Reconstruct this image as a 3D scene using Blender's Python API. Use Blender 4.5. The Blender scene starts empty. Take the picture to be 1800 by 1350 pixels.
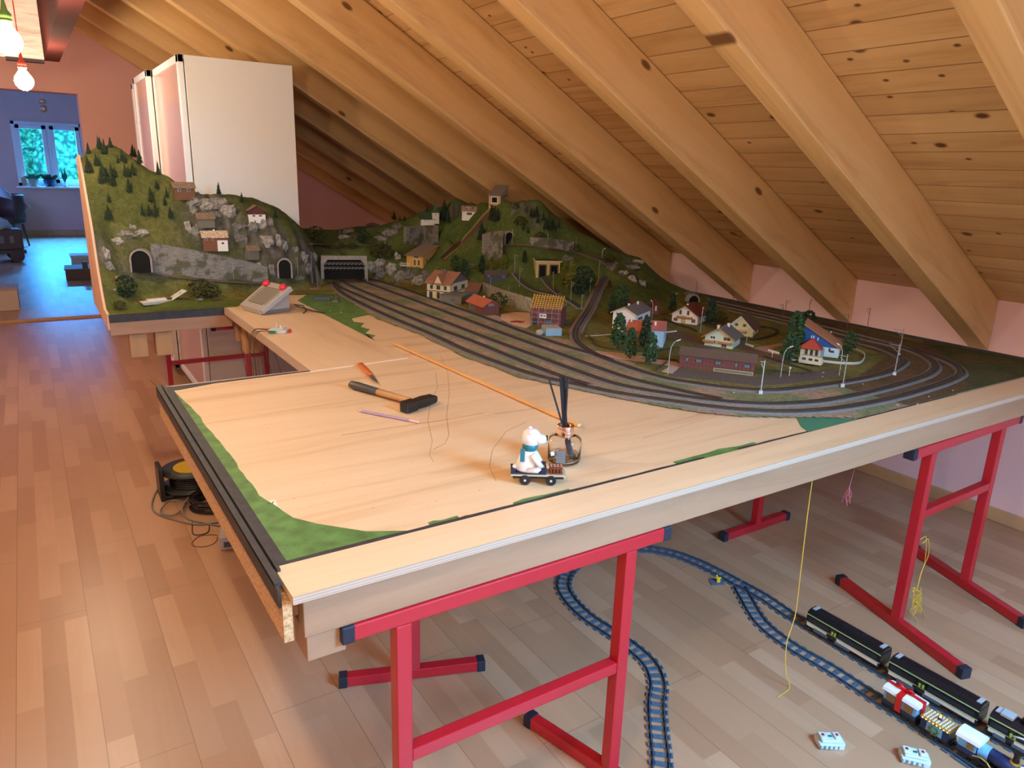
import bpy, bmesh, math, random
import numpy as np
from mathutils import Vector, Matrix, noise
random.seed(7)
C = bpy.context.scene.collection
PI = math.pi

# ------------------------------------------------------------------ camera
CAMZ = 1.45; FPX = 1289.0
yaw, pitch, roll = math.radians(33.219), math.radians(16.038), math.radians(1.843)
_f = Vector((math.sin(yaw), math.cos(yaw), 0)); _r = Vector((math.cos(yaw), -math.sin(yaw), 0)); _u = Vector((0, 0, 1))
CF = _f*math.cos(pitch) - _u*math.sin(pitch); _u2 = _u*math.cos(pitch) + _f*math.sin(pitch)
CR = _r*math.cos(roll) + _u2*math.sin(roll); CU = -_r*math.sin(roll) + _u2*math.cos(roll)
cam = bpy.data.cameras.new('camera'); cam.sensor_width = 36; cam.lens = FPX/1800*36; cam.clip_start = 0.02; cam.clip_end = 100
co = bpy.data.objects.new('camera', cam); C.objects.link(co)
M = Matrix((CR, CU, -CF)).transposed().to_4x4(); M.translation = Vector((0, 0, CAMZ)); co.matrix_world = M
bpy.context.scene.camera = co
# ------------------------------------------------------------------ world, lights, exposure
vs = bpy.context.scene.view_settings
vs.view_transform = 'Standard'; vs.look = 'None'; vs.gamma = 1; vs.use_curve_mapping = False; vs.exposure = 0.62
w = bpy.data.worlds.new('world'); bpy.context.scene.world = w; w.use_nodes = True
w.node_tree.nodes['Background'].inputs[0].default_value = (0.12, 0.60, 1.0, 1); w.node_tree.nodes['Background'].inputs[1].default_value = 2.2
def area(name, loc, rot, sx, sy, col, watt):
    l = bpy.data.lights.new(name, 'AREA'); l.shape = 'RECTANGLE'; l.size = sx; l.size_y = sy; l.color = col; l.energy = watt
    o = bpy.data.objects.new(name, l); C.objects.link(o); o.location = loc; o.rotation_euler = rot; return o
area('daylight_roof_window', (1.75, -0.93, 1.955), (0, math.radians(30), 0), 0.78, 0.94, (0.19, 0.56, 1.0), 150)
area('daylight_far_window', (0.45, 18.3, 2.9), (math.radians(-60), 0, 0), 2.2, 1.6, (0.04, 0.36, 1.0), 1900)
area('far_room_fill', (-3.05, 13.2, 1.5), (0, math.radians(-90), 0), 1.2, 1.6, (0.20, 0.30, 1.0), 70)  # added fill, no window stands here; brightens the far room walls
BULBS = [(-0.12, -0.85, 1.90), (-1.7, 6.3, 1.95), (-0.05, 0.45, 1.90), (-0.03, 2.0, 1.88), (0.02, 3.6, 1.87), (0.075, 5.19, 1.858)]  # the bulb left of the doorway is unseen, added to brighten the gable wall
BULB_W = 250.0; BULB_COL = (1.0, 0.79, 0.56)

# ------------------------------------------------------------------ pixel helpers (pixel of the 1800x1350 photo -> point in the room)
def ray(x, y): return CF*FPX + CR*(x-900) + CU*(675-y)
def G(x, y, z=0.0):
    d = ray(x, y); t = (z-CAMZ)/d.z; return Vector((d.x*t, d.y*t, z))
def GY(x, y, Y):
    d = ray(x, y); t = Y/d.y; return Vector((d.x*t, Y, CAMZ+d.z*t))
def GX(x, y, X):
    d = ray(x, y); t = X/d.x; return Vector((X, d.y*t, CAMZ+d.z*t))
T = 0.768; S = 0.974

# ------------------------------------------------------------------ materials
def newmat(name):
    m = bpy.data.materials.new(name); m.use_nodes = True; nt = m.node_tree; return m, nt, nt.nodes['Principled BSDF']
def rgb(c): return (c[0], c[1], c[2], 1)
_mc = {}
def mat(name, col, rough=0.6, metal=0, emit=0, spec=0.5, vary=0.0, scale=20):
    if name in _mc: return _mc[name]
    m, nt, b = newmat(name)
    b.inputs['Base Color'].default_value = rgb(col); b.inputs['Roughness'].default_value = rough; b.inputs['Metallic'].default_value = metal
    b.inputs['Specular IOR Level'].default_value = spec
    if emit: b.inputs['Emission Color'].default_value = rgb(col); b.inputs['Emission Strength'].default_value = emit
    if vary:
        n = nt.nodes.new('ShaderNodeTexNoise'); n.inputs['Scale'].default_value = scale; n.inputs['Detail'].default_value = 4
        tc = nt.nodes.new('ShaderNodeTexCoord'); nt.links.new(tc.outputs['Object'], n.inputs['Vector'])
        r = nt.nodes.new('ShaderNodeValToRGB'); r.color_ramp.elements[0].position = .3; r.color_ramp.elements[1].position = .7
        r.color_ramp.elements[0].color = rgb([c*(1-vary) for c in col]); r.color_ramp.elements[1].color = rgb([min(1, c*(1+vary)) for c in col])
        nt.links.new(n.outputs['Fac'], r.inputs['Fac']); nt.links.new(r.outputs['Color'], b.inputs['Base Color'])
    _mc[name] = m; return m
class NT:
    """tiny node-graph builder"""
    def __init__(s, name):
        s.m, s.nt, s.b = newmat(name); s.tc = s.node('ShaderNodeTexCoord')
    def node(s, t, **k):
        n = s.nt.nodes.new(t)
        for a, v in k.items(): setattr(n, a, v)
        return n
    def ln(s, a, b): s.nt.links.new(a, b)
    def mapping(s, scale=(1, 1, 1), rot=(0, 0, 0), loc=(0, 0, 0), src=None):
        n = s.node('ShaderNodeMapping'); n.inputs['Scale'].default_value = scale; n.inputs['Rotation'].default_value = rot; n.inputs['Location'].default_value = loc
        s.ln(src or s.tc.outputs['Object'], n.inputs['Vector']); return n.outputs[0]
    def noise(s, vec, scale, detail=4, rough=.6, dist=0):
        n = s.node('ShaderNodeTexNoise'); n.inputs['Scale'].default_value = scale; n.inputs['Detail'].default_value = detail
        n.inputs['Roughness'].default_value = rough; n.inputs['Distortion'].default_value = dist; s.ln(vec, n.inputs['Vector']); return n.outputs['Fac']
    def ramp(s, fac, stops):
        r = s.node('ShaderNodeValToRGB'); e = r.color_ramp.elements
        while len(e) < len(stops): e.new(.5)
        for el, (p, c) in zip(e, stops): el.position = p; el.color = rgb(c)
        s.ln(fac, r.inputs['Fac']); return r.outputs['Color']
    def mix(s, fac, a, b, mode='MIX'):
        n = s.node('ShaderNodeMix'); n.data_type = 'RGBA'; n.blend_type = mode
        for v, i in ((fac, 0), (a, 6), (b, 7)):
            if hasattr(v, 'links'): s.ln(v, n.inputs[i])
            elif i == 0: n.inputs[0].default_value = v
            else: n.inputs[i].default_value = rgb(v)
        return n.outputs[2]
    def math(s, op, a, b=0, clamp=False):
        n = s.node('ShaderNodeMath', operation=op); n.use_clamp = clamp
        for v, i in ((a, 0), (b, 1)):
            if hasattr(v, 'links'): s.ln(v, n.inputs[i])
            else: n.inputs[i].default_value = v
        return n.outputs[0]
    def color(s, c): s.ln(c, s.b.inputs['Base Color'])
    def bump(s, h, strength=.3, dist=.002):
        n = s.node('ShaderNodeBump'); n.inputs['Strength'].default_value = strength; n.inputs['Distance'].default_value = dist
        s.ln(h, n.inputs['Height']); s.ln(n.outputs[0], s.b.inputs['Normal'])
    def rough(s, v): s.b.inputs['Roughness'].default_value = v
def knots(n, vec, scale, r0=.035, r1=.07, keep=.72):
    v = n.node('ShaderNodeTexVoronoi', voronoi_dimensions='2D'); v.inputs['Scale'].default_value = scale; n.ln(vec, v.inputs['Vector'])
    near = n.ramp(v.outputs['Distance'], [(r0, (1, 1, 1)), (r1, (0, 0, 0))])
    sep = n.node('ShaderNodeSeparateColor'); n.ln(v.outputs['Color'], sep.inputs[0])
    return n.math('MULTIPLY', near, n.math('GREATER_THAN', sep.outputs[0], keep))
def wood(name, c1, c2, c3, axis=0, grain=9, rough=.55, knot=None, kscale=3.0, long=.12, spec=.4, krot=False):
    """c1 dark grain, c2 mid, c3 light; the grain runs along the object axis given"""
    n = NT(name); sc = [1, 1, 1]; sc[axis] = long; mp = n.mapping(tuple(sc))
    f = n.noise(mp, grain, 6, .65, .8); f2 = n.noise(mp, grain*7, 3, .6)
    col = n.ramp(f, [(.25, c1), (.48, c2), (.75, c3)])
    col = n.mix(n.math('MULTIPLY', f2, .22), col, c1)
    if knot:
        ks = [1, 1, 1]; ks[axis] = .45; oi = n.node('ShaderNodeObjectInfo'); ad = n.node('ShaderNodeVectorMath', operation='MULTIPLY_ADD'); n.ln(oi.outputs['Random'], ad.inputs[0]); ad.inputs[1].default_value = (7.3, 1.1, 2.9)
        n.ln(n.mapping(tuple(ks), loc=(.31, .77, .13), rot=(PI/2 if krot else 0, 0, 0)), ad.inputs[2]); k = knots(n, ad.outputs[0], kscale, *knot); col = n.mix(k, col, (c1[0]*.35, c1[1]*.28, c1[2]*.25))
    n.color(col); n.rough(rough); n.b.inputs['Specular IOR Level'].default_value = spec; n.bump(f2, .12, .001); return n.m
RAFT = wood('rafter_spruce', (.48, .27, .095), (.69, .43, .175), (.76, .50, .23), 0, 9, .5, (.05, .085, .55), 5.5, krot=True)
PLY = wood('plywood_birch', (.56, .345, .17), (.78, .54, .315), (.83, .60, .37), 0, 11, .42, (.006, .018, .6), 3.2, .07)
PLYY = wood('plywood_sheet', (.58, .355, .18), (.78, .54, .315), (.83, .60, .37), 1, 9, .42, None, 1, .07)
BEAM = wood('beam_wood', (.28, .15, .08), (.40, .23, .13), (.46, .275, .16), 0, 8, .6, (.01, .03, .8), 4)
BEAMY = wood('frame_wood', (.42, .23, .09), (.56, .33, .14), (.62, .39, .19), 1, 8, .6)
POSTW = wood('post_wood', (.40, .20, .08), (.52, .29, .12), (.58, .34, .16), 2, 8, .6)
BATT = wood('batten_pine', (.70, .38, .15), (.82, .47, .20), (.86, .55, .27), 1, 8, .45)
def chip():
    n = NT('chipboard_edge'); f = n.noise(n.mapping((1, 1, 1)), 160, 3, .7)
    n.color(n.ramp(f, [(.3, (.34, .17, .06)), (.5, (.60, .36, .17)), (.7, (.75, .50, .28))])); n.rough(.85); n.bump(f, .5, .002); return n.m
CHIP = chip()
def layers():
    n = NT('plywood_edge'); v = n.node('ShaderNodeSeparateXYZ'); n.ln(n.tc.outputs['Object'], v.inputs[0])
    s = n.math('FRACT', n.math('MULTIPLY', v.outputs[2], 190)); f = n.noise(n.mapping((1, 1, 4)), 30, 3)
    c = n.mix(n.math('GREATER_THAN', s, .5), (.42, .31, .22), (.56, .45, .35)); n.color(n.mix(n.math('MULTIPLY', f, .5), c, (.55, .38, .26))); n.rough(.7); return n.m
PLYE = layers()
def boards():
    n = NT('ceiling_boards'); mp = n.mapping((1, 1, 1))
    br = n.node('ShaderNodeTexBrick'); n.ln(mp, br.inputs['Vector']); br.offset = .37; br.offset_frequency = 2
    for k, v in (('Scale', 1), ('Mortar Size', .0022), ('Mortar Smooth', .3), ('Bias', 0), ('Brick Width', 3.9), ('Row Height', .105)): br.inputs[k].default_value = v
    br.inputs['Color1'].default_value = (0, 0, 0, 1); br.inputs['Color2'].default_value = (1, 1, 1, 1); br.inputs['Mortar'].default_value = (.5, .5, .5, 1)
    off = n.node('ShaderNodeVectorMath', operation='MULTIPLY_ADD'); n.ln(br.outputs['Color'], off.inputs[0]); off.inputs[1].default_value = (7, 3, 5)
    n.ln(mp, off.inputs[2]); m2 = n.mapping((.14, 1.3, 1), src=off.outputs[0])
    f = n.noise(m2, 8, 6, .65, 1.0)
    col = n.ramp(f, [(.25, (.46, .25, .085)), (.5, (.68, .42, .175)), (.75, (.76, .50, .23))])
    col = n.mix(n.math('MULTIPLY', br.outputs['Color'], .35), col, (.38, .175, .055))
    k = knots(n, n.mapping((.75, 1.1, 1), src=off.outputs[0]), 4.5, .045, .09, .62); col = n.mix(k, col, (.13, .045, .015))
    k2 = knots(n, n.mapping((.75, 1.1, 1), loc=(3, 1, 0), src=off.outputs[0]), 8, .035, .08, .74); col = n.mix(k2, col, (.15, .055, .02))
    col = n.mix(br.outputs['Fac'], col, (.30, .16, .06)); n.color(col); n.rough(.45); n.bump(n.math('MULTIPLY', br.outputs['Fac'], -1), .8, .004); return n.m
BOARDS = boards()
def laminate():
    n = NT('laminate_floor'); mp = n.mapping((1, 1, 1), rot=(0, 0, PI/2))
    def brick(wd, ht, ms, off):
        br = n.node('ShaderNodeTexBrick'); n.ln(mp, br.inputs['Vector']); br.offset = off; br.offset_frequency = 2
        for k, v in (('Scale', 1), ('Mortar Size', ms), ('Mortar Smooth', .2), ('Bias', 0), ('Brick Width', wd), ('Row Height', ht)): br.inputs[k].default_value = v
        br.inputs['Color1'].default_value = (0, 0, 0, 1); br.inputs['Color2'].default_value = (1, 1, 1, 1); br.inputs['Mortar'].default_value = (.5, .5, .5, 1); return br
    b1 = brick(.42, .065, .0, .43); b2 = brick(1.28, .195, .0012, .37)
    off = n.node('ShaderNodeVectorMath', operation='MULTIPLY_ADD'); n.ln(b1.outputs['Color'], off.inputs[0]); off.inputs[1].default_value = (9, 5, 3); n.ln(mp, off.inputs[2])
    f = n.noise(n.mapping((.10, 1.4, 1), src=off.outputs[0]), 14, 5, .6, 1.6)
    c = n.ramp(b1.outputs['Color'], [(0, (.38, .20, .105)), (.5, (.46, .26, .145)), (1, (.53, .32, .19))])
    c = n.mix(n.math('MULTIPLY', n.ramp(f, [(.35, (1, 1, 1)), (.62, (0, 0, 0))]), .35), c, (.42, .25, .15))
    c = n.mix(n.math('MULTIPLY', b2.outputs['Fac'], .75), c, (.20, .11, .06)); n.color(c); n.rough(.34); n.b.inputs['Specular IOR Level'].default_value = .55
    n.bump(n.noise(n.mapping((.5, 1, 1), src=mp), 90, 3), .05, .001); return n.m
FLOOR = laminate()
PINK = mat('pink_wall_paint', (.80, .48, .42), .8, vary=.03, scale=3)
PINKR = mat('pink_plaster', (.88, .60, .57), .85, vary=.02, scale=3)
BASEW = wood('baseboard_beech', (.48, .27, .12), (.58, .35, .17), (.62, .40, .21), 1, 6, .45)
WHITE = mat('white_melamine', (.74, .72, .64), .35); FRAMEW = mat('white_painted_frame', (.80, .82, .82), .35)
RED = mat('red_lacquered_steel', (.47, .012, .024), .3, spec=.6); CAP = mat('black_rubber_cap', (.012, .018, .035), .5)
BLACK = mat('black_plastic', (.012, .012, .014), .35); DGREY = mat('dark_grey_plastic', (.07, .07, .075), .5)
BLKP = mat('black_paint_edge', (.035, .032, .032), .6, vary=.3, scale=30)
GREENP = mat('green_paint', (.10, .20, .045), .6, vary=.35, scale=25)
GREEND = mat('dark_green_paint', (.07, .14, .06), .6, vary=.35, scale=18)
def mk(n, c, r=.6, **k): return mat(n, c, r, **k)

# ------------------------------------------------------------------ mesh builder
class MB:
    def __init__(s): s.v = []; s.f = []; s.mi = []; s.cur = 0; s.sm = []; s.smooth = False
    def mat(s, i): s.cur = i; return s
    def add(s, vs, fs):
        b = len(s.v); s.v += [tuple(v) for v in vs]
        for f in fs: s.f.append([b+i for i in f]); s.mi.append(s.cur); s.sm.append(s.smooth)
        return s
    def box(s, a, b, M=None):
        x0, y0, z0 = a; x1, y1, z1 = b
        p = [Vector(q) for q in ((x0, y0, z0), (x1, y0, z0), (x1, y1, z0), (x0, y1, z0), (x0, y0, z1), (x1, y0, z1), (x1, y1, z1), (x0, y1, z1))]
        if M: p = [M @ q for q in p]
        return s.add(p, [(0, 3, 2, 1), (4, 5, 6, 7), (0, 1, 5, 4), (1, 2, 6, 5), (2, 3, 7, 6), (3, 0, 4, 7)])
    def cbox(s, c, d, M=None): return s.box([c[i]-d[i]/2 for i in range(3)], [c[i]+d[i]/2 for i in range(3)], M)
    def prism(s, poly, h0, h1, M=None, axis='z'):
        """polygon in 2D extruded; axis z: (x,y)->z ; axis y: (x,z)->y ; axis x: (y,z)->x"""
        n = len(poly)
        def P(p, h): return Vector((p[0], p[1], h)) if axis == 'z' else Vector((p[0], h, p[1])) if axis == 'y' else Vector((h, p[0], p[1]))
        vs = [P(p, h0) for p in poly]+[P(p, h1) for p in poly]
        if M: vs = [M @ v for v in vs]
        return s.add(vs, [list(range(n))[::-1], list(range(n, 2*n))]+[(i, (i+1) % n, n+(i+1) % n, n+i) for i in range(n)])
    def rings(s, rings, cap0=True, cap1=True, closed=True):
        b = []; n = len(rings[0]); vs = [p for r in rings for p in r]; fs = []
        for i in range(len(rings)-1):
            for j in range(n if closed else n-1):
                k = (j+1) % n; fs.append((i*n+j, i*n+k, (i+1)*n+k, (i+1)*n+j))
        if cap0: fs.append(tuple(range(n))[::-1])
        if cap1: fs.append(tuple(range((len(rings)-1)*n, len(rings)*n)))
        return s.add(vs, fs)
    def tube(s, pts, r, n=8, r1=None, sq=False):
        pts = [Vector(p) for p in pts]; R = []
        up = None
        for i, p in enumerate(pts):
            d = (pts[min(i+1, len(pts)-1)]-pts[max(i-1, 0)]).normalized()
            if up is None:
                up = Vector((0, 0, 1)) if abs(d.z) < .9 else Vector((0, 1, 0))
            a = d.cross(up).normalized(); up = a.cross(d).normalized()
            rr = r if r1 is None else r+(r1-r)*i/(len(pts)-1)
            o = PI/4 if sq else 0
            R.append([p+a*(rr*math.cos(o+2*PI*k/n))+up*(rr*math.sin(o+2*PI*k/n)) for k in range(n)])
        return s.rings(R)
    def lathe(s, prof, c=(0, 0, 0), n=20, M=None, cap=True):
        R = [[Vector((c[0]+r*math.cos(2*PI*k/n), c[1]+r*math.sin(2*PI*k/n), c[2]+z)) for k in range(n)] for r, z in prof]
        if M: R = [[M @ p for p in q] for q in R]
        return s.rings(R, cap, cap)
    def ball(s, c, r, n=10, m=6, sq=(1, 1, 1), jit=0, M=None):
        R = []
        for i in range(1, m):
            t = PI*i/m; R.append([Vector((c[0]+r*sq[0]*math.sin(t)*math.cos(2*PI*k/n)*(1+random.uniform(-jit, jit)), c[1]+r*sq[1]*math.sin(t)*math.sin(2*PI*k/n)*(1+random.uniform(-jit, jit)), c[2]-r*sq[2]*math.cos(t)*(1+random.uniform(-jit, jit)))) for k in range(n)])
        if M: R = [[M @ p for p in q] for q in R]
        return s.rings(R)
    def mesh(s, name, mats):
        me = bpy.data.meshes.new(name); me.from_pydata(s.v, [], s.f); me.update()
        for m in (mats if isinstance(mats, (list, tuple)) else [mats]): me.materials.append(m)
        me.polygons.foreach_set('material_index', s.mi); me.polygons.foreach_set('use_smooth', s.sm)
        bm = bmesh.new(); bm.from_mesh(me); bmesh.ops.recalc_face_normals(bm, faces=bm.faces); bm.to_mesh(me); bm.free(); return me
    def build(s, name, mats, parent=None, loc=None, rotz=None, bevel=0):
        o = bpy.data.objects.new(name, s.mesh(name, mats)); C.objects.link(o)
        if parent: o.parent = parent
        if loc is not None: o.location = loc
        if rotz: o.rotation_euler = (0, 0, rotz)
        if bevel:
            b = o.modifiers.new('bevel', 'BEVEL'); b.width = bevel; b.segments = 2; b.limit_method = 'ANGLE'
        return o
def tag(o, label, cat, group=None, kind=None):
    o['label'] = label; o['category'] = cat
    if group: o['group'] = group
    if kind: o['kind'] = kind
    return o
def thing(name, label, cat, loc=(0, 0, 0), rotz=0, group=None):
    o = bpy.data.objects.new(name, None); C.objects.link(o); o.empty_display_size = .02
    o.location = loc; o.rotation_euler = (0, 0, rotz); return tag(o, label, cat, group)
def struct(name, mb, m, bevel=0):
    o = mb.build(name, m, bevel=bevel); o['kind'] = 'structure'; return o
ORD = ['first', 'second', 'third', 'fourth', 'fifth', 'sixth', 'seventh', 'eighth', 'ninth', 'tenth', 'eleventh', 'twelfth', 'thirteenth', 'fourteenth', 'fifteenth', 'sixteenth', 'seventeenth', 'eighteenth', 'nineteenth', 'twentieth']
def lr(i, n, what):
    """ordinal phrase, left to right"""
    if n == 1: return 'the '+what
    if i == 0: return 'leftmost '+what
    if i == n-1: return 'rightmost '+what
    return ORD[i]+' from left '+what

# ================================================================== ROOM
KX = 3.53; SL = math.tan(math.radians(30)); RIDGE = -0.75; YG = 8.0
def zboard(x): return .982+(KX-x)*SL
def zraft(x): return .757+(KX-x)*SL
struct('floor', MB().box((-3.2, -1.45, -.05), (KX+.1, 17.3, 0)), FLOOR)
# roof slopes: the local frame has x along the boards (room y) and y up the slope
zr = zboard(RIDGE)
for nm, sx in (('ceiling_right', 1), ('ceiling_left', -1)):
    L = (KX-RIDGE)/math.cos(math.radians(30)) + .15
    mb = MB().box((-1.45, -.1, 0), (YG+.02, L if sx > 0 else 3.4, .03))
    o = struct(nm, mb, BOARDS)
    if sx > 0: ex, ey, org = Vector((0, 1, 0)), Vector((-math.cos(PI/6), 0, .5)), Vector((KX, 0, zboard(KX)))
    else: ex, ey = Vector((0, 1, 0)), Vector((math.cos(PI/6), 0, .5)); org = Vector((RIDGE, 0, zr)) - ey*3.3
    ez = ex.cross(ey)
    if ez.z < 0: ez = -ez
    m = Matrix((ex, ey, ez)).transposed().to_4x4(); m.translation = org; o.matrix_world = m
def rafter(i, y0, w=.088):
    L = (KX-RIDGE)/math.cos(PI/6); h = .225*math.cos(PI/6)
    mb = MB(); x0 = 0
    # side outline in (x along slope, z normal); vertical cut at the knee wall
    c = h*math.tan(PI/6)
    mb.prism([(0, 0), (L, 0), (L, -h), (-c, -h)], 0, w, axis='y')
    o = mb.build('trim_%d' % i, RAFT, bevel=.004); o['kind'] = 'structure'
    ex, ez = Vector((-math.cos(PI/6), 0, .5)), Vector((math.sin(PI/6), 0, math.cos(PI/6))); ey = Vector((0, 1, 0))
    m = Matrix((ex, ey, ez)).transposed().to_4x4(); m.translation = Vector((KX-.002, y0, zboard(KX)-.001)); o.matrix_world = m
    return o
ry = [.18, .85, 1.52, 2.192, 2.852, 3.52, 4.19, 4.86, 5.53, 6.20, 6.87, 7.54]
for i, y in enumerate(ry): rafter(i+1, y)
struct('wall_right', MB().box((KX, -1.45, 0), (KX+.1, YG+.1, 1.05)), PINKR)
struct('baseboard_right', MB().box((KX-.014, -1.4, 0), (KX, YG, .06)), BASEW, .002)
# gable wall with the open doorway
DX0, DX1, DZ = -.95, .508, 2.01
g = MB()
g.prism([(DX1, 0), (KX, 0), (KX, zboard(KX)+.03), (RIDGE, zr+.03), (RIDGE-2.6, zr-1.5), (RIDGE-2.6, 0), (DX0, 0), (DX0, DZ), (DX1, DZ)], YG, YG+.22, axis='y')
struct('wall_gable', g, PINK)
struct('wall_left', MB().box((-3.3, -1.45, 0), (-3.2, YG+9.3, 2.6)), PINK)
# wall behind the camera with its window opening
WX0, WX1, WZ0, WZ1 = 1.9, 1.9, .22, 1.30
g = MB(); y0, y1 = -1.6, -1.45
g.box((-3.2, y0, 0), (WX0, y1, 3.6)).box((WX1, y0, 0), (KX+.1, y1, 3.6)).box((WX0, y0, 0), (WX1, y1, WZ0)).box((WX0, y0, WZ1), (WX1, y1, 3.6))
struct('wall_near', g, PINK)
# bedroom beyond the door
FY = 17.2
struct('wall_far_right', MB().box((2.2, YG+.2, 0), (2.3, FY+.1, 2.9)), PINK)
g = MB(); fx0, fx1, fz0, fz1 = -.07, 1.09, .93, 2.10
g.box((-3.2, FY, 0), (fx0, FY+.12, 2.9)).box((fx1, FY, 0), (2.3, FY+.12, 2.9)).box((fx0, FY, 0), (fx1, FY+.12, fz0)).box((fx0, FY, fz1), (fx1, FY+.12, 2.9))
struct('wall_far', g, PINK)
struct('ceiling_far', MB().box((-3.2, YG+.1, 2.85), (2.3, FY+.1, 2.95)), mk('far_ceiling_paint', (.45, .40, .42), .9))
struct('baseboard_far', MB().box((-3.2, FY-.015, 0), (2.3, FY, .10)), BASEW)
struct('trim_20', MB().prism([(-.05, 0), (.05, 0), (.035, .018), (-.035, .018)], DX0, DX1, M=Matrix.Translation((0, YG+.02, 0)), axis='x'), mk('threshold_oak', (.48, .27, .12), .4))
# far window: frame, two casements, sill
wf = MB()
wf.box((fx0, FY-.03, fz0), (fx0+.06, FY+.05, fz1)).box((fx1-.06, FY-.03, fz0), (fx1, FY+.05, fz1)).box((fx0, FY-.03, fz1-.06), (fx1, FY+.05, fz1)).box((fx0, FY-.03, fz0), (fx1, FY+.05, fz0+.06)).box((.51-.03, FY-.035, fz0), (.51+.03, FY+.05, fz1))
wo = struct('window_1', wf, FRAMEW, .004)
for a, b in ((fx0+.06, .48), (.54, fx1-.06)):
    s = MB(); z0, z1 = fz0+.06, fz1-.06; t = .07
    s.box((a, FY-.05, z0), (a+t, FY, z1)).box((b-t, FY-.05, z0), (b, FY, z1)).box((a, FY-.05, z1-t), (b, FY, z1)).box((a, FY-.05, z0), (b, FY, z0+t))
    sash = s.build('sash', FRAMEW, wo, bevel=.004); sash['kind'] = 'structure'
MB().box((.505, FY-.085, 1.45), (.53, FY-.05, 1.57)).build('window_handle', FRAMEW, wo, bevel=.004)
struct('trim_21', MB().box((fx0-.06, FY-.24, fz0-.035), (fx1+.08, FY, fz0)), FRAMEW, .004)
# purlin box and boarded drop at the ridge, top left corner of the photograph
struct('trim_22', MB().box((.215, 1.0, 2.06), (.30, 6.02, 3.1)), mat('shade_toned_wall_red', (.085, .022, .018), .95, spec=.05))  # shade on the box side is put into this dark red
def glare_boards():
    n = NT('bulb_glare_boards'); f = n.noise(n.mapping((.3, 1, 3)), 9, 6, .7, 1.5); n.color(n.ramp(f, [(.3, (.55, .42, .34)), (.5, (.78, .72, .66)), (.7, (.85, .82, .78))])); n.rough(.6); return n.m  # bulb glare on the wooden boards is put into the near-white colour
struct('trim_23', MB().box((-.30, 6.0, 2.06), (.215, 6.05, 3.1)), glare_boards())
struct('trim_24', MB().box((.005, 5.99, 2.045), (.215, 6.08, 2.062)), mk('dark_slot', (.05, .03, .03), .8))

# greenery outside the far window
def hedge():
    n = NT('garden_leaves'); v = n.node('ShaderNodeTexVoronoi'); v.inputs['Scale'].default_value = 9; n.ln(n.mapping((1, 1, 1)), v.inputs['Vector'])
    n.color(n.ramp(v.outputs['Distance'], [(.0, (.25, .70, .42)), (.35, (.08, .36, .2)), (.7, (.01, .08, .05))])); n.rough(.6); return n.m
HEDGE = hedge()
for i, (x, y, z, r, lb) in enumerate(((-1.4, 20.2, 1.0, 1.0, 'leftmost leafy garden tree outside the far window'), (1.2, 20.4, 1.2, 1.25, 'leafy garden tree filling the right of the far window'), (4.4, 21.0, 1.2, 1.7, 'leafy garden tree at the right edge beyond the far window'), (-.6, 23.6, 1.7, 2.2, 'tall leafy garden tree furthest behind the far window'))):
    mb = MB()
    for k in range(420):
        a = random.uniform(0, 2*PI); t = math.acos(random.uniform(-1, 1)); rr = r*random.uniform(.75, 1.02); q = .11
        c = Vector((x+rr*math.sin(t)*math.cos(a), y+rr*math.sin(t)*math.sin(a), z+rr*math.cos(t)*1.2))
        R = Matrix.Rotation(random.uniform(0, 6), 3, Vector((random.random()-.5, random.random()-.5, random.random()-.5)).normalized())
        mb.add([c+R@Vector(p)*q for p in ((-1, 0, 0), (0, -.6, .2), (1.2, 0, 0), (0, .6, .2))], [(0, 1, 2, 3)])
    mb.ball((x, y, z), r*.8, 16, 10, (1, 1, 1.2), .08)
    tag(mb.build('garden_tree', HEDGE), lb, 'tree', 'garden trees outside the window')

# pendant bulbs: holder, cable, glowing globe
GLOW = mat('bulb_glass', BULB_COL, .3, emit=1); GLOW.node_tree.nodes['Principled BSDF'].inputs['Emission Strength'].default_value = BULB_W
hcols = [mk('holder_orange', (.6, .2, .04), .5), mk('holder_blue', (.08, .2, .5), .5), mk('holder_yellow', (.7, .45, .05), .5), mk('holder_white', (.7, .7, .7), .5), mk('holder_green', (.16, .30, .06), .5), mk('holder_red', (.75, .10, .07), .5)]
bl = ['bare globe bulb in orange holder, hanging behind the camera', 'added unseen globe bulb in blue holder, left before the doorway', 'bare globe bulb in yellow holder, hanging above the camera', 'bare globe bulb in white holder, hanging left of the table', 'large glowing globe bulb in a green rubber holder at top left', 'smaller glowing globe bulb in a red rubber holder before the doorway']
for (x, y, z), hm, lb in zip(BULBS, hcols, bl):
    t = thing('pendant_lamp', lb, 'lamp', (x, y, z), 0, 'bare bulbs hanging in a row')
    b = MB(); b.smooth = True
    b.lathe([(.010, -.0475), (.028, -.038), (.042, -.02), (.0475, 0), (.042, .022), (.030, .040), (.018, .056), (.015, .064)], n=24).build('bulb', GLOW, t)
    b = MB(); b.smooth = True
    b.lathe([(.0175, .055), (.0195, .058), (.0195, .068), (.0225, .070), (.0225, .076), (.020, .078), (.0215, .082), (.0215, .098), (.011, .112), (.007, .135), (.004, .150)], n=20).build('lamp_holder', hm, t)
    MB().tube([(0, 0, .148), (0, 0, zboard(x)-z-.005)], .003, 8).build('cable', hm, t)

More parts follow.
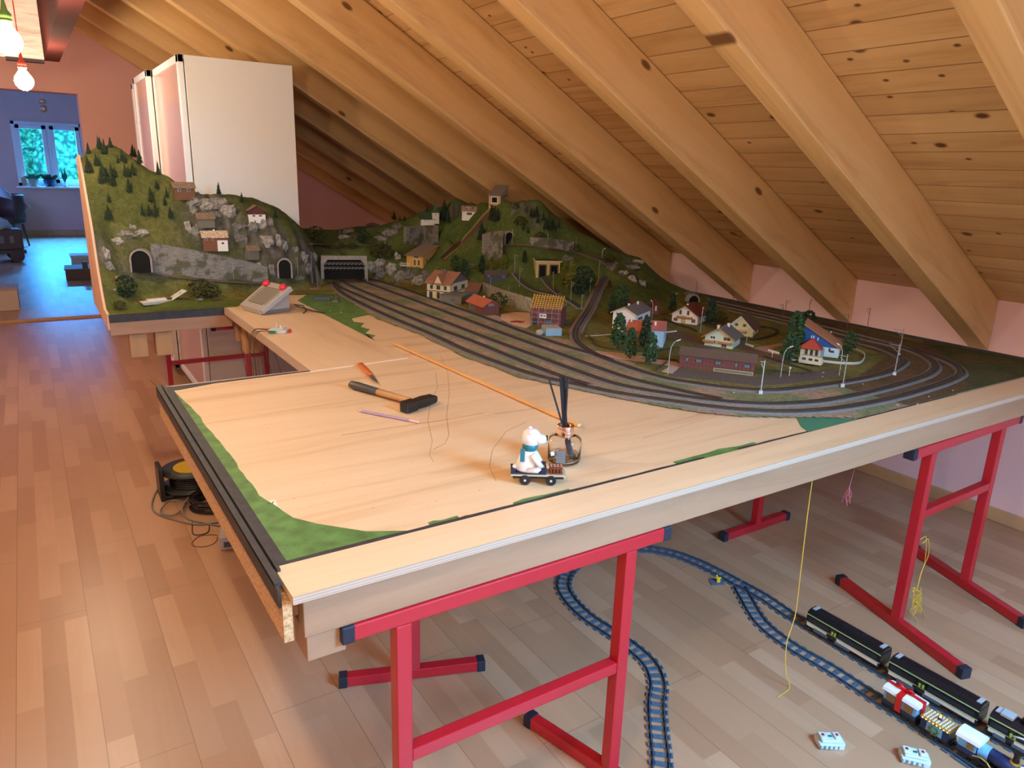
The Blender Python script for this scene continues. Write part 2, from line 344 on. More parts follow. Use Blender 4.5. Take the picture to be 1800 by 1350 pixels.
# ================================================================== WARDROBE
cx0, cx1, cy0, cy1, cz = .835, 1.375, 4.50, 6.55, 2.0
t = thing('wardrobe', 'tall cream wardrobe with sliding mirror doors behind the left hill', 'wardrobe', (cx0, cy0, 0))
MB().box((-.034, 0, 0), (cx1-cx0, .018, cz)).build('side_panel', WHITE, t, bevel=.001)
MB().box((0, cy1-cy0-.018, 0), (cx1-cx0, cy1-cy0, cz)).build('side_panel', WHITE, t)
MB().box((-.034, .018, cz-.018), (cx1-cx0, cy1-cy0-.018, cz-.001)).box((0, .018, .05), (cx1-cx0, cy1-cy0-.018, .07)).box((cx1-cx0-.01, .018, .07), (cx1-cx0, cy1-cy0-.018, cz-.02)).build('carcass', WHITE, t)
MIR = mat('pink_reflection_door', (.62, .40, .36), .16, spec=.8)  # the pink wall mirrored in the doors is put into their colour
for k, (a, b, dx) in enumerate(((.03, .99, -.035), (.95, 1.62, -.07), (1.60, 2.04, -.035))):
    d = MB().box((dx-.02, a+.05, .1), (dx-.012, b-.05, cz-.03)).build('mirror_door', MIR, t)
    f = MB(); f.box((dx-.028, a, .06), (dx-.0, a+.055, cz+.005)).box((dx-.028, b-.055, .06), (dx-.0, b, cz+.005)).box((dx-.028, a, .06), (dx-.0, b, .1)).box((dx-.028, a, cz-.035), (dx-.0, b, cz+.005))
    f.build('door_frame', FRAMEW, d, bevel=.002)
MB().box((-.06, 1.55, .1), (-.035, 1.57, cz)).build('gasket', BLACK, t)

# ================================================================== LAYOUT TABLE
XL = .279; YF = 1.074; YI = 1.183; XB = 3.385; YN0 = 2.445; XN = .766; YM = 3.76; YE = 5.0
t = thing('layout_table', 'big unfinished plywood model railway table carrying the whole layout', 'table', (0, 0, 0))
z1 = T
MB().prism([(XL+.012, YI), (XB, YI), (XB, YE), (1.42, YE), (1.42, 4.46), (XL+.01, 4.46), (XL+.01, YM), (XN, YM), (XN, YN0), (XL+.012, YN0)], z1-.015, z1).build('plywood_top', [PLY], t)
# upper sheet (raised plywood between the notch and the yard)
MB().prism([(XN-.01, YN0-.02), (1.135, YN0+.01), (1.135, YM+.10), (XN+.0, YM+.09)], z1, z1+.0035).build('plywood_overlay', PLYY, t)
f = MB(); f.box((XL+.008, YF, z1-.0115), (3.7, YI, z1+.003)).build('front_board', [PLY], t)
e = MB(); e.prism([(0, 0), (3.4, 0), (3.4, .0146), (0, .0146)], -.0015, 0, M=Matrix.Translation((XL+.008, YF, z1-.0117)), axis='y'); e.build('plywood_edge', PLYE, t)
MB().box((XL+.03, YF+.02, .672), (3.7, YF+.055, z1-.0120)).build('front_beam', BEAM, t, bevel=.002)
MB().box((XL+.035, YF+.028, .618), (XL+.105, YF+.098, .672)).build('corner_block', BEAM, t, bevel=.002)
MB().box((XL-.003, YF+.025, .672), (XL+.013, YN0+.01, z1-.02)).build('side_board', CHIP, t)
s = MB(); s.box((XL-.008, YI-.08, z1-.03), (XL-.003, YN0+.01, z1+.004)).box((XL-.008, YI-.06, z1+.0), (XL+.004, YN0+.01, z1+.007)).box((XL+.008, YI-.02, z1), (XL+.014, YN0+.01, z1+.009))
s.build('black_edge_strip', BLKP, t)
MB().box((XL+.014, YI-.001, z1+.0), (XL+.034, YN0, z1+.0012)).build('black_painted_border', BLKP, t)
# green paint border, irregular inner edge
def gpoly(pts, z0, z1_, name, m, parent=t):
    mb = MB(); return mb.prism([(p[0], p[1]) for p in pts], z0, z1_).build(name, m, parent)
def jag(a, b, n, amp):
    a, b = Vector(a), Vector(b); d = (b-a); nrm = Vector((-d.y, d.x)).normalized()
    return [tuple(a+d*(k/n)+nrm*random.uniform(-amp, amp)) for k in range(n+1)]
edge = jag((XL+.034, YN0-.03), (XL+.056, YN0-.35), 6, .002)+jag((XL+.056, YN0-.4), (XL+.066, 1.50), 16, .003)+jag((XL+.072, 1.47), (XL+.095, 1.36), 5, .002)+[(XL+.13, 1.31), (XL+.2, 1.235), (XL+.29, 1.188)]
gpoly([(XL+.034, YI+.004)]+[(XL+.034, YN0-.03)]+edge[1:]+[(XL+.29, YI+.004)], z1, z1+.0008, 'green_painted_border', GREENP)
gpoly([(XL+.034, YI+.001), (2.6, YI+.001)]+jag((2.6, YI+.008), (XL+.034, YI+.016), 60, .0012), z1, z1+.0013, 'black_painted_border', BLKP)
gpoly([(XL+.034, YN0-.005), (XN, YN0-.002), (XN, YN0-.010), (XL+.16, YN0-.022), (XL+.05, YN0-.05), (XL+.034, YN0-.05)], z1, z1+.0012, 'black_painted_border', BLKP)
MB().box((XL+.02, YN0, z1-.05), (XN+.03, YN0+.008, z1+.001)).box((XN-.012, YN0, z1-.03), (XN-.002, YM, z1+.003)).build('inner_edge', PLYE, t)
for a, b, c, d in ((.60, .022, 1.208, .01), (.80, .05, 1.206, .008), (1.28, .10, 1.209, .012)):
    gpoly(jag((a, c), (a+b*3, c), 5, .004)+[(a+b*3, YI+.014), (a, YI+.014)], z1, z1+.0011, 'green_paint_dab', GREENP)
gpoly([tuple(G(x, y, T)[:2]) for x, y in ((528, 957), (545, 954), (622, 931), (600, 930))], z1, z1+.0006, 'green_paint_dab', GREENP)
gpoly([tuple(G(x, y, T)[:2]) for x, y in ((1235, 800), (1262, 790), (1290, 786), (1300, 791), (1262, 803), (1240, 807))], z1, z1+.0014, 'green_paint_dab', GREENP)
gpoly([tuple(G(x, y, T)[:2]) for x, y in ((1400, 735), (1455, 734), (1510, 738), (1480, 747), (1420, 759), (1408, 750))], z1, z1+.0014, 'green_paint_patch', mk('teal_green_paint', (.05, .2, .11), .6))
# dark green painted area by the yard throat, brushed ragged edge
gp = [(545, 548), (540, 540), (520, 530), (545, 515), (580, 512), (600, 520), (650, 553), (618, 560), (622, 566), (640, 568), (634, 575), (650, 579), (642, 586), (660, 590), (650, 596), (661, 600)]
gpoly([tuple(G(x, y, T)[:2]) for x, y in gp], z1, z1+.0010, 'green_painted_area', GREENP)
gpoly([tuple(G(x, y, T)[:2]) for x, y in ((808, 620), (830, 616), (865, 642), (850, 637), (820, 628))], z1, z1+.0010, 'green_paint_dab', GREEND)
# thin pencil / hairline marks and the paper note with the number
PENC = mk('pencil_mark', (.16, .09, .05), .8)
def mark(pts, r=.0005, nm='pencil_line'):
    MB().tube([G(x, y, T+.0001) for x, y in pts], r*.8, 6).build(nm, PENC, t)
mark([(775, 625), (787, 655), (790, 690), (785, 730), (789, 765), (783, 779), (762, 790)])
mark([(766, 655), (769, 682), (757, 705), (752, 740), (760, 775), (755, 800), (762, 812)])
mark([(925, 742), (890, 758), (866, 790), (860, 820), (872, 846)])
mark([(600, 765), (700, 750), (790, 737), (850, 726)], .0006); mark([(870, 728), (940, 718)], .0005); mark([(1130, 770), (1300, 720)], .0003)
for k in range(70):
    x, y = random.uniform(400, 1200), random.uniform(680, 960)
    p = G(x, y, T)
    if p.x > .4 and p.y > 1.22: MB().lathe([(.0005, 0), (random.uniform(.0008, .0016), .0003), (.0002, .0006)], p, 5).build('nail_mark', mk('nail_mark_brown', (.2, .11, .05), .8), t)
pn = MB().prism([tuple(G(x, y, T)[:2]) for x, y in ((466, 882), (483, 878), (489, 891), (474, 896))], T, T+.0004).build('paper_note', mk('masking_tape', (.86, .76, .55), .8), t)
p3 = [(469.5, 882.5), (472, 886), (474.5, 885.6), (475.2, 882.7), (476, 885.4), (479, 885.2), (480.5, 881)]
MB().tube([G(x, y, T+.0007) for x, y in p3], .0008, 4).build('handwritten_number', BLACK, pn)
# hill base frame
b = MB(); b.box((XL-.027, YM, .674), (.79, YM+.018, z1-.033)).build('hill_base_front', BEAM, t, bevel=.002)
MB().box((XL-.027, YM-.002, z1-.034), (.79, YM+.0185, z1+.002)).build('black_front_band', BLKP, t)
MB().box((.80, YM-.02, .60), (1.25, YM+.04, z1-.016)).build('cross_beam', BEAM, t, bevel=.002)
for x, y in ((.33, YM+.05), (.44, YM+.04), (.82, YM-.1)): MB().box((x, y, .55), (x+.075, y+.07, .674)).build('wooden_post', POSTW, t, bevel=.002)
MB().box((XB, YI, z1-.03), (XB+.008, YE, z1+.014)).build('back_edge_strip', BLKP, t)
MB().box((.30, 1.22, .690), (.36, 2.40, z1-.016)).build('under_rail', BEAMY, t)
MB().box((3.25, 1.2, .690), (3.31, 4.6, z1-.016)).build('under_rail', BEAMY, t)
MB().box((.5, 4.55, .62), (3.2, 4.61, z1-.016)).build('under_rail', BEAM, t)
# wooden batten lying on the table
a, b_ = G(694, 607, T), G(1018, 752, T)
o = MB().box((-.006, 0, .0035), (.006, (b_-a).length, .012)).build('wooden_batten', BATT, loc=(a.x, a.y, T), rotz=math.atan2(b_.y-a.y, b_.x-a.x)-PI/2)
tag(o, 'long thin pine batten lying across the bare plywood', 'batten')

# ================================================================== TRESTLES
def bar(a, b, s=.030, name='bar', parent=None, m=RED):
    a, b = Vector(a), Vector(b); d = (b-a).normalized(); up = Vector((0, 0, 1)) if abs(d.z) < .9 else Vector((0, 1, 0))
    sx = d.cross(up).normalized(); uz = sx.cross(d).normalized(); h = s/2; R = []
    for p in (a, b): R.append([p+sx*h+uz*h, p-sx*h+uz*h, p-sx*h-uz*h, p+sx*h-uz*h])
    return MB().rings(R).build(name, m, parent, bevel=.0025)
def trestle(label, A, B, feet, top, cross=.32, topx=.10, s=.032):
    """A,B legs (x,y); feet: list of (leg index, dx, dy) half vectors; top z of the top bar"""
    A, B = Vector((A[0], A[1])), Vector((B[0], B[1])); d = (B-A).normalized()
    t = thing('steel_trestle', label, 'trestle', ((A.x+B.x)/2, (A.y+B.y)/2, 0), 0, 'red steel trestles under the table'); o = t.location
    def L(p, z): return (p.x-o.x, p.y-o.y, z)
    bar(L(A-d*topx, top-s/2), L(B+d*topx, top-s/2), s, 'top_bar', t)
    for p, q in ((A-d*(topx+.004), A-d*(topx-.02)), (B+d*(topx+.004), B+d*(topx-.02))): bar(L(p, top-s/2), L(q, top-s/2), s+.003, 'end_cap', t, CAP)
    if cross: bar(L(A+d*s/2, cross), L(B-d*s/2, cross), s*.9, 'crossbar', t)
    for P in (A, B): bar(L(P, s), L(P, top-s), s, 'leg', t)
    for i, dx, dy in feet:
        P = (A, B)[i]; v = Vector((dx, dy)); n = v.normalized()
        fo = bar(L(P-v, s/2+.002), L(P+v, s/2+.002), s, 'foot', t)
        for sg in (-1, 1): bar(L(P+v*sg-n*sg*.022, s/2+.002), L(P+v*sg+n*sg*.003, s/2+.002), s+.004, 'end_cap', fo, CAP)
    return t
TB = .671
trestle('front red steel trestle nearest the camera under the table', (.492, 1.105), (1.052, 1.105), [(0, .0, .30), (1, -.07, .26)], TB, .335, .115)
trestle('red steel trestle at the right end in front of the pink wall', (2.325, 1.105), (2.80, 1.115), [(0, .08, .27), (1, .09, .25)], TB, .42, .13)
trestle('red steel trestle standing skewed behind the front left trestle', (.795, 1.70), (.95, 2.12), [(0, .20, -.072), (1, .2, -.07)], TB+.02, 0, .06)
trestle('red steel trestle standing deep under the middle of the table', (2.48, 1.83), (2.48, 2.36), [(0, .21, 0), (1, .21, 0)], TB+.02, 0, .06)
xa, xb = GY(297, 640, 4.40).x, GY(468, 625, 4.40).x
trestle('red steel trestle standing deep under the left hill near the wardrobe', (xa, 4.40), (xb, 4.40), [], .69, .36, -.02, .026)
xa = GY(436, 630, 3.92).x
trestle('red steel trestle directly beyond the notch of the table', (xa, 3.92), (xa+.5, 3.92), [(0, .12, 0), (1, -.12, 0)], .655, 0, .17, .028)

# ================================================================== LANDSCAPE (height field over the far and right half of the table)
Z0 = T+.004
def c(px, py, Y): v = GY(px, py, Y*S); return (v.x, v.y, v.z)
def cz(px, py, z): v = G(px, py, z); return (v.x, v.y, z)
ctl = []
for x in np.arange(1.30, 2.05, .14):                      # yard, flat
    for y in np.arange(1.2, 4.2, .25): ctl.append((x, y, Z0))
for x in np.arange(2.05, 3.5, .2):
    for y in np.arange(1.15, 2.5, .25): ctl.append((x, y, Z0))
for x, y in ((3.0, 2.7), (3.2, 2.7), (3.35, 2.7), (3.38, 3.0), (2.0, 2.7), (2.02, 3.0), (2.05, 3.3), (2.05, 3.55), (2.4, 2.6), (2.8, 2.55)): ctl.append((x, y, Z0))
for x in (.26, .45, .65, .8, 1.0, 1.2): ctl += [(x, 3.77, Z0), (x, 3.87, Z0+.002)]
ctl += [(.26, 3.90, Z0+.01), (1.3, 4.0, Z0), (1.35, 4.2, Z0), (1.5, 4.4, Z0), (1.7, 4.45, Z0)]
# left hill
ctl += [c(*p) for p in ((205, 510, 4.10), (300, 520, 4.08), (380, 520, 4.10), (240, 478, 4.24), (290, 487, 4.24), (360, 493, 4.24), (440, 497, 4.24), (480, 499, 4.24),
    (300, 428, 4.29), (345, 440, 4.29), (400, 452, 4.29), (440, 462, 4.29), (475, 470, 4.28), (185, 470, 4.16), (200, 430, 4.25), (225, 412, 4.27), (250, 398, 4.29), (280, 412, 4.28), (172, 400, 4.22),
    (180, 350, 4.33), (215, 385, 4.31), (250, 365, 4.34), (300, 395, 4.32), (330, 415, 4.32), (160, 300, 4.42), (200, 320, 4.39), (250, 320, 4.40), (150, 264, 4.52), (175, 254, 4.53), (203, 254, 4.53), (230, 274, 4.51), (262, 294, 4.49), (300, 312, 4.45), (345, 335, 4.43), (395, 350, 4.43), (430, 358, 4.43),
    (480, 380, 4.42), (503, 396, 4.41), (515, 412, 4.40), (345, 350, 4.40), (390, 372, 4.38), (365, 397, 4.36), (345, 402, 4.35), (390, 400, 4.36), (350, 412, 4.33), (380, 433, 4.32), (410, 432, 4.32), (430, 400, 4.36), (450, 384, 4.40), (475, 400, 4.37), (450, 420, 4.33), (480, 440, 4.31), (500, 430, 4.33), (520, 425, 4.36),
    (490, 490, 4.27), (515, 488, 4.30), (515, 450, 4.36), (540, 470, 4.38), (540, 440, 4.42), (300, 350, 4.37), (270, 380, 4.33), (320, 370, 4.37), (140, 280, 4.6), (550, 430, 4.5), (560, 500, 4.4))]
ctl += [(.26, 4.62, 1.45), (.5, 4.62, 1.42), (.26, 4.45, 1.43), (.65, 4.62, 1.2)]
# portal and middle ledge
ctl += [c(*p) for p in ((568, 447, 4.58), (600, 447, 4.58), (640, 449, 4.58), (560, 432, 4.72), (620, 432, 4.72), (680, 432, 4.72), (740, 434, 4.70), (800, 436, 4.62), (535, 408, 5.0), (580, 411, 5.0), (600, 414, 4.95),
    (566, 425, 4.85), (612, 410, 4.92), (640, 404, 4.95), (690, 388, 4.98), (730, 375, 4.95), (765, 364, 4.9), (785, 360, 4.76), (800, 358, 4.66), (822, 356, 4.48), (845, 355, 4.3), (880, 352, 4.05), (915, 353, 3.9), (945, 359, 3.78), (965, 374, 3.76), (985, 388, 3.74), (1005, 398, 3.73), (1040, 415, 3.66), (1070, 434, 3.6), (1100, 445, 3.52), (1130, 455, 3.42), (1136, 470, 3.38),
    (700, 395, 4.85), (745, 392, 4.72), (785, 390, 4.46), (720, 404, 4.72), (780, 402, 4.44), (660, 415, 4.82), (790, 410, 4.4))]
# rocks beside the portal, funicular hill
ctl += [c(*p) for p in ((655, 492, 4.52), (680, 497, 4.40), (720, 503, 4.25), (750, 511, 4.12), (650, 462, 4.56), (680, 468, 4.46), (700, 470, 4.38), (735, 474, 4.25), (770, 468, 4.2), (700, 452, 4.5), (760, 445, 4.45), (790, 455, 4.18), (775, 480, 4.08), (800, 500, 3.95),
    (800, 430, 4.32), (830, 400, 4.22), (860, 370, 4.10), (790, 420, 4.33), (860, 400, 4.05), (830, 430, 4.12), (870, 430, 3.95), (840, 460, 3.98), (900, 400, 3.85), (900, 430, 3.80), (940, 400, 3.76), (940, 435, 3.68), (980, 435, 3.66), (1010, 440, 3.62), (980, 410, 3.72),
    (860, 480, 3.80), (890, 492, 3.66), (915, 480, 3.62), (950, 470, 3.58), (1000, 460, 3.50), (1040, 462, 3.42), (1000, 500, 3.30), (960, 500, 3.42), (920, 510, 3.45), (1040, 500, 3.18), (1080, 478, 3.28), (1075, 462, 3.40), (1020, 530, 3.0), (975, 530, 3.15),
    (800, 508, 3.78), (860, 522, 3.58), (920, 545, 3.25), (1110, 480, 3.30), (1140, 500, 3.22), (1180, 510, 3.18), (1192, 512, 3.15), (1218, 513, 3.10), (1100, 510, 3.05), (1060, 530, 2.95))]
ctl += [cz(*p) for p in ((815, 545, Z0), (880, 560, Z0), (930, 575, Z0), (1040, 565, Z0+.03), (1060, 500, Z0+.085), (1010, 600, Z0), (1100, 560, Z0+.004), (1160, 545, Z0+.01), (1210, 540, Z0+.006), (1240, 530, Z0))]
# fall-off behind the crest
ctl += [c(px, py+9, Y+.13) for px, py, Y in ((690, 388, 4.98), (730, 375, 4.95), (765, 364, 4.9), (785, 360, 4.76), (800, 358, 4.66), (822, 356, 4.48), (845, 355, 4.3), (880, 354, 4.05), (915, 355, 3.9), (945, 361, 3.78), (965, 376, 3.76), (985, 390, 3.74))]
ctl += [c(px, py+8, Y+.08) for px, py, Y in ((203, 256, 4.53), (262, 296, 4.49), (300, 314, 4.45), (345, 337, 4.43))]
ctl += [(2.75, 4.3, 1.13), (3.0, 4.0, .98), (3.2, 3.75, .82), (3.38, 3.6, .8), (3.38, 3.35, .79), (2.55, 4.75, 1.2), (1.9, 5.0, 1.06), (3.38, 4.6, .78), (2.9, 4.9, .78)]
A = np.array(ctl); P = A[:, :2]
def phi(d): return np.sqrt(d*d+.0009)
K = phi(np.linalg.norm(P[:, None]-P[None], axis=2)); K += np.eye(len(P))*-.004
zmean = T
W = np.linalg.solve(K, A[:, 2]-zmean)
def H(q):
    q = np.atleast_2d(q); return np.maximum(zmean + phi(np.linalg.norm(q[:, None]-P[None], axis=2)) @ W - .006, Z0)
gx = np.arange(XL-.022, XB+.004, .0125); gy = np.arange(1.19, 4.99, .0125)
GXX, GYY = np.meshgrid(gx, gy, indexing='ij'); ZZ = np.empty(GXX.shape)
for i in range(len(gx)): ZZ[i] = H(np.c_[GXX[i], GYY[i]])
# region of the table that carries scenery
ob = [(596, 518), (660, 560), (736, 588), (820, 630), (860, 643.5), (914, 664.5), (965, 675), (1070, 697.5), (1160, 715.5), (1250, 729), (1310, 733.5), (1400, 735), (1456, 735)]
front = [tuple(G(x, y, Z0)[:2]) for x, y in ob]
def inpoly(x, y, poly):
    r = np.zeros(np.shape(x), bool); n = len(poly)
    for i in range(n):
        (xa, ya), (xb, yb) = poly[i], poly[(i+1) % n]
        cnd = ((ya > y) != (yb > y)) & (x < (xb-xa)*(y-ya)/(yb-ya+1e-12)+xa); r ^= cnd
    return r
region = [(XL-.03, YM-.01), (.83, YM-.01), (.90, YM+.18), (1.06, YM+.30)]+front+[(2.03, 1.18), (XB+.01, 1.18), (XB+.01, 5.1), (1.41, 5.1), (1.41, 4.475), (.79, 4.475), (.79, 4.62), (XL-.03, 4.62)]
zones = []
def zone(pts, col, z=Z0, soft=.006): zones.append(([tuple(G(x, y, z)[:2]) for x, y in pts], col))
def carve(px, r):
    pass
dZx, dZy = np.gradient(ZZ, .0125); SLOPE = np.hypot(dZx, dZy)
def hz(x, y):
    i = (x-gx[0])/.0125; j = (y-gy[0])/.0125
    i = min(max(i, 0), len(gx)-1.001); j = min(max(j, 0), len(gy)-1.001); a, b = int(i), int(j); u, v = i-a, j-b
    return ZZ[a, b]*(1-u)*(1-v)+ZZ[a+1, b]*u*(1-v)+ZZ[a, b+1]*(1-u)*v+ZZ[a+1, b+1]*u*v
def GT(px, py, near=0.9):
    """first hit of the landscape along the pixel's ray"""
    d = ray(px, py).normalized(); o = Vector((0, 0, CAMZ)); t = near
    while t < 7:
        p = o+d*t
        if p.z < 1.7 and gx[0] < p.x < gx[-1] and gy[0] < p.y < gy[-1] and p.z <= hz(p.x, p.y): break
        t += .01
    lo, hi = t-.01, t
    for _ in range(12):
        m = (lo+hi)/2; p = o+d*m
        if p.z <= hz(p.x, p.y): hi = m
        else: lo = m
    return o+d*hi
# rock and grass masks (what each patch is made of)
rock = np.clip((SLOPE-2.4)/.8, 0, 1)
hx = np.where(GXX < 1.5, 1, 0)
nz = np.array([[noise.fractal(Vector((x*6, y*6, 0)), 1, 2, 4) for y in gy] for x in gx])
nf = np.array([[noise.noise(Vector((x*38, y*38, 3))) for y in gy] for x in gx])
hill = np.clip((ZZ-Z0-.015)/.03, 0, 1)
rock = np.clip(rock*hill+np.clip(nz*.8-.2, 0, .6)*hill*rock, 0, 1)
def blob(px, py, r, w=1.0, k=None):
    p = GT(px, py); d = np.hypot(GXX-p.x, GYY-p.y)/r; return np.clip(1.4-d, 0, 1)*w
for px, py, r in ((345, 355, .07), (375, 365, .08), (400, 375, .07), (335, 395, .05), (355, 405, .05), (450, 405, .06), (480, 420, .07), (465, 425, .06), (500, 425, .05), (200, 430, .05), (210, 460, .04), (230, 410, .03), (700, 480, .06), (670, 470, .05), (740, 490, .06), (620, 415, .05), (680, 408, .06), (640, 405, .05), (540, 460, .06), (925, 360, .04), (1110, 462, .05), (1095, 480, .035), (1120, 488, .035), (1130, 500, .03), (430, 480, .04)):
    rock = np.maximum(rock, blob(px, py, r, .95))
for px, py, r in ((250, 330, .2), (200, 300, .15), (280, 390, .08), (180, 380, .08), (760, 425, .07)):
    rock *= 1-blob(px, py, r, .9)
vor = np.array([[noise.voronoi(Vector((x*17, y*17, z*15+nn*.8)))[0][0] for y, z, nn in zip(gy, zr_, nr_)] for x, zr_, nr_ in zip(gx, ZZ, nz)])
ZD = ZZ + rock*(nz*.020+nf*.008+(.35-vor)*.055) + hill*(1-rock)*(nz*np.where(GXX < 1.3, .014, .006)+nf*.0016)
dist_edge = None
# base colours of the scenery materials by zone
def L(r, g, b): return np.array([r, g, b])
moss, olive, deep, dry = L(.065, .075, .022), L(.105, .118, .038), L(.045, .065, .018), L(.21, .205, .07)
t1 = np.clip(nz*1.4+.5, 0, 1)[..., None]; t2 = np.clip(nf*1.2+.5, 0, 1)[..., None]
grass = olive*(1-t1)+moss*t1
grass = np.where((GXX > 1.6)[..., None], (L(.12, .155, .045)*(1-t1)+L(.075, .12, .035)*t1), grass)
drym = np.clip((nz+.15)*2.5, 0, 1)[..., None]*np.where(GXX < .85, 1, .15)[..., None]*hill[..., None]
grass = grass*(1-.55*drym)+dry*.55*drym
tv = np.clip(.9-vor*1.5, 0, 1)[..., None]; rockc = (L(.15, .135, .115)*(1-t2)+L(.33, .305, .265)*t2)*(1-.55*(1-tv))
flat = (1-hill)[..., None]
vill = L(.23, .21, .065)*(1-t1)+L(.155, .145, .045)*t1
yardc = L(.21, .23, .12)*(1-t1)+L(.40, .27, .19)*t1
YX = 1.93
col = grass*(1-flat)+flat*vill
isyard = inpoly(GXX, GYY, front+[tuple(G(x, y, Z0)[:2]) for x, y in ((1500, 745), (1700, 690), (1800, 640), (1700, 618), (1560, 590), (1400, 548), (1250, 522), (1240, 530), (1330, 552), (1460, 590), (1560, 625), (1500, 668), (1380, 683), (1280, 678), (1160, 658), (1080, 625), (1040, 606), (960, 590), (830, 548), (740, 520), (700, 508), (640, 490), (590, 470))])[..., None]
corner = inpoly(GXX, GYY, [tuple(G(x, y, Z0)[:2]) for x, y in ((1500, 745), (1695, 690), (1700, 650), (1620, 600), (1900, 600), (1900, 700))])[..., None]
col = np.where(isyard & (flat > .2), np.where((GXX > 2.3)[..., None], L(.13, .085, .045)*(1-t1)+L(.16, .10, .055)*t1, yardc), col)
col = np.where(corner, L(.065, .085, .035)*(1-t1)+L(.11, .10, .05)*t1, col)
strip = (GXX < 1.1) & (GYY < YM+.2)
col = np.where(strip[..., None], L(.12, .145, .035)*(1-t1)+L(.085, .11, .03)*t1, col)
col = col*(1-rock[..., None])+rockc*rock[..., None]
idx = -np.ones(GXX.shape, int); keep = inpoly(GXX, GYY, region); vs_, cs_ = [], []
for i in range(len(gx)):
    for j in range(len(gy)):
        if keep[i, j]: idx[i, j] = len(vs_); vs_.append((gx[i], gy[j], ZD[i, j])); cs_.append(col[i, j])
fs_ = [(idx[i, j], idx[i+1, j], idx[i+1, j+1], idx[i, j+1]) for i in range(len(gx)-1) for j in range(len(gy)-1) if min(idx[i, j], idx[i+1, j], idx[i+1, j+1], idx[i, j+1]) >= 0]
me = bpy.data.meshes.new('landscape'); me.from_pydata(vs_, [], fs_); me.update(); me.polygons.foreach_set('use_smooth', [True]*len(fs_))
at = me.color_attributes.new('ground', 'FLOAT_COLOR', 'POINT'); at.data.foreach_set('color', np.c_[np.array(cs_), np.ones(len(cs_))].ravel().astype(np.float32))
n = NT('landscape_scatter'); va = n.node('ShaderNodeVertexColor'); va.layer_name = 'ground'
f1 = n.noise(n.mapping((1, 1, 1)), 260, 3, .7); f2 = n.noise(n.mapping((1, 1, 1)), 45, 4, .65)
cc = n.mix(1, va.outputs['Color'], n.ramp(f1, [(.3, (.55, .55, .55)), (.7, (1.45, 1.45, 1.4))]), 'MULTIPLY')
cc = n.mix(1, cc, n.ramp(f2, [(.3, (.7, .72, .7)), (.7, (1.25, 1.22, 1.15))]), 'MULTIPLY'); n.color(cc); n.rough(.95); n.b.inputs['Specular IOR Level'].default_value = .15
n.bump(n.math('ADD', f1, f2), .6, .004); me.materials.append(n.m); LAND = n.m
lo = bpy.data.objects.new('model_landscape', me); C.objects.link(lo)
tag(lo, 'sculpted model landscape of grassy hills, grey rocks and a flat village ground', 'landscape')
# light wooden flank board of the left hill, cut to the hill profile
ys = [y for y in gy if YM <= y <= 4.56]
poly = [(ys[0], .70)]+[(y, float(hz(XL-.01, y))+.003) for y in ys]+[(4.565, float(hz(XL-.01, 4.56))), (4.565, .70)]
fb = MB().prism(poly, XL-.034, XL-.024, axis='x').build('hill_side_board', mk('flank_board_wood', (.72, .46, .30), .6, vary=.08, scale=6)); tag(fb, 'tall pale wooden board closing the left flank of the hill', 'board')

# ================================================================== helpers for things standing on the landscape
def proj(p):
    v = Vector(p)-Vector((0, 0, CAMZ)); d = v.dot(CF); return 900+FPX*v.dot(CR)/d, 675-FPX*v.dot(CU)/d
def hgt(p, ytop):
    lo, hi = -.1, .6
    for _ in range(30):
        m = (lo+hi)/2
        if proj((p[0], p[1], p[2]+m))[1] > ytop: lo = m
        else: hi = m
    return lo
def smooth_path(pts, step):
    pts = [Vector(p) for p in pts]; q = [pts[0]*2-pts[1]]+pts+[pts[-1]*2-pts[-2]]; out = []
    for i in range(1, len(q)-2):
        a, b, c_, d = q[i-1:i+3]; n_ = max(2, int((c_-b).length/.004))
        for k in range(n_):
            t_ = k/n_; out.append(.5*((2*b)+(c_-a)*t_+(2*a-5*b+4*c_-d)*t_*t_+(3*b-a-3*c_+d)*t_**3))
    out.append(pts[-1]); res = [out[0]]; acc = 0
    for a, b in zip(out, out[1:]):
        seg = (b-a).length
        while acc+seg >= step:
            r = (step-acc)/seg; a = a+(b-a)*r; seg = (b-a).length; acc = 0; res.append(a.copy())
        acc += seg
    return res
def sweep(mb, path, prof, closed=True):
    R = []
    for i, p in enumerate(path):
        d = path[min(i+1, len(path)-1)]-path[max(i-1, 0)]; d.z = 0; d.normalize(); s_ = Vector((d.y, -d.x, 0))
        R.append([p+s_*a+Vector((0, 0, b)) for a, b in prof])
    return mb.rings(R, closed=closed)
BALL = mat('track_ballast', (.17, .16, .15), .9, vary=.35, scale=350); BALLB = mat('brown_ballast', (.12, .085, .06), .9, vary=.35, scale=350)
SLP = mat('model_sleepers', (.065, .045, .034), .7); RAILM = mat('model_rail', (.22, .15, .11), .28, metal=.85)
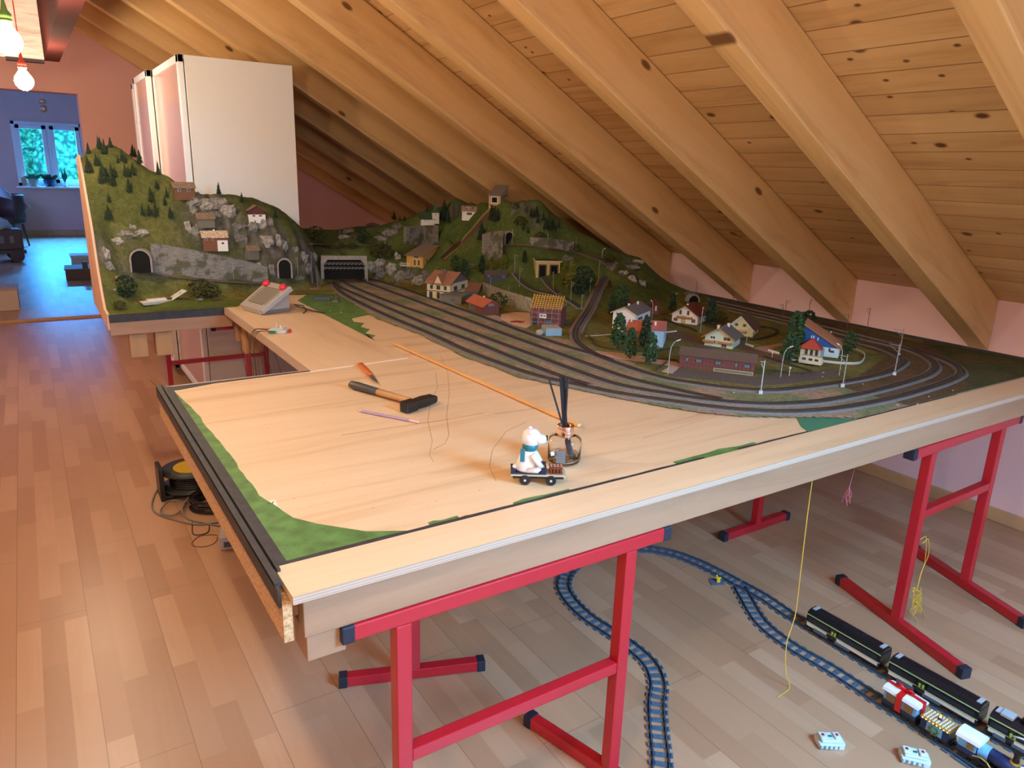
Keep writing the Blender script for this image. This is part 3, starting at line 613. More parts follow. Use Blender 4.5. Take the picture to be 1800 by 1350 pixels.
def model_track(label, path, m=BALL, wid=.020, bed=.0045, name='model_railway_track', sleepers=True):
    pa = smooth_path(path, .02); o = pa[0].copy(); pa = [p-o for p in pa]
    t_ = thing(name, label, 'railway track', o)
    sweep(MB(), pa, [(-wid-.006, -.002), (-wid, bed), (wid, bed), (wid+.006, -.002)]).build('ballast_bed', m, t_)
    if sleepers:
        sp = smooth_path(pa, .0085); sb = MB()
        for i in range(1, len(sp)-1):
            d = sp[i+1]-sp[i-1]; a = math.atan2(d.y, d.x); sb.cbox((0, 0, bed+.0006), (.0034, .027, .0014), Matrix.Translation(sp[i]) @ Matrix.Rotation(a, 4, 'Z'))
        so = sb.build('sleepers', SLP, t_); so['kind'] = 'stuff'
    for s_ in (-.00825, .00825): sweep(MB(), pa, [(s_-.0006, bed+.001), (s_-.0006, bed+.0036), (s_+.0006, bed+.0036), (s_+.0006, bed+.001)]).build('rail', RAILM, t_)
    return t_
zt = Z0+.0005
def gp_(l, z=zt): return [G(x, y, z) for x, y in l]
E_ = [(585, 497), (604, 517.5), (671, 552), (760, 590), (813, 615), (880, 641), (947, 663), (1033, 682), (1087, 693), (1180, 707), (1280, 720), (1380, 725), (1474, 719), (1569, 701), (1644, 679.5), (1678, 666), (1690, 655), (1674, 640), (1625, 621), (1588, 607.5), (1500, 585), (1400, 561), (1300, 538), (1245, 526)]
D_ = [(588, 496), (600, 507), (671, 538), (760, 575.6), (826.7, 600), (893, 627), (960, 654), (1000, 668), (1040, 680)]
C_ = [(600, 492), (615, 503), (682, 531), (760, 559), (866.7, 600), (960, 634), (1020, 656), (1087, 678), (1180, 695), (1260, 706), (1330, 711), (1380, 711), (1440, 707), (1512, 694), (1580, 677), (1630, 660), (1644, 644), (1625, 627), (1588, 613), (1500, 592), (1400, 567), (1300, 544), (1245, 531)]
B_ = [(622, 488), (645, 498), (682, 512), (760, 541), (827, 566), (893, 591), (960, 615), (1020, 637), (1100, 665), (1180, 685), (1230, 696), (1270, 704)]
A_ = [(640, 488), (680, 500), (716, 511), (760, 527), (853, 560), (920, 585), (960, 599), (1006.7, 614), (1046.7, 625), (1075, 634)]
F_ = [(1078, 463), (1072, 470), (1062, 490), (1050, 515), (1036, 545), (1020, 570), (1011, 588), (1016, 603), (1046, 624), (1090, 642), (1160, 664), (1220, 675), (1280, 683), (1333, 687), (1380, 686), (1474, 674), (1550, 658.5), (1585, 641), (1584, 630), (1550, 614), (1490, 598), (1400, 573), (1330, 556), (1280, 545)]
for lb, pth, m in (('outermost yard track curving round the whole front and right', E_, BALL), ('second yard track from the bare plywood edge', D_, BALL), ('middle yard track continuing into the wide right hand curve', C_, BALL), ('fourth yard track from the bare plywood edge', B_, BALL), ('yard track running directly past the yellow station', A_, BALL)):
    model_track(lb, gp_(pth), m)
fp = []
for i, (x, y) in enumerate(F_):
    if i < 7: p = GT(x, y); fp.append(p+Vector((0, 0, .009)))
    else: fp.append(G(x, y, zt))
model_track('innermost loop track climbing on a ramp to the hill', fp, BALL, .019)
# masonry embankment under the ramp
emb = MB(); ep = smooth_path(fp[:7], .02); sweep(emb, ep, [(-.040, -.10), (-.030, -.001), (.030, -.001), (.040, -.10)])
tag(emb.build('ramp_embankment', mat('pink_brown_masonry', (.30, .21, .16), .9, vary=.4, scale=120)), 'light brown masonry ramp carrying the track up towards the hill', 'embankment')
# upper lines on the hill
def hillpath(l, dz=.003): return [GT(x, y)+Vector((0, 0, dz)) for x, y in l]
def level(p, z0, z1_):
    n_ = len(p); return [Vector((q.x, q.y, z0+(z1_-z0)*i/(n_-1))) for i, q in enumerate(p)]
model_track('hill track on the ledge below the retaining wall at the left', hillpath([(242, 478), (268, 482), (300, 487), (350, 492), (400, 496), (440, 498), (480, 499)]), BALLB, .016, sleepers=True)
model_track('upper track crossing the ledge above the wide tunnel mouth', hillpath([(545, 430), (580, 431.5), (630, 432), (680, 432), (730, 433), (765, 434)]), BALLB, .015)
model_track('upper track along the hillside below the dark firs', hillpath([(888, 432), (930, 433), (965, 438), (1000, 442), (1030, 450), (1055, 459), (1070, 468)]), BALLB, .015)
model_track('shed approach track curving left of the locomotive shed', hillpath([(905, 482), (918, 498), (940, 512), (975, 520), (1000, 530), (1022, 545)]), BALL, .014)
model_track('short stub track leading into the open locomotive shed', hillpath([(955, 490), (962, 500), (972, 510), (985, 520)]), BALL, .012)
# funicular
fa, fbv = GT(776, 456), GT(872, 356)
fa.z += .004; fbv.z += .008
fun = thing('funicular_track', 'steep brown funicular track between the yellow stations', 'funicular track', fa)
fd = (fbv-fa); nseg = 24; pa = []
for k in range(nseg+1):
    t_ = k/nseg; x, y = 776+(872-776)*t_, 456+(356-456)*t_ + 6*math.sin(t_*PI)
    p = GT(x, y); p.z += .007; pa.append(p-fa)
sweep(MB(), pa, [(-.032, -.07), (-.028, 0), (.028, 0), (.032, -.07)]).build('track_bed', mk('funicular_brown', (.10, .055, .035), .8, vary=.3, scale=200), fun)
for s_ in (-.020, -.009, .009, .020): sweep(MB(), pa, [(s_-.001, 0), (s_-.001, .003), (s_+.001, .003), (s_+.001, 0)]).build('rail', mk('rusty_rail', (.05, .028, .02), .5), fun)
for s_ in (-.030, .030): sweep(MB(), pa, [(s_-.0015, -.01), (s_-.0015, .002), (s_+.0015, .002), (s_+.0015, -.01)]).build('track_edging', mk('yellowish_grass_edge', (.28, .24, .06), .9), fun)

# ------------------------------------------------------------------ walls, tunnels
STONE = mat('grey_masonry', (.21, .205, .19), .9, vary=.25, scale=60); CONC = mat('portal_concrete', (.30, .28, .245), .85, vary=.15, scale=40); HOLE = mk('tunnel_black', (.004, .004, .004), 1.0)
def masonry():
    n = NT('masonry_courses'); br = n.node('ShaderNodeTexBrick'); n.ln(n.mapping((1, 1, 1), rot=(PI/2, 0, 0)), br.inputs['Vector'])
    for k, v in (('Scale', 1), ('Mortar Size', .0008), ('Brick Width', .022), ('Row Height', .009)): br.inputs[k].default_value = v
    br.inputs['Color1'].default_value = (.15, .145, .13, 1); br.inputs['Color2'].default_value = (.24, .23, .205, 1); br.inputs['Mortar'].default_value = (.33, .31, .28, 1)
    f = n.noise(n.mapping((1, 1, 1)), 14, 4); n.color(n.mix(n.math('MULTIPLY', n.ramp(f, [(.50, (0, 0, 0)), (.58, (1, 1, 1))]), .75), br.outputs['Color'], (.06, .07, .02))); n.rough(.9); return n.m
MAS = masonry()
def wall(label, pts, thick=.012, m=MAS, name='retaining_wall', yoff=-.012):
    """pts: (px, py_bottom, py_top) on the landscape; a free standing masonry wall"""
    P0 = [(GT(x, yb), yt) for x, yb, yt in pts]; R = []
    o = P0[0][0].copy()
    for p, yt in P0:
        h_ = hgt(p, yt); q = p-o+Vector((0, yoff, 0)); R.append([q+Vector((0, 0, -.01)), q+Vector((0, thick+.03, -.01)), q+Vector((0, thick+.03, h_)), q+Vector((0, 0, h_))])
    w_ = MB().rings(R).build(name, m, loc=o); tag(w_, label, 'wall'); return w_
wall('long grey retaining wall on the left hill behind the curved ledge', [(270, 481, 428), (300, 486, 432), (345, 491, 440), (400, 495, 452), (440, 497, 460), (472, 498, 470)], yoff=-.0)
wall('tall brown retaining wall below the small white church', [(712, 428, 398), (740, 428, 397), (768, 428, 396)], yoff=-.02)
wall('grey block wall under the upper funicular station', [(850, 448, 412), (862, 456, 408), (880, 460, 406)], yoff=-.02)
wall('grey stone wall below the upper hillside track', [(935, 432, 417), (960, 434, 418), (1005, 440, 424)], yoff=-.02)
wall('light slatted retaining wall behind the small red goods shed', [(852, 515, 497), (880, 530, 508), (920, 546, 520), (932, 548, 524)], .004, mk('slatted_wall', (.30, .27, .20), .8, vary=.4, scale=90), 'slatted_wall', -.01)
def arch(w_, h_, n_=14):
    pts = [(-w_/2, 0)]
    for k in range(n_+1):
        a = PI-PI*k/n_; pts.append((w_/2*math.cos(a)*1.0, h_-w_/2+w_/2*math.sin(a)))
    return pts+[(w_/2, 0)]
def tunnel(label, px, py, pxr, pyt, rot=0, flat=False, deep=.12, rim=.008, m=CONC):
    """mouth: bottom-left px,py ; right edge pxr ; crown pyt"""
    a = GT(px, py); b = G(pxr, py, a.z); wd = (b-a).length; cpt = (a+b)/2; h_ = hgt(cpt, pyt); rz = math.atan2(b.y-a.y, b.x-a.x)+rot
    t_ = thing('tunnel_portal', label, 'tunnel', cpt+Vector((0, -.012, 0)), rz)
    inn = arch(wd, h_) if not flat else [(-wd/2, 0), (-wd/2, h_*.78), (-wd/2+wd*.10, h_), (wd/2-wd*.10, h_), (wd/2, h_*.78), (wd/2, 0)]
    out = arch(wd+rim*2, h_+rim) if not flat else [(-wd/2-rim, 0), (-wd/2-rim, h_+rim*1.6), (-wd/2-rim+.001, h_+rim*1.6), (wd/2+rim-.001, h_+rim*1.6), (wd/2+rim, h_+rim*1.6), (wd/2+rim, 0)]
    R = [[Vector((x, -.008, z)) for x, z in out], [Vector((x, .02, z)) for x, z in out]]
    q = MB(); nn = len(inn)
    vs4 = [Vector((x, y_, z)) for (x, z), y_ in [(p, -.008) for p in inn]+[(p, -.008) for p in out]+[(p, .03) for p in inn]+[(p, .03) for p in out]]
    fs4 = []
    for i in range(nn-1): fs4 += [(i, i+1, nn+i+1, nn+i), (2*nn+i, 3*nn+i, 3*nn+i+1, 2*nn+i+1), (i, 2*nn+i, 2*nn+i+1, i+1), (nn+i, nn+i+1, 3*nn+i+1, 3*nn+i)]
    q.add(vs4, fs4); q.build('portal_arch', m, t_)
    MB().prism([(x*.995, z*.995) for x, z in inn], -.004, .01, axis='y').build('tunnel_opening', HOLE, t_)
    return t_, wd, h_
tunnel('single arched tunnel mouth in the left hill', 233, 478, 266, 440)
tunnel('narrow tall tunnel mouth between left hill and wide portal', 490, 488, 511, 456)
tp, tw, th = tunnel('wide flat concrete tunnel mouth where all yard tracks enter', 569, 490, 640, 456, flat=True, rim=.014)
tunnel('small dark rock tunnel mouth at the back beside the pink wall', 1207, 530, 1224, 519)
tunnel('tall dark slot tunnel below the upper funicular station', 886, 432, 899, 408)

# ------------------------------------------------------------------ buildings
TILE = lambda n_, c_: mat(n_, c_, .8, vary=.18, scale=150)
GLS = mk('model_window_glass', (.05, .07, .08), .2); WHT = mk('model_white', (.80, .78, .72), .7); BRN = mk('model_brown_wood', (.16, .07, .03), .7); ORG = mk('model_orange_wood', (.50, .22, .06), .6)
def building(name, label, P, R, L_, yE, yA=None, ridge=None, wm=WHT, rm=None, over=.006, base=.01, thick=.0022, wins=(), cat='model building', gm=None, chim=(), hh=None, dims=None, bal=(), timber=None):
    """P near bottom corner, R and L_ its neighbours (pixels); yE eaves pixel over P, yA apex pixel (over the middle of the gable), ridge 'x' or 'y' or 'mono' or None"""
    p = GT(*P); r_ = G(R[0], R[1], p.z); l_ = G(L_[0], L_[1], p.z); u = (r_-p); wx = max(u.length, .02); v = (l_-p); wy = max(v.length, .02)
    if wx >= wy: ang = math.atan2(u.y, u.x)
    else: ang = math.atan2(v.y, v.x)-PI/2
    if dims: wx, wy, ang = dims
    h_ = hgt(p, yE) if hh is None else hh; t_ = thing(name, label, cat, p, ang)
    ux, uy = Vector((math.cos(ang), math.sin(ang), 0)), Vector((-math.sin(ang), math.cos(ang), 0))
    A_h = h_
    if ridge == 'x': A_h = hgt(p+uy*wy/2, yA)
    elif ridge == 'y': A_h = hgt(p+ux*wx/2, yA)
    elif ridge == 'mono': A_h = hgt(p+ux*wx, yA)
    elif ridge == 'monoy': A_h = hgt(p+uy*wy, yA)
    w_ = MB(); o_ = over; th_ = thick; rf = MB()
    if ridge is None: w_.box((0, 0, -base), (wx, wy, h_)); rf.box((-o_, -o_, h_), (wx+o_, wy+o_, h_+th_*1.5))
    elif ridge == 'x':
        w_.prism([(0, -base), (wy, -base), (wy, h_), (wy/2, A_h), (0, h_)], 0, wx, axis='x'); k = (A_h-h_)/(wy/2); e_ = h_-o_*k
        rf.prism([(-o_, e_), (wy/2, A_h), (wy+o_, e_), (wy+o_, e_+th_), (wy/2, A_h+th_*1.3), (-o_, e_+th_)], -o_, wx+o_, axis='x')
    elif ridge == 'y':
        w_.prism([(0, -base), (wx, -base), (wx, h_), (wx/2, A_h), (0, h_)], 0, wy, axis='y'); k = (A_h-h_)/(wx/2); e_ = h_-o_*k
        rf.prism([(-o_, e_), (wx/2, A_h), (wx+o_, e_), (wx+o_, e_+th_), (wx/2, A_h+th_*1.3), (-o_, e_+th_)], -o_, wy+o_, axis='y')
    elif ridge == 'mono':
        w_.prism([(0, -base), (wx, -base), (wx, A_h), (0, h_)], 0, wy, axis='y'); k = (A_h-h_)/wx
        rf.prism([(-o_*2, h_-o_*2*k), (wx+o_, A_h+o_*k), (wx+o_, A_h+o_*k+th_), (-o_*2, h_-o_*2*k+th_)], -o_, wy+o_, axis='y')
    elif ridge == 'monoy':
        w_.prism([(0, -base), (wy, -base), (wy, A_h), (0, h_)], 0, wx, axis='x'); k = (A_h-h_)/wy
        rf.prism([(-o_, h_-o_*k), (wy+o_, A_h+o_*k), (wy+o_, A_h+o_*k+th_), (-o_, h_-o_*k+th_)], -o_, wx+o_, axis='x')
    w_.build('walls', wm, t_); ro = rf.build('roof', rm or WHT, t_)
    if gm: # trim boards on the gable
        q = MB()
        if ridge == 'x':
            for s0, s1 in (((-o_, e_-.001), (wy/2, A_h-.001)), ((wy/2, A_h-.001), (wy+o_, e_-.001))):
                q.prism([s0, s1, (s1[0], s1[1]+.004), (s0[0], s0[1]+.004)], -o_-.0012, -o_, axis='x')
        else:
            for s0, s1 in (((-o_, e_-.001), (wx/2, A_h-.001)), ((wx/2, A_h-.001), (wx+o_, e_-.001))):
                q.prism([s0, s1, (s1[0], s1[1]+.004), (s0[0], s0[1]+.004)], -o_-.0012, -o_, axis='y')
        q.build('barge_board', gm, t_)
    for wn in wins:
        f_, a, z, w1, h1 = wn[:5]; fm = wn[5] if len(wn) > 5 else WHT; pm = wn[6] if len(wn) > 6 else GLS; nm = wn[7] if len(wn) > 7 else 'window'
        q = MB()
        def fb_(a0, z0, a1, z1_, d): 
            if f_ == 'S': q.box((a0, -d, z0), (a1, .001, z1_))
            else: q.box((-d, a0, z0), (.001, a1, z1_))
        span = wx if f_ == 'S' else wy; top = A_h if (f_ == 'S') == (ridge == 'y') and ridge in ('x', 'y') else h_
        ac, zc, w1, h1 = a*span, z*top, w1*span, h1*top
        q.mat(0); fb_(ac-w1/2, zc-h1/2, ac+w1/2, zc+h1/2, .0009); q.mat(1); m_ = min(w1, h1)*.16
        if nm == 'window' and w1 > h1*.75: fb_(ac-w1/2+m_, zc-h1/2+m_, ac-m_*.4, zc+h1/2-m_, .0013); fb_(ac+m_*.4, zc-h1/2+m_, ac+w1/2-m_, zc+h1/2-m_, .0013)
        else: fb_(ac-w1/2+m_, zc-h1/2+m_, ac+w1/2-m_, zc+h1/2-m_, .0013)
        q.build(nm, [fm, pm], t_)
    for (cx_, cy_, s_, hz_) in chim:
        zc = A_h; MB().box((cx_*wx-s_/2, cy_*wy-s_/2, h_), (cx_*wx+s_/2, cy_*wy+s_/2, A_h+hz_)).box((cx_*wx-s_*.65, cy_*wy-s_*.65, A_h+hz_), (cx_*wx+s_*.65, cy_*wy+s_*.65, A_h+hz_+.002)).build('chimney', WHT, t_)
    for (f_, a0, a1, z, dp, m_) in bal:
        q = MB(); span = wx if f_ == 'S' else wy; a0, a1, z = a0*span, a1*span, z*h_
        bb = (lambda x0, y0, z0, x1, y1, z1_: q.box((x0, -y1, z0), (x1, -y0, z1_))) if f_ == 'S' else (lambda x0, y0, z0, x1, y1, z1_: q.box((-y1, x0, z0), (-y0, x1, z1_)))
        bb(a0, 0, z, a1, dp, z+.0015); bb(a0, dp-.001, z, a1, dp, z+.010); bb(a0, 0, z, a0+.001, dp, z+.010); bb(a1-.001, 0, z, a1, dp, z+.010)
        q.build('balcony', m_, t_)
    if timber:
        q = MB(); tm, nv, nh, fs_2 = timber
        for f_ in fs_2:
            span = wx if f_ == 'S' else wy
            for k in range(nv+1):
                a = span*k/nv; q.box((a-.0008, -.0007, 0), (a+.0008, .0005, h_)) if f_ == 'S' else q.box((-.0007, a-.0008, 0), (.0005, a+.0008, h_))
            for k in range(nh+1):
                z = h_*k/nh; q.box((0, -.0007, z-.0008), (span, .0005, z+.0008)) if f_ == 'S' else q.box((-.0007, 0, z-.0008), (.0005, span, z+.0008))
        q.build('timber_framing', tm, t_)
    return t_, wx, wy, h_, A_h
CREAM = mk('model_cream_plaster', (.70, .58, .34), .75); TERRA = TILE('terracotta_tiles', (.36, .16, .09)); REDT = TILE('bright_red_tiles', (.48, .12, .06)); GREYR = TILE('grey_roof_sheet', (.16, .135, .115)); BRR = TILE('brown_roof_tiles', (.13, .075, .05))
YEL = mk('model_yellow_orange', (.62, .34, .08), .7); BRICK = mat('model_brick', (.20, .06, .045), .85, vary=.25, scale=220); GRW = mk('model_grey_boarding', (.17, .16, .12), .8); DKR = TILE('dark_red_tiles', (.19, .035, .025))
LTW = mk('model_pale_wood', (.60, .42, .22), .7); DKF = mk('dark_window_frame', (.06, .045, .04), .7)
# station
st = building('model_station', 'cream two storey model station with terracotta roof beside the tracks', (790.7, 528.2), (822, 519), (767.6, 521.3), 499.5, 479, 'y', CREAM, TERRA, .012, chim=(), gm=DKF,
    wins=[('W', .2, .72, .12, .24, DKF), ('W', .5, .72, .16, .26, DKF), ('W', .8, .72, .12, .24, DKF), ('W', .17, .24, .14, .40, DKF, GLS, 'door'), ('W', .5, .24, .14, .40, DKF, GLS, 'door'), ('W', .83, .24, .14, .40, DKF, GLS, 'door'), ('S', .3, .42, .18, .16, DKF), ('S', .72, .42, .18, .16, DKF), ('S', .5, .78, .24, .12, DKF)])
t_, wx, wy, h_, A_h = st
MB().prism([(0, h_-.0005), (wx, h_-.0005), (wx/2, A_h-.001)], -.0015, 0, axis='y').build('shingled_gable', mk('grey_shingles', (.15, .135, .115), .9), t_)
MB().box((-.0015, -.0015, h_*.47), (wx, wy, h_*.51)).build('storey_band', DKF, t_)
q = MB(); q.prism([(wy*.32, h_*.92), (wy*.68, h_*.92), (wy*.5, A_h*.96)], -.006, wx*.45, axis='x'); q.build('cross_gable', CREAM, t_)
q = MB(); q.prism([(wy*.27, h_*.86), (wy*.5, A_h*.97), (wy*.73, h_*.86), (wy*.73, h_*.90), (wy*.5, A_h*1.0), (wy*.27, h_*.90)], -.012, wx*.45, axis='x'); q.build('cross_gable_roof', TERRA, t_)
q = MB()
for a in (.45, .55): q.box((wx*.38, wy*(a+.07), A_h*.9), (wx*.38+.006, wy*(a+.07)+.006, A_h+.016))
q.build('chimney', GRW, t_)
building('station_annex', 'grey boarded flat roofed annex attached to the cream station', (811, 535.5), (829, 529), (792.6, 529), 522, None, None, GRW, mk('annex_roof', (.17, .15, .12), .8), .006, wins=[('W', .4, .5, .28, .6, GRW, mk('door_grey', (.11, .11, .09), .8), 'door')])
building('station_outbuilding', 'low outbuilding with brown tiled roof behind the cream station', (839, 521), (850, 512), (824, 516), 512, 499, 'y', GRW, TERRA, .008)
building('goods_shed', 'small brick goods shed with bright orange red roof beside tracks', (849.3, 553.4), (868.9, 549.5), (821.8, 542.4), 538.5, 528, 'y', BRICK, REDT, .010, timber=(DKF, 4, 3, 'SW'), chim=((.5, .45, .006, .008),),
    wins=[('W', .82, .42, .17, .75, GRW, mk('door_grey', (.11, .11, .09), .8), 'door'), ('W', .58, .42, .17, .75, GRW, mk('door_grey', (.11, .11, .09), .8), 'door'), ('S', .5, .68, .3, .12, WHT, GLS)])
# house under construction
t_, wx, wy, h_, A_h = building('half_built_house', 'half built brick model house with open yellow roof battens and scaffolding', (985, 576), (993, 567), (932.5, 571.7), 544, 525, None, BRICK, mk('floor_slab', (.3, .2, .15), .8), .0, wins=[('W', .30, .68, .12, .14, DKF), ('W', .52, .68, .10, .14, DKF), ('W', .86, .22, .16, .38, DKF, GLS, 'door'), ('W', .4, .25, .2, .3, DKF, mk('tarp_blue', (.12, .22, .35), .6))])
q = MB(); yb = mk('yellow_roof_timber', (.72, .40, .07), .6); gA = h_+.052
for k in range(12):
    y = wy*k/11
    q.prism([(-.006, h_-.004), (wx*.5, gA), (wx*.5, gA+.003), (-.006, h_)], y-.0012, y+.0012, axis='y'); q.prism([(wx+.004, h_), (wx*.5, gA), (wx*.5, gA+.003), (wx+.004, h_+.004)], y-.0012, y+.0012, axis='y')
for k in range(7):
    s_ = k/7; x = -.006+(wx*.5+.006)*s_; z = h_+(gA-h_)*s_+.002; q.box((x, -.004, z), (x+.0015, wy+.004, z+.0018))
q.build('roof_timbers', yb, t_)
q = MB(); q.mat(0)
for k in range(5):
    y = wy*(.06+.22*k)
    for x in (-.012, -.022): q.tube([(x, y, 0), (x, y, h_+.002)], .0006, 5)
for z in (.25, .5, .78):
    for x in (-.012, -.022): q.tube([(x, 0, h_*z), (x, wy, h_*z)], .0005, 5)
q.tube([(-.022, wy*.1, h_*.25), (-.022, wy*.3, h_*.78)], .0005, 5).tube([(-.022, wy*.6, h_*.25), (-.022, wy*.8, h_*.78)], .0005, 5)
q.build('scaffolding', mk('scaffold_grey', (.30, .30, .34), .5), t_)
sg = MB().box((-.024, wy*.45, h_*.5), (-.0225, wy*.68, h_*.74)).build('site_sign', WHT, t_)
q = MB(); q.box((-.0246, wy*.48, h_*.6), (-.024, wy*.54, h_*.66)).box((-.0246, wy*.57, h_*.56), (-.024, wy*.65, h_*.58)).box((-.0246, wy*.57, h_*.62), (-.024, wy*.65, h_*.68)); q.build('sign_pictogram', BLACK, sg)
building('site_container', 'small pale blue site container in front of the half built house', (959.5, 590.5), (984, 588.5), (951.5, 583), 579, None, None, mk('container_blue', (.26, .42, .50), .6), mk('container_roof', (.45, .38, .33), .6), .0)
o = MB(); o.smooth = True; o.lathe([(.006, -.014), (.013, -.010), (.0135, 0), (.013, .010), (.008, .016), (.003, .018)], n=16, M=Matrix.Translation(GT(948, 590)+Vector((0, 0, .014))) @ Matrix.Rotation(1.2, 4, 'X') @ Matrix.Rotation(.5, 4, 'Y'))
tag(o.build('cement_mixer_drum', mk('mixer_drum', (.42, .38, .32), .5)), 'grey model cement mixer drum left of the pale blue container', 'mixer')
# locomotive shed
t_, wx, wy, h_, A_h = building('locomotive_shed', 'yellow framed two bay locomotive shed open at the front', (941.7, 489), (984, 491), (932.5, 479), 460, None, None, mk('shed_yellow', (.56, .46, .18), .7), mk('shed_roof_dark', (.07, .07, .075), .7), -.004, wins=[('S', .27, .42, .34, .84, DKF, HOLE, 'doorway'), ('S', .75, .42, .36, .84, DKF, HOLE, 'doorway')])
MB().box((-.004, -.006, h_), (wx+.01, -.001, h_+.006)).box((-.004, -.006, h_), (-.001, wy+.004, h_+.006)).box((-.004, wy, h_), (wx+.01, wy+.004, h_+.006)).build('fascia', mk('shed_fascia', (.70, .64, .36), .6), t_)
# funicular stations
t_, wx, wy, h_, A_h = building('funicular_valley_station', 'yellow orange valley station of the funicular with sloping brown roof', (743.6, 469.5), (770.3, 464), (718, 466.5), 450, 432.5, 'mono', YEL, mk('station_roof_brown', (.26, .19, .14), .8), .008, base=.02,
    wins=[('S', .25, .5, .06, .35, BRN), ('S', .45, .6, .06, .35, BRN), ('S', .68, .75, .06, .4, BRN), ('S', .86, .88, .06, .4, BRN), ('W', .25, .35, .2, .6, CREAM, BRN, 'door'), ('W', .5, .35, .2, .6, CREAM, BRN, 'door'), ('W', .42, .85, .3, .2, CREAM, GLS)])
q = MB(); q.box((-.03, wy*.65, 0), (-.001, wy*1.25, .002)); q.box((-.03, wy*.65, .018), (-.028, wy*1.25, .020))
for k in range(9): q.box((-.03, wy*(.65+.075*k), 0), (-.0285, wy*(.65+.075*k)+.0015, .018))
q.build('terrace_railing', WHT, t_)
fang = t_.rotation_euler.z
building('funicular_mountain_station', 'small mountain station of the funicular with red car in its doorway', (879.4, 357.5), (901, 350), (858.5, 353.5), 343, 327, 'mono', mk('mountain_station_tan', (.50, .36, .20), .7), mk('station_roof_grey', (.24, .20, .17), .8), .006, base=.05, dims=(.115, .078, fang),
    wins=[('S', .25, .7, .08, .3, BRN), ('S', .45, .8, .08, .3, BRN), ('S', .65, .9, .08, .3, BRN), ('S', .84, 1.0, .08, .3, BRN), ('W', .5, .38, .62, .9, mk('station_posts', (.70, .58, .36), .7), HOLE, 'doorway')])
p = GT(866, 353); tag(MB().cbox((0, 0, .018), (.016, .020, .024)).build('funicular_car', mk('car_red', (.5, .03, .03), .5), loc=p+Vector((-.006, -.02, 0)), rotz=-.3, bevel=.002), 'small red funicular car in the mountain station doorway', 'funicular car')

def facing(p): return math.atan2(p.y, p.x)-PI/2       # local x runs left to right as seen from here
def block(name, label, px, py, wpx, hpx, rise, dpt=.7, ridge='x', rot=0.0, wm=WHT, rm=BRR, low=None, lowx=-.501, wins=(), sink=.03, over=.007, chim=(), cat='model chalet'):
    """free building seen frontally: centre of its base, width and wall height in pixels"""
    p = GT(px, py); dist = (p-Vector((0, 0, CAMZ))).dot(CF); k = dist/FPX; wx = wpx*k; h_ = hpx*k*.9; ri = rise*k; wy = wx*dpt; p = p-Vector((p.x, p.y, 0)).normalized()*.03; t_ = thing(name, label, cat, p, facing(p)+rot)
    w_ = MB(); rf = MB(); th = .002; o_ = over
    if ridge == 'x':
        w_.prism([(0, -sink), (wy, -sink), (wy, h_), (wy/2, h_+ri), (0, h_)], -wx/2, wx/2, axis='x'); kk = ri/(wy/2); e_ = h_-o_*kk
        rf.prism([(-o_, e_), (wy/2, h_+ri), (wy+o_, e_), (wy+o_, e_+th), (wy/2, h_+ri+th), (-o_, e_+th)], -wx/2-o_, wx/2+o_, axis='x')
    else:
        w_.prism([(-wx/2, -sink), (wx/2, -sink), (wx/2, h_), (0, h_+ri), (-wx/2, h_)], 0, wy, axis='y'); kk = ri/(wx/2); e_ = h_-o_*kk
        rf.prism([(-wx/2-o_, e_), (0, h_+ri), (wx/2+o_, e_), (wx/2+o_, e_+th), (0, h_+ri+th), (-wx/2-o_, e_+th)], -o_, wy+o_, axis='y')
    w_.build('walls', wm, t_); rf.build('roof', rm, t_)
    if low: MB().box((wx*lowx, -.001, -sink), (wx/2+.001, wy*.9, h_*(.42 if lowx < 0 else .6))).build('plastered_base', low, t_)
    for a, z, w1, h1 in wins:
        q = MB().mat(0); q.box((a*wx-w1*wx/2, -.002, z*h_-h1*h_/2), (a*wx+w1*wx/2, 0, z*h_+h1*h_/2)); q.mat(1).box((a*wx-w1*wx/2+.001, -.0026, z*h_-h1*h_/2+.001), (a*wx+w1*wx/2-.001, 0, z*h_+h1*h_/2-.001)); q.build('window', [WHT, GLS], t_)
    for cx_, cy_, s_ in chim: MB().box((cx_*wx-s_/2, cy_*wy-s_/2, h_), (cx_*wx+s_/2, cy_*wy+s_/2, h_+ri+s_*1.2)).build('chimney', WHT, t_)
    return t_, wx, wy, h_, ri
SHG = mat('weathered_shingles', (.24, .17, .11), .9, vary=.4, scale=160)
block('model_chalet', 'grey brown wooden chalet highest on the left hill near the wardrobe', 325, 341, 34, 13, 8, .6, 'x', .25, BRN, SHG, wins=((-.25, .6, .14, .4), (.2, .6, .14, .4)))
block('model_chalet', 'low grey hut under shingle roof set in the left hill rocks', 363, 390, 28, 8, 8, .7, 'x', .3, GRW, SHG)
block('model_chalet', 'brown chalet with white base and stones on its pale roof', 379, 431, 40, 17, 9, .6, 'x', .1, mk('chalet_red_brown', (.20, .08, .04), .8), mat('stone_weighted_roof', (.55, .43, .30), .9, vary=.5, scale=130), low=WHT, lowx=.08, wins=((-.35, .72, .09, .2), (-.1, .72, .09, .2), (.3, .28, .12, .25)), chim=((.0, .5, .008),))
block('model_chalet', 'dark brown chalet with white base at the right end of left hill', 452, 382, 28, 14, 8, .7, 'y', .25, mk('chalet_dark_brown', (.10, .03, .02), .8), SHG, low=WHT, wins=((.2, .25, .2, .25), (-.2, .25, .2, .25)))
block('model_hut', 'tiny grey hut above the end of the grey retaining wall', 446, 446, 20, 9, 6, .6, 'x', .5, GRW, SHG, cat='model hut')
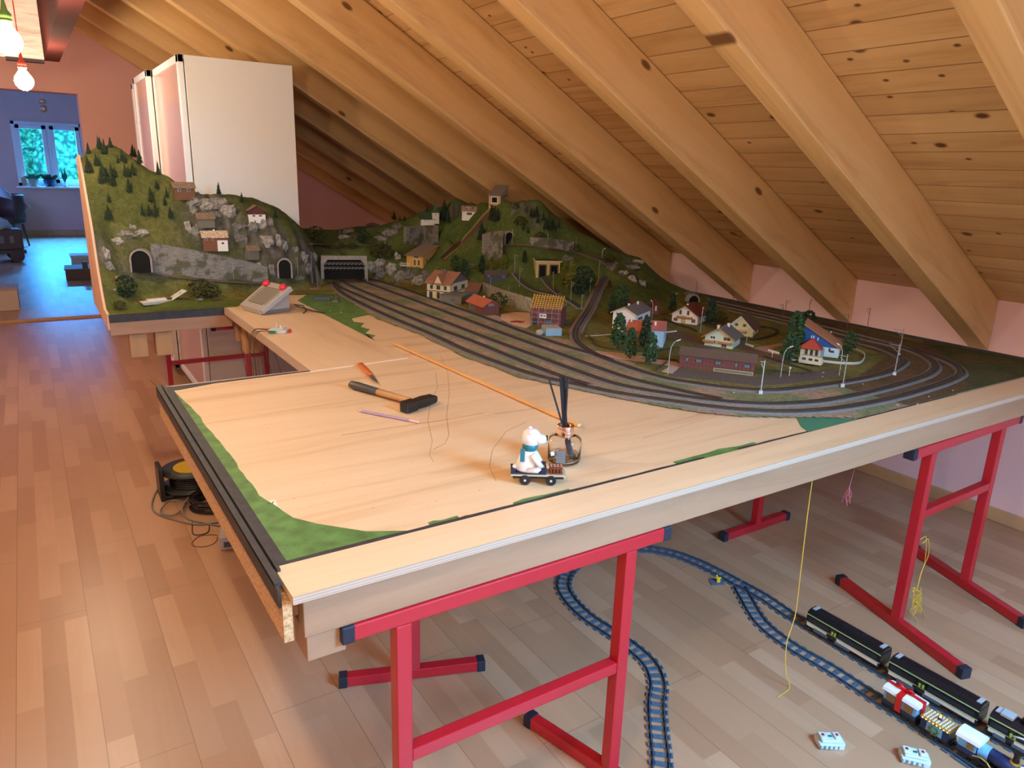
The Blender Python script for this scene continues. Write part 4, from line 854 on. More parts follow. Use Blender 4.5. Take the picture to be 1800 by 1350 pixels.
block('model_hut', 'dark low tool shed between fir and yellow trees behind the station', 872, 490, 37, 10, 5, .35, 'x', .1, mk('tool_shed_dark', (.06, .06, .065), .8), mk('tool_shed_roof', (.10, .075, .065), .8), cat='model shed', wins=((-.35, .6, .1, .3), (.35, .6, .1, .4)))
block('model_inn', 'white inn with mottled brown and white roof near the funicular', 824, 379, 24, 10, 7, .6, 'x', -.15, WHT, mat('mottled_roof', (.35, .25, .18), .9, vary=.8, scale=90), cat='model building', wins=((.05, .4, .4, .5),))
# church
t_, wx, wy, h_, ri = block('model_church', 'white village church with dark green roof and pointed green spire', 752, 390, 23, 8, 9, .5, 'x', .15, WHT, mk('church_green_roof', (.03, .075, .03), .7), cat='model church', wins=((-.2, .5, .06, .5), (.05, .5, .06, .5)))
q = MB().box((wx*.34, -.006, -.01), (wx*.86, wx*.46, h_*2.25)); q.build('bell_tower', WHT, t_)
cx_, cy_, a_ = wx*.6, wx*.22, wx*.34
MB().rings([[Vector((cx_-a_, cy_-a_, h_*2.25)), Vector((cx_+a_, cy_-a_, h_*2.25)), Vector((cx_+a_, cy_+a_, h_*2.25)), Vector((cx_-a_, cy_+a_, h_*2.25))]]+[[Vector((cx_+s_*sx, cy_+s_*sy, z)) for sx, sy in ((-1, -1), (1, -1), (1, 1), (-1, 1))] for s_, z in ((a_*.45, h_*2.9), (.0008, h_*5.0))]).build('spire', mk('spire_green', (.05, .12, .045), .6), t_)
MB().lathe([(.004, 0), (.004, .001)], n=12, M=Matrix.Translation((cx_, -.007, h_*1.9)) @ Matrix.Rotation(PI/2, 4, 'X')).build('clock', GLS, t_)

building('village_house', 'white village house with grey roof and red balcony flowers', (1115, 588), (1141, 576), (1076.7, 582), 553, 540, 'x', WHT, GREYR, .009, gm=LTW, chim=((.25, .5, .007, .008), (.7, .4, .007, .008)), wins=[('S', .3, .72, .3, .2, WHT, GLS), ('S', .72, .72, .2, .2)], bal=[('S', .1, .8, .55, .014, mk('flower_balcony', (.5, .10, .10), .6))])
building('village_house', 'brown house with red tiled roof hidden behind three green trees', (1129, 601), (1142, 592), (1100, 597), 582, 566, 'y', mk('house_rust', (.30, .11, .05), .7), REDT, .006, chim=((.4, .9, .007, .006),))
building('village_house', 'narrow pale blue house with salmon red roof and white chimney', (1165, 611), (1170, 597), (1137, 609), 582, 566, 'y', mk('house_pale_blue', (.42, .62, .72), .6), mk('salmon_tiles', (.46, .15, .12), .8), .004, chim=((.25, .62, .008, .004),))
t_ = thing('a_frame_house', 'dark red steep roofed A frame house behind the grey roofed house', 'model building', GT(1152, 553), facing(GT(1152, 553))+.2)
MB().prism([(-.026, 0), (.026, 0), (0, .066)], 0, .06, axis='y').build('gable_wall', mk('aframe_brown', (.22, .07, .04), .8), t_)
MB().prism([(-.032, -.002), (0, .074), (.032, -.002), (.028, -.002), (0, .067), (-.028, -.002)], -.008, .065, axis='y').build('roof', DKR, t_)
MB().box((-.004, -.001, .02), (.004, 0, .045)).build('window', WHT, t_)
building('village_house', 'dark red roofed house with bare framework behind the grey roofed house', (1122, 558), (1140, 551), (1102, 553), 545, 533, 'y', DKR, DKR, .006)
building('village_house', 'white and orange chalet with red roof and long wooden balcony', (1225, 571.5), (1240, 563.5), (1178.7, 567), 556, 538, 'x', WHT, DKR, .010, gm=ORG, chim=((.2, .5, .007, .006),),
    wins=[('W', .85, .18, .16, .2, ORG, DKF), ('W', .55, .22, .16, .42, ORG, LTW, 'door'), ('W', .15, .2, .16, .22, ORG, DKF), ('W', .68, .62, .10, .26, ORG, GLS, 'door'), ('W', .38, .62, .10, .26, ORG, GLS, 'door')], bal=[('W', .2, .8, .62, .012, ORG)])
building('village_house', 'pale yellow house with dark red roof near the pink wall', (1322.7, 592.7), (1333, 583), (1276, 588), 580, 556, 'x', mk('house_yellow', (.72, .66, .36), .7), BRR, .009, gm=WHT, wins=[('W', .65, .55, .12, .16, mk('shutter_green', (.2, .35, .25), .7)), ('W', .35, .55, .12, .16, mk('shutter_green', (.2, .35, .25), .7)), ('W', .3, .2, .16, .18)], bal=[('W', .25, .75, .55, .01, LTW)])
building('village_house', 'mint and tan chalet with grey brown roof and wooden balconies', (1287, 614), (1300, 605), (1236, 611), 596, 577, 'x', mk('house_mint', (.62, .66, .48), .7), GREYR, .012, gm=ORG, chim=((.15, .6, .009, .007), (.75, .4, .009, .007)), wins=[('W', .72, .48, .2, .18), ('W', .22, .48, .26, .2, LTW), ('W', .3, .12, .2, .2, LTW)], bal=[('W', .62, 1.04, .42, .016, ORG), ('W', .02, .5, .42, .012, ORG)])
building('brick_warehouse', 'long low brick warehouse with brown roof beside the inner track', (1324.7, 661), (1332, 651), (1193.5, 645.5), 637.5, 624, 'y', BRICK, mk('warehouse_roof', (.13, .09, .065), .85), .006, timber=(DKF, 19, 3, 'W'), wins=[('W', .90, .66, .04, .30, DKF, mk('blue_grey_glass', (.14, .22, .25), .3)), ('W', .74, .66, .08, .30, DKF, mk('blue_grey_glass', (.14, .22, .25), .3)), ('W', .48, .66, .08, .30, DKF, mk('blue_grey_glass', (.14, .22, .25), .3)), ('W', .24, .66, .04, .30, DKF, mk('blue_grey_glass', (.14, .22, .25), .3)), ('W', .10, .66, .08, .30, DKF, mk('blue_grey_glass', (.14, .22, .25), .3)), ('W', .27, .14, .52, .26, LTW, GRW, 'loading_dock')])
t_, wx, wy, h_, A_h = building('village_house', 'blue and white house with long slanting roof beside the caravan', (1472.5, 629.5), (1477, 617), (1408, 622), 613, 572, 'monoy', mk('house_blue', (.01, .09, .30), .6), mk('orange_roof_edge', (.55, .25, .12), .7), .007, wins=[('W', .25, .75, .08, .45, WHT, GLS), ('W', .72, 1.9, .03, .3, WHT, WHT), ('W', .78, 1.9, .03, .3, WHT, WHT), ('W', .6, 1.75, .03, .3, WHT, WHT)])
MB().box((-.0012, -.001, 0), (wx*.98, wy*.5, h_*.98)).build('white_ground_floor', mk('pale_cyan_plaster', (.62, .75, .72), .7), t_)
MB().box((-.0026, wy*.12, h_*.5), (-.001, wy*.24, h_*.72)).build('window', GLS, t_); MB().box((-.0026, wy*.38, .002), (-.001, wy*.46, h_*.85)).build('door', mk('door_grey_blue', (.3, .4, .45), .6), t_)
q = MB(); q.box((-.05, wy*.46, 0), (0, wy*1.0, h_*.95)); q.build('wing_walls', CREAM, t_)
MB().rings([[Vector(v) for v in ((-.062, wy*.42, h_*.9), (.0, wy*.42, h_*.9), (.0, wy*1.08, h_*.9), (-.062, wy*1.08, h_*.9))], [Vector(v) for v in ((-.028, wy*.70, h_*1.75), (.0, wy*.70, h_*1.75), (.0, wy*.78, h_*1.75), (-.028, wy*.78, h_*1.75))]]).build('wing_roof', mk('wing_red_roof', (.50, .07, .04), .6), t_)
for k in range(3): MB().box((-.0512, wy*(.52+.14*k), .004), (-.0498, wy*(.60+.14*k), h_*.8)).build('window', [GLS], t_)
# caravan and car
p = GT(1424, 642); t_ = thing('caravan', 'cream model caravan parked in front of the blue house', 'caravan', p+Vector((0, 0, .001)), facing(p)+2.95)
MB().prism([(-.042, .006), (.042, .006), (.044, .022), (.036, .036), (-.036, .036), (-.044, .022)], -.014, .014, axis='y').build('body', mk('caravan_cream', (.72, .64, .45), .5), t_, bevel=.002)
for x in (-.022, .0, .024): MB().box((x-.008, .0138, .02), (x+.006, .0146, .029)).build('window', GLS, t_)
for x in (-.006, .006): MB().lathe([(.0055, 0), (.0055, .004)], n=12, M=Matrix.Translation((x, .012, .0055)) @ Matrix.Rotation(PI/2, 4, 'X')).build('wheel', BLACK, t_)
p = GT(1396, 636); t_ = thing('model_car', 'small white model car half hidden left of the cream caravan', 'car', p+Vector((0, 0, .001)), facing(p)+.6)
MB().box((-.02, -.009, .004), (.02, .009, .011)).build('body', WHT, t_, bevel=.002); MB().box((-.010, -.008, .011), (.012, .008, .017)).build('cabin', GLS, t_, bevel=.002)
for x in (-.012, .012): MB().lathe([(.004, -.0095), (.004, .0095)], n=10, M=Matrix.Translation((x, 0, .004)) @ Matrix.Rotation(PI/2, 4, 'X')).build('wheel', BLACK, t_)
# red rubble pile and sandy plot
def patch(name, label, pts, m, h_=.0012, cat='ground patch'):
    v = [GT(x, y) for x, y in pts]; z = max(q.z for q in v); z = min(z, min(q.z for q in v)+.004)
    o = MB().prism([(q.x, q.y) for q in v], z-.002, z+h_).build(name, m); tag(o, label, cat); return o
patch('sandy_plot', 'light sandy building plot left of the half built house', [(881, 553), (905, 549), (932, 550), (933, 572), (925, 577), (905, 572), (880, 562)], mat('light_sand', (.66, .44, .30), .9, vary=.15, scale=60))
patch('sandy_plot', 'pinkish sandy strip between the loop track and the trees', [(1046, 617), (1080, 620), (1130, 627), (1185, 634), (1194, 640), (1194, 646), (1140, 637), (1080, 630), (1075, 633), (1055, 624)], mat('pink_sand', (.50, .29, .20), .9, vary=.15, scale=60))
patch('warehouse_yard', 'dark paved yard in front of the long brick warehouse', [(1192, 648), (1325, 663), (1370, 657), (1470, 650), (1474, 660), (1440, 667), (1380, 676), (1330, 678), (1280, 672), (1178, 662)], mat('dark_paving', (.12, .095, .08), .9, vary=.2, scale=80))
patch('village_road', 'brown gravel road winding between the village houses', [(1168, 580), (1205, 585), (1240, 600), (1300, 604), (1330, 615), (1380, 628), (1395, 640), (1360, 640), (1320, 622), (1290, 612), (1230, 616), (1225, 606), (1168, 592)], mat('brown_gravel', (.16, .105, .075), .9, vary=.2, scale=80))
patch('garden_path', 'forked pinkish garden path right of the yellow house', [(1325, 612), (1376, 603), (1378, 607), (1350, 614), (1371, 619), (1366, 623), (1335, 616)], mat('pink_sand', (.50, .29, .20)))
o = MB(); o.ball((0, 0, .002), .026, 12, 6, (1.2, .55, .14), .12).ball((.02, -.02, .002), .02, 12, 6, (1, .6, .15), .12)
tag(o.build('red_tile_heap', mk('deep_red_heap', (.30, .012, .01), .7), loc=GT(906, 566)), 'flat dark red heap lying on the light sandy plot', 'heap')
patch('blue_pond', 'small blue grey pond behind the half built house', [(991, 562), (1012, 556), (1016, 562), (1004, 568), (992, 568)], mk('pond_blue', (.10, .16, .22), .2))
patch('station_platform', 'long pale platform in front of the cream station', [(745, 519), (765, 521), (822, 545), (848, 556), (870, 554), (890, 562), (878, 565), (845, 558), (800, 541), (760, 526)], mat('platform_paving', (.40, .31, .25), .9, vary=.1, scale=90))
# hedges and fences
HDG = mat('model_hedge', (.05, .055, .02), .95, vary=.4, scale=90)
def strip(name, label, pts, m, h_, w_=.006, cat='hedge'):
    v = smooth_path([GT(x, y) for x, y in pts], .01); o_ = v[0].copy(); v = [q-o_ for q in v]; random.seed(len(label))
    R = MB(); sweep(R, v, [(-w_/2, -.003), (-w_/2, h_), (w_/2, h_), (w_/2, -.003)]); o = R.build(name, m, loc=o_); tag(o, label, cat); return o
strip('model_hedge', 'low dark hedge between the sandy strip and the white house', [(1035, 592), (1046, 606), (1070, 614), (1110, 618), (1150, 618), (1195, 612)], HDG, .007)
strip('model_hedge', 'dark hedge along the lane below the orange chalet', [(1168, 562), (1190, 572), (1212, 578), (1225, 584)], HDG, .010)
strip('model_hedge', 'dark curved hedge around the garden of the yellow house', [(1301, 598), (1330, 598), (1355, 592), (1368, 584), (1355, 578), (1335, 576)], HDG, .010)
strip('model_hedge', 'dark hedge curving round the lawn before the caravan', [(1342, 628), (1380, 640), (1420, 652), (1424, 656), (1400, 658), (1345, 652)], HDG, .007)
strip('model_hedge', 'dark hedge between the pinkish sand and the long warehouse', [(1140, 630), (1165, 633), (1193, 636)], HDG, .009)
strip('garden_wall', 'curved pale wall around the garden of the blue house', [(1442, 636), (1480, 640), (1508, 640), (1518, 633), (1519, 624), (1510, 618), (1498, 613)], mk('pale_wall', (.60, .58, .52), .7), .009, .003, 'wall')
strip('white_fence', 'low white fence on the lane left of the mint chalet', [(1167, 586), (1192, 583)], WHT, .007, .002, 'fence')
strip('white_fence', 'short white fence right of the mint chalet', [(1310, 606), (1326, 611)], WHT, .008, .002, 'fence')
strip('white_fence', 'short white fence at the fork of the garden path', [(1350, 617), (1371, 623)], WHT, .008, .002, 'fence')
strip('white_fence', 'thin white kerb beside the ramp foot crossing the lawn', [(1028, 591), (1050, 590), (1076, 588)], WHT, .002, .002, 'fence')
strip('rail_fence', 'dark lattice fence left of the pink parking place', [(1153, 652), (1163, 645), (1172, 638)], DKF, .009, .0015, 'fence')
patch('parking_place', 'small pink white parking place left of the brick warehouse', [(1163, 653), (1178, 644), (1193, 647), (1182, 657)], mat('pink_paving', (.50, .38, .33), .8, vary=.2, scale=100))

# ================================================================== TREES
FIRM = mat('fir_needles', (.018, .035, .016), .95, vary=.5, scale=300); TRK = mk('tree_trunk', (.06, .035, .02), .9)
def leaf_mat(n_, c_): return mat(n_, c_, .9, vary=.5, scale=200)
def fir_mesh(seed, wid=.25):
    rnd = random.Random(seed); mb = MB(); mb.mat(1).tube([(0, 0, -.04), (0, 0, .3)], .018, 5); mb.mat(0); nt_ = 9
    for k in range(nt_):
        z = .08+.86*k/nt_; r_ = wid*(1-k/nt_)**.85*rnd.uniform(.85, 1.1)+.012; m_ = 14; o = rnd.random()*6
        ring = [Vector((r_*(1 if j % 2 else .62)*rnd.uniform(.85, 1.15)*math.cos(o+2*PI*j/m_), r_*(1 if j % 2 else .62)*rnd.uniform(.85, 1.15)*math.sin(o+2*PI*j/m_), z-(.035 if j % 2 else 0)*rnd.uniform(.5, 1.4))) for j in range(m_)]
        b = len(mb.v); top = Vector((0, 0, z+.19)); mb.add(ring+[top, Vector((0, 0, z+.03))], [(j, (j+1) % m_, m_) for j in range(m_)]+[((j+1) % m_, j, m_+1) for j in range(m_)])
    return mb.mesh('model_fir', [FIRM, TRK])
FIRS = [fir_mesh(1), fir_mesh(2, .20), fir_mesh(3, .30)]
def put(me, name, label, cat, p, h_, group, lean=0, wscale=1.0):
    o = bpy.data.objects.new(name, me); C.objects.link(o); o.location = p; o.scale = (h_*wscale, h_*wscale, h_); o.rotation_euler = (lean*.3, lean, random.uniform(0, 6)); return tag(o, label, cat, group)
def firs(l, what, group, kinds=(0, 1, 2)):
    l = sorted(l); n_ = len(l)
    for i, q in enumerate(l):
        x, yt, yb = q[:3]; lean = q[3] if len(q) > 3 else 0; p = GT(x, yb); h_ = max(.02, hgt(p, yt))*1.06
        put(FIRS[kinds[i % len(kinds)]], 'model_fir', lr(i, n_, what), 'model tree', p-Vector((0, 0, .001)), h_, group, lean)
def s6(l, ox, oy, k=6.0): return [(ox+q[0]/k, oy+q[1]/k, oy+q[2]/k)+tuple(q[3:]) for q in l]
a_ = s6([(215, 180, 305), (320, 110, 240), (340, 125, 250), (385, 145, 300), (365, 190, 300), (447, 125, 235)], 120, 220)
firs(a_, 'dark model fir on the summit of the left hill', 'firs on the left hill')
a_ = s6([(215, 320, 510), (250, 390, 505), (300, 300, 430), (325, 330, 430), (350, 450, 620), (375, 400, 600), (400, 440, 540), (460, 400, 560), (465, 480, 635), (495, 440, 550), (605, 400, 540), (640, 440, 545), (685, 390, 530), (525, 310, 400), (575, 255, 385), (600, 300, 405)], 120, 220)
firs(a_, 'dark model fir on the upper slope of the left hill', 'firs on the left hill')
a_ = s6([(675, 200, 340, -.15), (710, 235, 345), (755, 260, 410), (825, 280, 405, .3), (950, 380, 520), (965, 350, 440, .2), (1035, 430, 530), (1130, 500, 570, .2), (1170, 465, 570, .5), (1270, 530, 600), (1303, 540, 610), (1445, 575, 735), (1590, 605, 745)], 120, 220)
firs(a_, 'dark model fir along the descending ridge of the left hill', 'firs on the left hill')
a_ = s6([(645, 555, 710), (430, 710, 810), (430, 840, 1000), (400, 900, 990), (785, 830, 955), (855, 835, 955), (925, 800, 970), (1080, 860, 985), (875, 650, 810), (1040, 650, 770), (1020, 750, 850), (935, 570, 670)], 120, 220)
firs(a_, 'dark model fir on the lower slope of the left hill', 'firs on the left hill')
a_ = s6([(800, 245, 365, .15), (1185, 405, 535)], 300, 300, 6.43)
firs(a_, 'dark model fir by the last chalet of the left hill', 'firs on the left hill')
a_ = s6([(440, 200, 310), (465, 220, 320), (500, 190, 310), (510, 270, 375), (570, 240, 350), (600, 310, 440), (640, 300, 460), (665, 330, 430), (730, 330, 430), (700, 390, 455), (580, 370, 440), (300, 330, 395), (360, 350, 450), (408, 410, 480)], 860, 330)
firs(a_, 'dark model fir on the right hill slope below the rafters', 'firs on the right hill')
a_ = s6([(700, 360, 620), (670, 430, 600), (740, 480, 640), (490, 430, 600), (90, 490, 600), (160, 540, 610), (215, 540, 610), (1270, 420, 610), (1310, 430, 630), (1345, 450, 610), (1150, 620, 850), (1130, 690, 840)], 680, 300, 6.92)
firs(a_, 'dark model fir around the church and beside the funicular', 'firs on the right hill')
def clump_mesh(seed, shape, m_, n_=150, q0=.07, wr=.32):
    """crown built of small leaf tufts; unit height"""
    rnd = random.Random(seed); mb = MB(); mb.mat(1).tube([(0, 0, -.05), (.01, 0, .22), (0, .01, .55)], .028, 6, .012).mat(0)
    for k in range(n_):
        z = rnd.uniform(0, 1); r_ = shape(z)*wr; a = rnd.uniform(0, 2*PI); rr = r_*math.sqrt(rnd.uniform(.25, 1)); c_ = Vector((rr*math.cos(a), rr*math.sin(a), .12+.86*z)); q = q0*rnd.uniform(.6, 1.25)
        vs5 = [c_+Vector((rnd.uniform(-1, 1), rnd.uniform(-1, 1), rnd.uniform(-1, 1))).normalized()*q for _ in range(6)]
        mb.add(vs5, [(0, 1, 2), (0, 2, 3), (0, 3, 4), (1, 4, 5), (2, 5, 3), (1, 5, 2), (0, 4, 1)])
    return mb.mesh('model_tree', [m_, TRK])
oval = lambda z: math.sin(PI*min(1, max(0, z*.92+.06)))**.6
pop = lambda z: (1-z)**.45*min(1, z*6+.5)
ball = lambda z: math.sqrt(max(0, 1-(2*z-1)**2))
DG, YG_, MG, BG = leaf_mat('dark_leaf_foam', (.022, .05, .02)), leaf_mat('yellow_green_foam', (.16, .16, .02)), leaf_mat('mid_green_foam', (.035, .09, .03)), leaf_mat('brown_green_foam', (.06, .065, .015))
TM = {'pop': clump_mesh(11, pop, MG, 240, .055, .24), 'popd': clump_mesh(12, pop, DG, 240, .055, .21), 'oak': clump_mesh(13, oval, DG, 170, .075, .42), 'yel': clump_mesh(14, oval, YG_, 170, .07, .34), 'yelpop': clump_mesh(15, pop, YG_, 220, .055, .22), 'bush': clump_mesh(16, ball, BG, 150, .10, .75), 'mid': clump_mesh(17, oval, MG, 190, .06, .30), 'pine': clump_mesh(18, oval, DG, 90, .07, .42)}
for kd, x, yt, yb, lb in (
    ('oak', 224, 482, 524, 'large dark leafy tree on the grass at the left hill foot'), ('bush', 211, 529, 545, 'small dark bush at the lower left corner of the hill'), ('bush', 355, 492, 526, 'brown green bushy tree behind the white plastic tray'), ('bush', 372, 500, 525, 'lower part shrub right of the brown green bushy tree'),
    ('oak', 636, 398, 428, 'round dark tree standing on the ledge above the wide tunnel'), ('bush', 596, 424, 438, 'small bush on the grass roof of the wide tunnel'), ('bush', 619, 426, 439, 'second small bush on the grass roof nearer the round tree'), ('bush', 672, 428, 458, 'round olive bush right of the wide tunnel'),
    ('bush', 555, 398, 425, 'dark bush at the back between wardrobe and red wall'), ('mid', 800, 448, 480, 'slim green tree behind the station roof'), ('mid', 815, 455, 492, 'bushy green tree right of the station chimney'), ('popd', 847, 449, 482, 'dark pointed tree left of the yellow green pair'), ('yel', 868, 449, 475, 'left yellow green tree of the pair above the tool shed'), ('yel', 885, 448, 474, 'right yellow green tree of the pair above the tool shed'),
    ('popd', 922, 440, 464, 'dark tree left of the locomotive shed'), ('yelpop', 990, 463, 500, 'yellow green poplar directly right of the locomotive shed'), ('yelpop', 1004, 458, 514, 'tallest yellow green poplar in the middle village'), ('oak', 1026, 465, 510, 'dark broad tree beside the tall yellow green poplar'), ('oak', 1016, 485, 520, 'lower dark round tree in front of the poplars'),
    ('popd', 1075, 518, 556, 'dark tree left of the roof with bare framework'), ('mid', 1092, 500, 545, 'tall green tree behind the grey roofed white house'), ('pop', 1086, 549, 613, 'tall green poplar before the white house wall'), ('popd', 1133, 556, 614, 'dark poplar between brown house and pale blue house'), ('pop', 1107, 575, 631, 'front green tree covering the brown house'), ('pop', 1142, 583, 642, 'front green tree covering the pale blue house'),
    ('popd', 1181, 514, 550, 'dark tree left of the orange chalet'), ('popd', 1247, 523, 575, 'dark pointed tree right of the orange chalet'), ('pop', 1394, 546, 622, 'tall dark tree left of the blue house'), ('mid', 1385, 585, 640, 'green tree in front left of the red wing roof'), ('oak', 1420, 545, 575, 'green round tree behind the blue house'), ('mid', 1491, 582, 622, 'green tree right of the blue house'),
    ('bush', 1300, 560, 576, 'brown bush behind the yellow house'), ('bush', 1265, 548, 566, 'brown bush between orange chalet and yellow house'), ('bush', 1070, 445, 462, 'green bush at the top of the ramp'), ('bush', 915, 380, 398, 'dark bush on the right hill slope'), ('bush', 905, 357, 370, 'dark bush right of the mountain station'), ('bush', 1010, 430, 446, 'low bush above the upper hillside track'), ('bush', 950, 408, 424, 'bush above the hillside stone wall'), ('bush', 875, 515, 540, 'dark bushes behind the small red goods shed'), ('bush', 770, 500, 522, 'green shrub on the slope left of the station')):
    p = GT(x, yb); h_ = max(.012, hgt(p, yt)); nm = 'model_bush' if kd == 'bush' else 'model_tree'
    put(TM[kd], nm, lb, 'model bush' if kd == 'bush' else 'model tree', p, h_, None, 0)
for o in list(C.objects):
    if o.get('group') is None and 'group' in o: del o['group']

# ================================================================== MASTS AND LAMPS
PGREY = mk('mast_grey', (.36, .35, .32), .6); PDARK = mk('mast_dark', (.10, .085, .07), .7); PLAMP = mk('lamp_pale_blue', (.45, .53, .55), .5)
def mast(label, xb, yb, yt, arm=0, m=PGREY, base=False, r=.0016, kind='catenary', name='catenary_mast'):
    p = GT(xb, yb); h_ = hgt(p, yt); t_ = thing(name, label, 'mast' if kind == 'catenary' else 'street lamp', p, facing(p)); 
    MB().tube([(0, 0, -.004), (0, 0, h_)], r, 6, r*.75).build('pole', m, t_)
    if base: MB().cbox((0, 0, .005), (.012, .012, .011)).build('foot_block', mk('white_foot', (.62, .66, .68), .5), t_)
    elif kind == 'catenary': MB().lathe([(r*2.2, -.002), (r*2.2, .003), (r, .004)], n=8).build('foot_block', m, t_)
    if arm:
        q = MB(); q.tube([(0, 0, h_*.93), (arm, 0, h_*.95)], r*.55, 5).tube([(0, 0, h_*.72), (arm*.8, 0, h_*.90)], r*.45, 5); q.tube([(arm*.9, -.004, h_*.955), (arm*.9, .004, h_*.94)], r*.8, 5); q.build('bracket_arm', m, t_)
    return t_
dk = PDARK
ms = [(1337, 692, 633, -.012, PLAMP, True), (1481, 680, 623, -.028, PGREY, True), (1572, 659, 604, -.034, PGREY, True), (1580, 626, 578, -.036, PGREY, True)]
for i, (x, yb, yt, ar, m, b) in enumerate(ms): mast(lr(i, 4, 'tall catenary mast on a white block beside the curve'), x, yb, yt, ar, m, b, .0020)
ms = [(1222, 527, 494, 0), (1278, 544, 526, -.018), (1287, 540, 514, 0), (1373, 567, 534, -.018), (1379, 556, 527, .02), (1420, 562, 525, .01), (1487, 585, 552, -.025), (1523, 584, 541, -.015)]
for i, (x, yb, yt, ar) in enumerate(ms): mast(lr(i, 8, 'dark catenary mast along the back edge before the pink wall'), x, yb, yt, ar, PDARK, False, .0015)
ms = [(862, 517, 487, 0), (894, 530, 500, 0), (904, 485, 447, .018), (913, 504, 470, .022), (972, 512, 477, -.012), (1003, 530, 495, .018), (1022, 543, 517, .012), (1037, 513, 488, .012), (1052, 490, 457, .018)]
for i, (x, yb, yt, ar) in enumerate(ms): mast(lr(i, 9, 'grey catenary mast around the locomotive shed and ramp'), x, yb, yt, ar, PGREY, False, .0015)
ms = [(887, 431, 406), (900, 430, 403), (962, 438, 410), (1012, 443, 417)]
for i, (x, yb, yt) in enumerate(ms): mast(lr(i, 4, 'pale mast along the upper hillside track'), x, yb, yt, 0, PLAMP, False, .0012)
ms = [(293, 487, 448, .012), (411, 493, 453, -.006), (502, 488, 455, -.012), (524, 485, 452, -.012), (549, 496, 449, 0), (558, 502, 468, 0), (598, 422, 398, 0), (677, 429, 400, 0)]
for i, (x, yb, yt, ar) in enumerate(ms): mast(lr(i, 8, 'thin grey mast between left hill and ledge above the wide tunnel'), x, yb, yt, ar, PGREY, False, .0013)
def lamp(label, xb, yb, yt, dx, round_=False):
    p = GT(xb, yb); h_ = hgt(p, yt); t_ = thing('model_street_lamp', label, 'street lamp', p, facing(p))
    if round_:
        MB().tube([(0, 0, 0), (0, 0, h_*.85)], .0011, 6).build('pole', WHT, t_); MB().ball((0, 0, h_*.9), .0042, 10, 8).build('globe', WHT, t_); return
    MB().tube([(0, 0, 0), (0, 0, h_*.55), (dx*.08, 0, h_*.80), (dx*.4, 0, h_*.95), (dx*.7, 0, h_)], .0012, 6).build('pole', PLAMP, t_)
    MB().tube([(dx*.65, 0, h_*.99), (dx*1.1, 0, h_*1.04)], .0022, 6).build('lamp_head', WHT, t_)
for lb, xb, yb, yt, dx, rd in (('curved street lamp left of the long brick warehouse', 1174, 659, 598, .03, False), ('curved street lamp right of the long brick warehouse', 1372, 663, 609, .026, False), ('small white globe lamp beside the dark hedge lawn', 1387, 661, 645, 0, True), ('street lamp between orange chalet and yellow house', 1231, 584, 542, 0.002, False), ('street lamp in front of the yellow house corner', 1312, 601, 573, 0.002, False), ('curved street lamp behind the grey roofed house', 1146, 561, 529, -.012, False), ('curved street lamp right of the caravan', 1475, 660, 607, -.022, False), ('small white globe lamp at the garden path fork', 1357, 629, 619, 0, True), ('street lamp at the head of the ramp near the rafters', 1058, 455, 437, .016, False), ('small cup shaped white lamp behind the blue house', 1459, 596, 582, 0, True)):
    lamp(lb, xb, yb, yt, dx, rd)
# catenary cross spans with insulators before the wide tunnel
for k, (y1, lb) in enumerate(((464, 'upper wire gantry strung across the wide tunnel mouth'), (472, 'lower wire gantry strung across the wide tunnel mouth'))):
    ux = Vector((math.cos(tp.rotation_euler.z), math.sin(tp.rotation_euler.z), 0)); uy = Vector((-ux.y, ux.x, 0)); o_ = tp.location-uy*(.03+.035*k)
    a = o_-ux*(tw*.56); d = ux*(tw*1.12); ha = hgt(a, y1); t_ = thing('catenary_gantry', lb, 'gantry', a)
    MB().tube([(0, 0, -.01), (0, 0, ha+.02)], .0015, 6).build('post', PGREY, t_); MB().tube([(d.x, d.y, -.01), (d.x, d.y, ha+.02)], .0015, 6).build('post', PGREY, t_)
    q = MB(); q.tube([(0, 0, ha), tuple(d+Vector((0, 0, ha)))], .0008, 5).tube([(0, 0, ha+.008), tuple(d+Vector((0, 0, ha+.008)))], .0008, 5)
    for i in range(13):
        c_ = d*(i/12); q.tube([tuple(c_+Vector((0, 0, ha))), tuple(d*((i+.5)/12 if i < 12 else 1)+Vector((0, 0, ha+.008)))], .0006, 4).lathe([(.0022, ha-.004), (.0022, ha)], (c_.x, c_.y, 0), 6)
    q.build('cross_span', PGREY, t_)
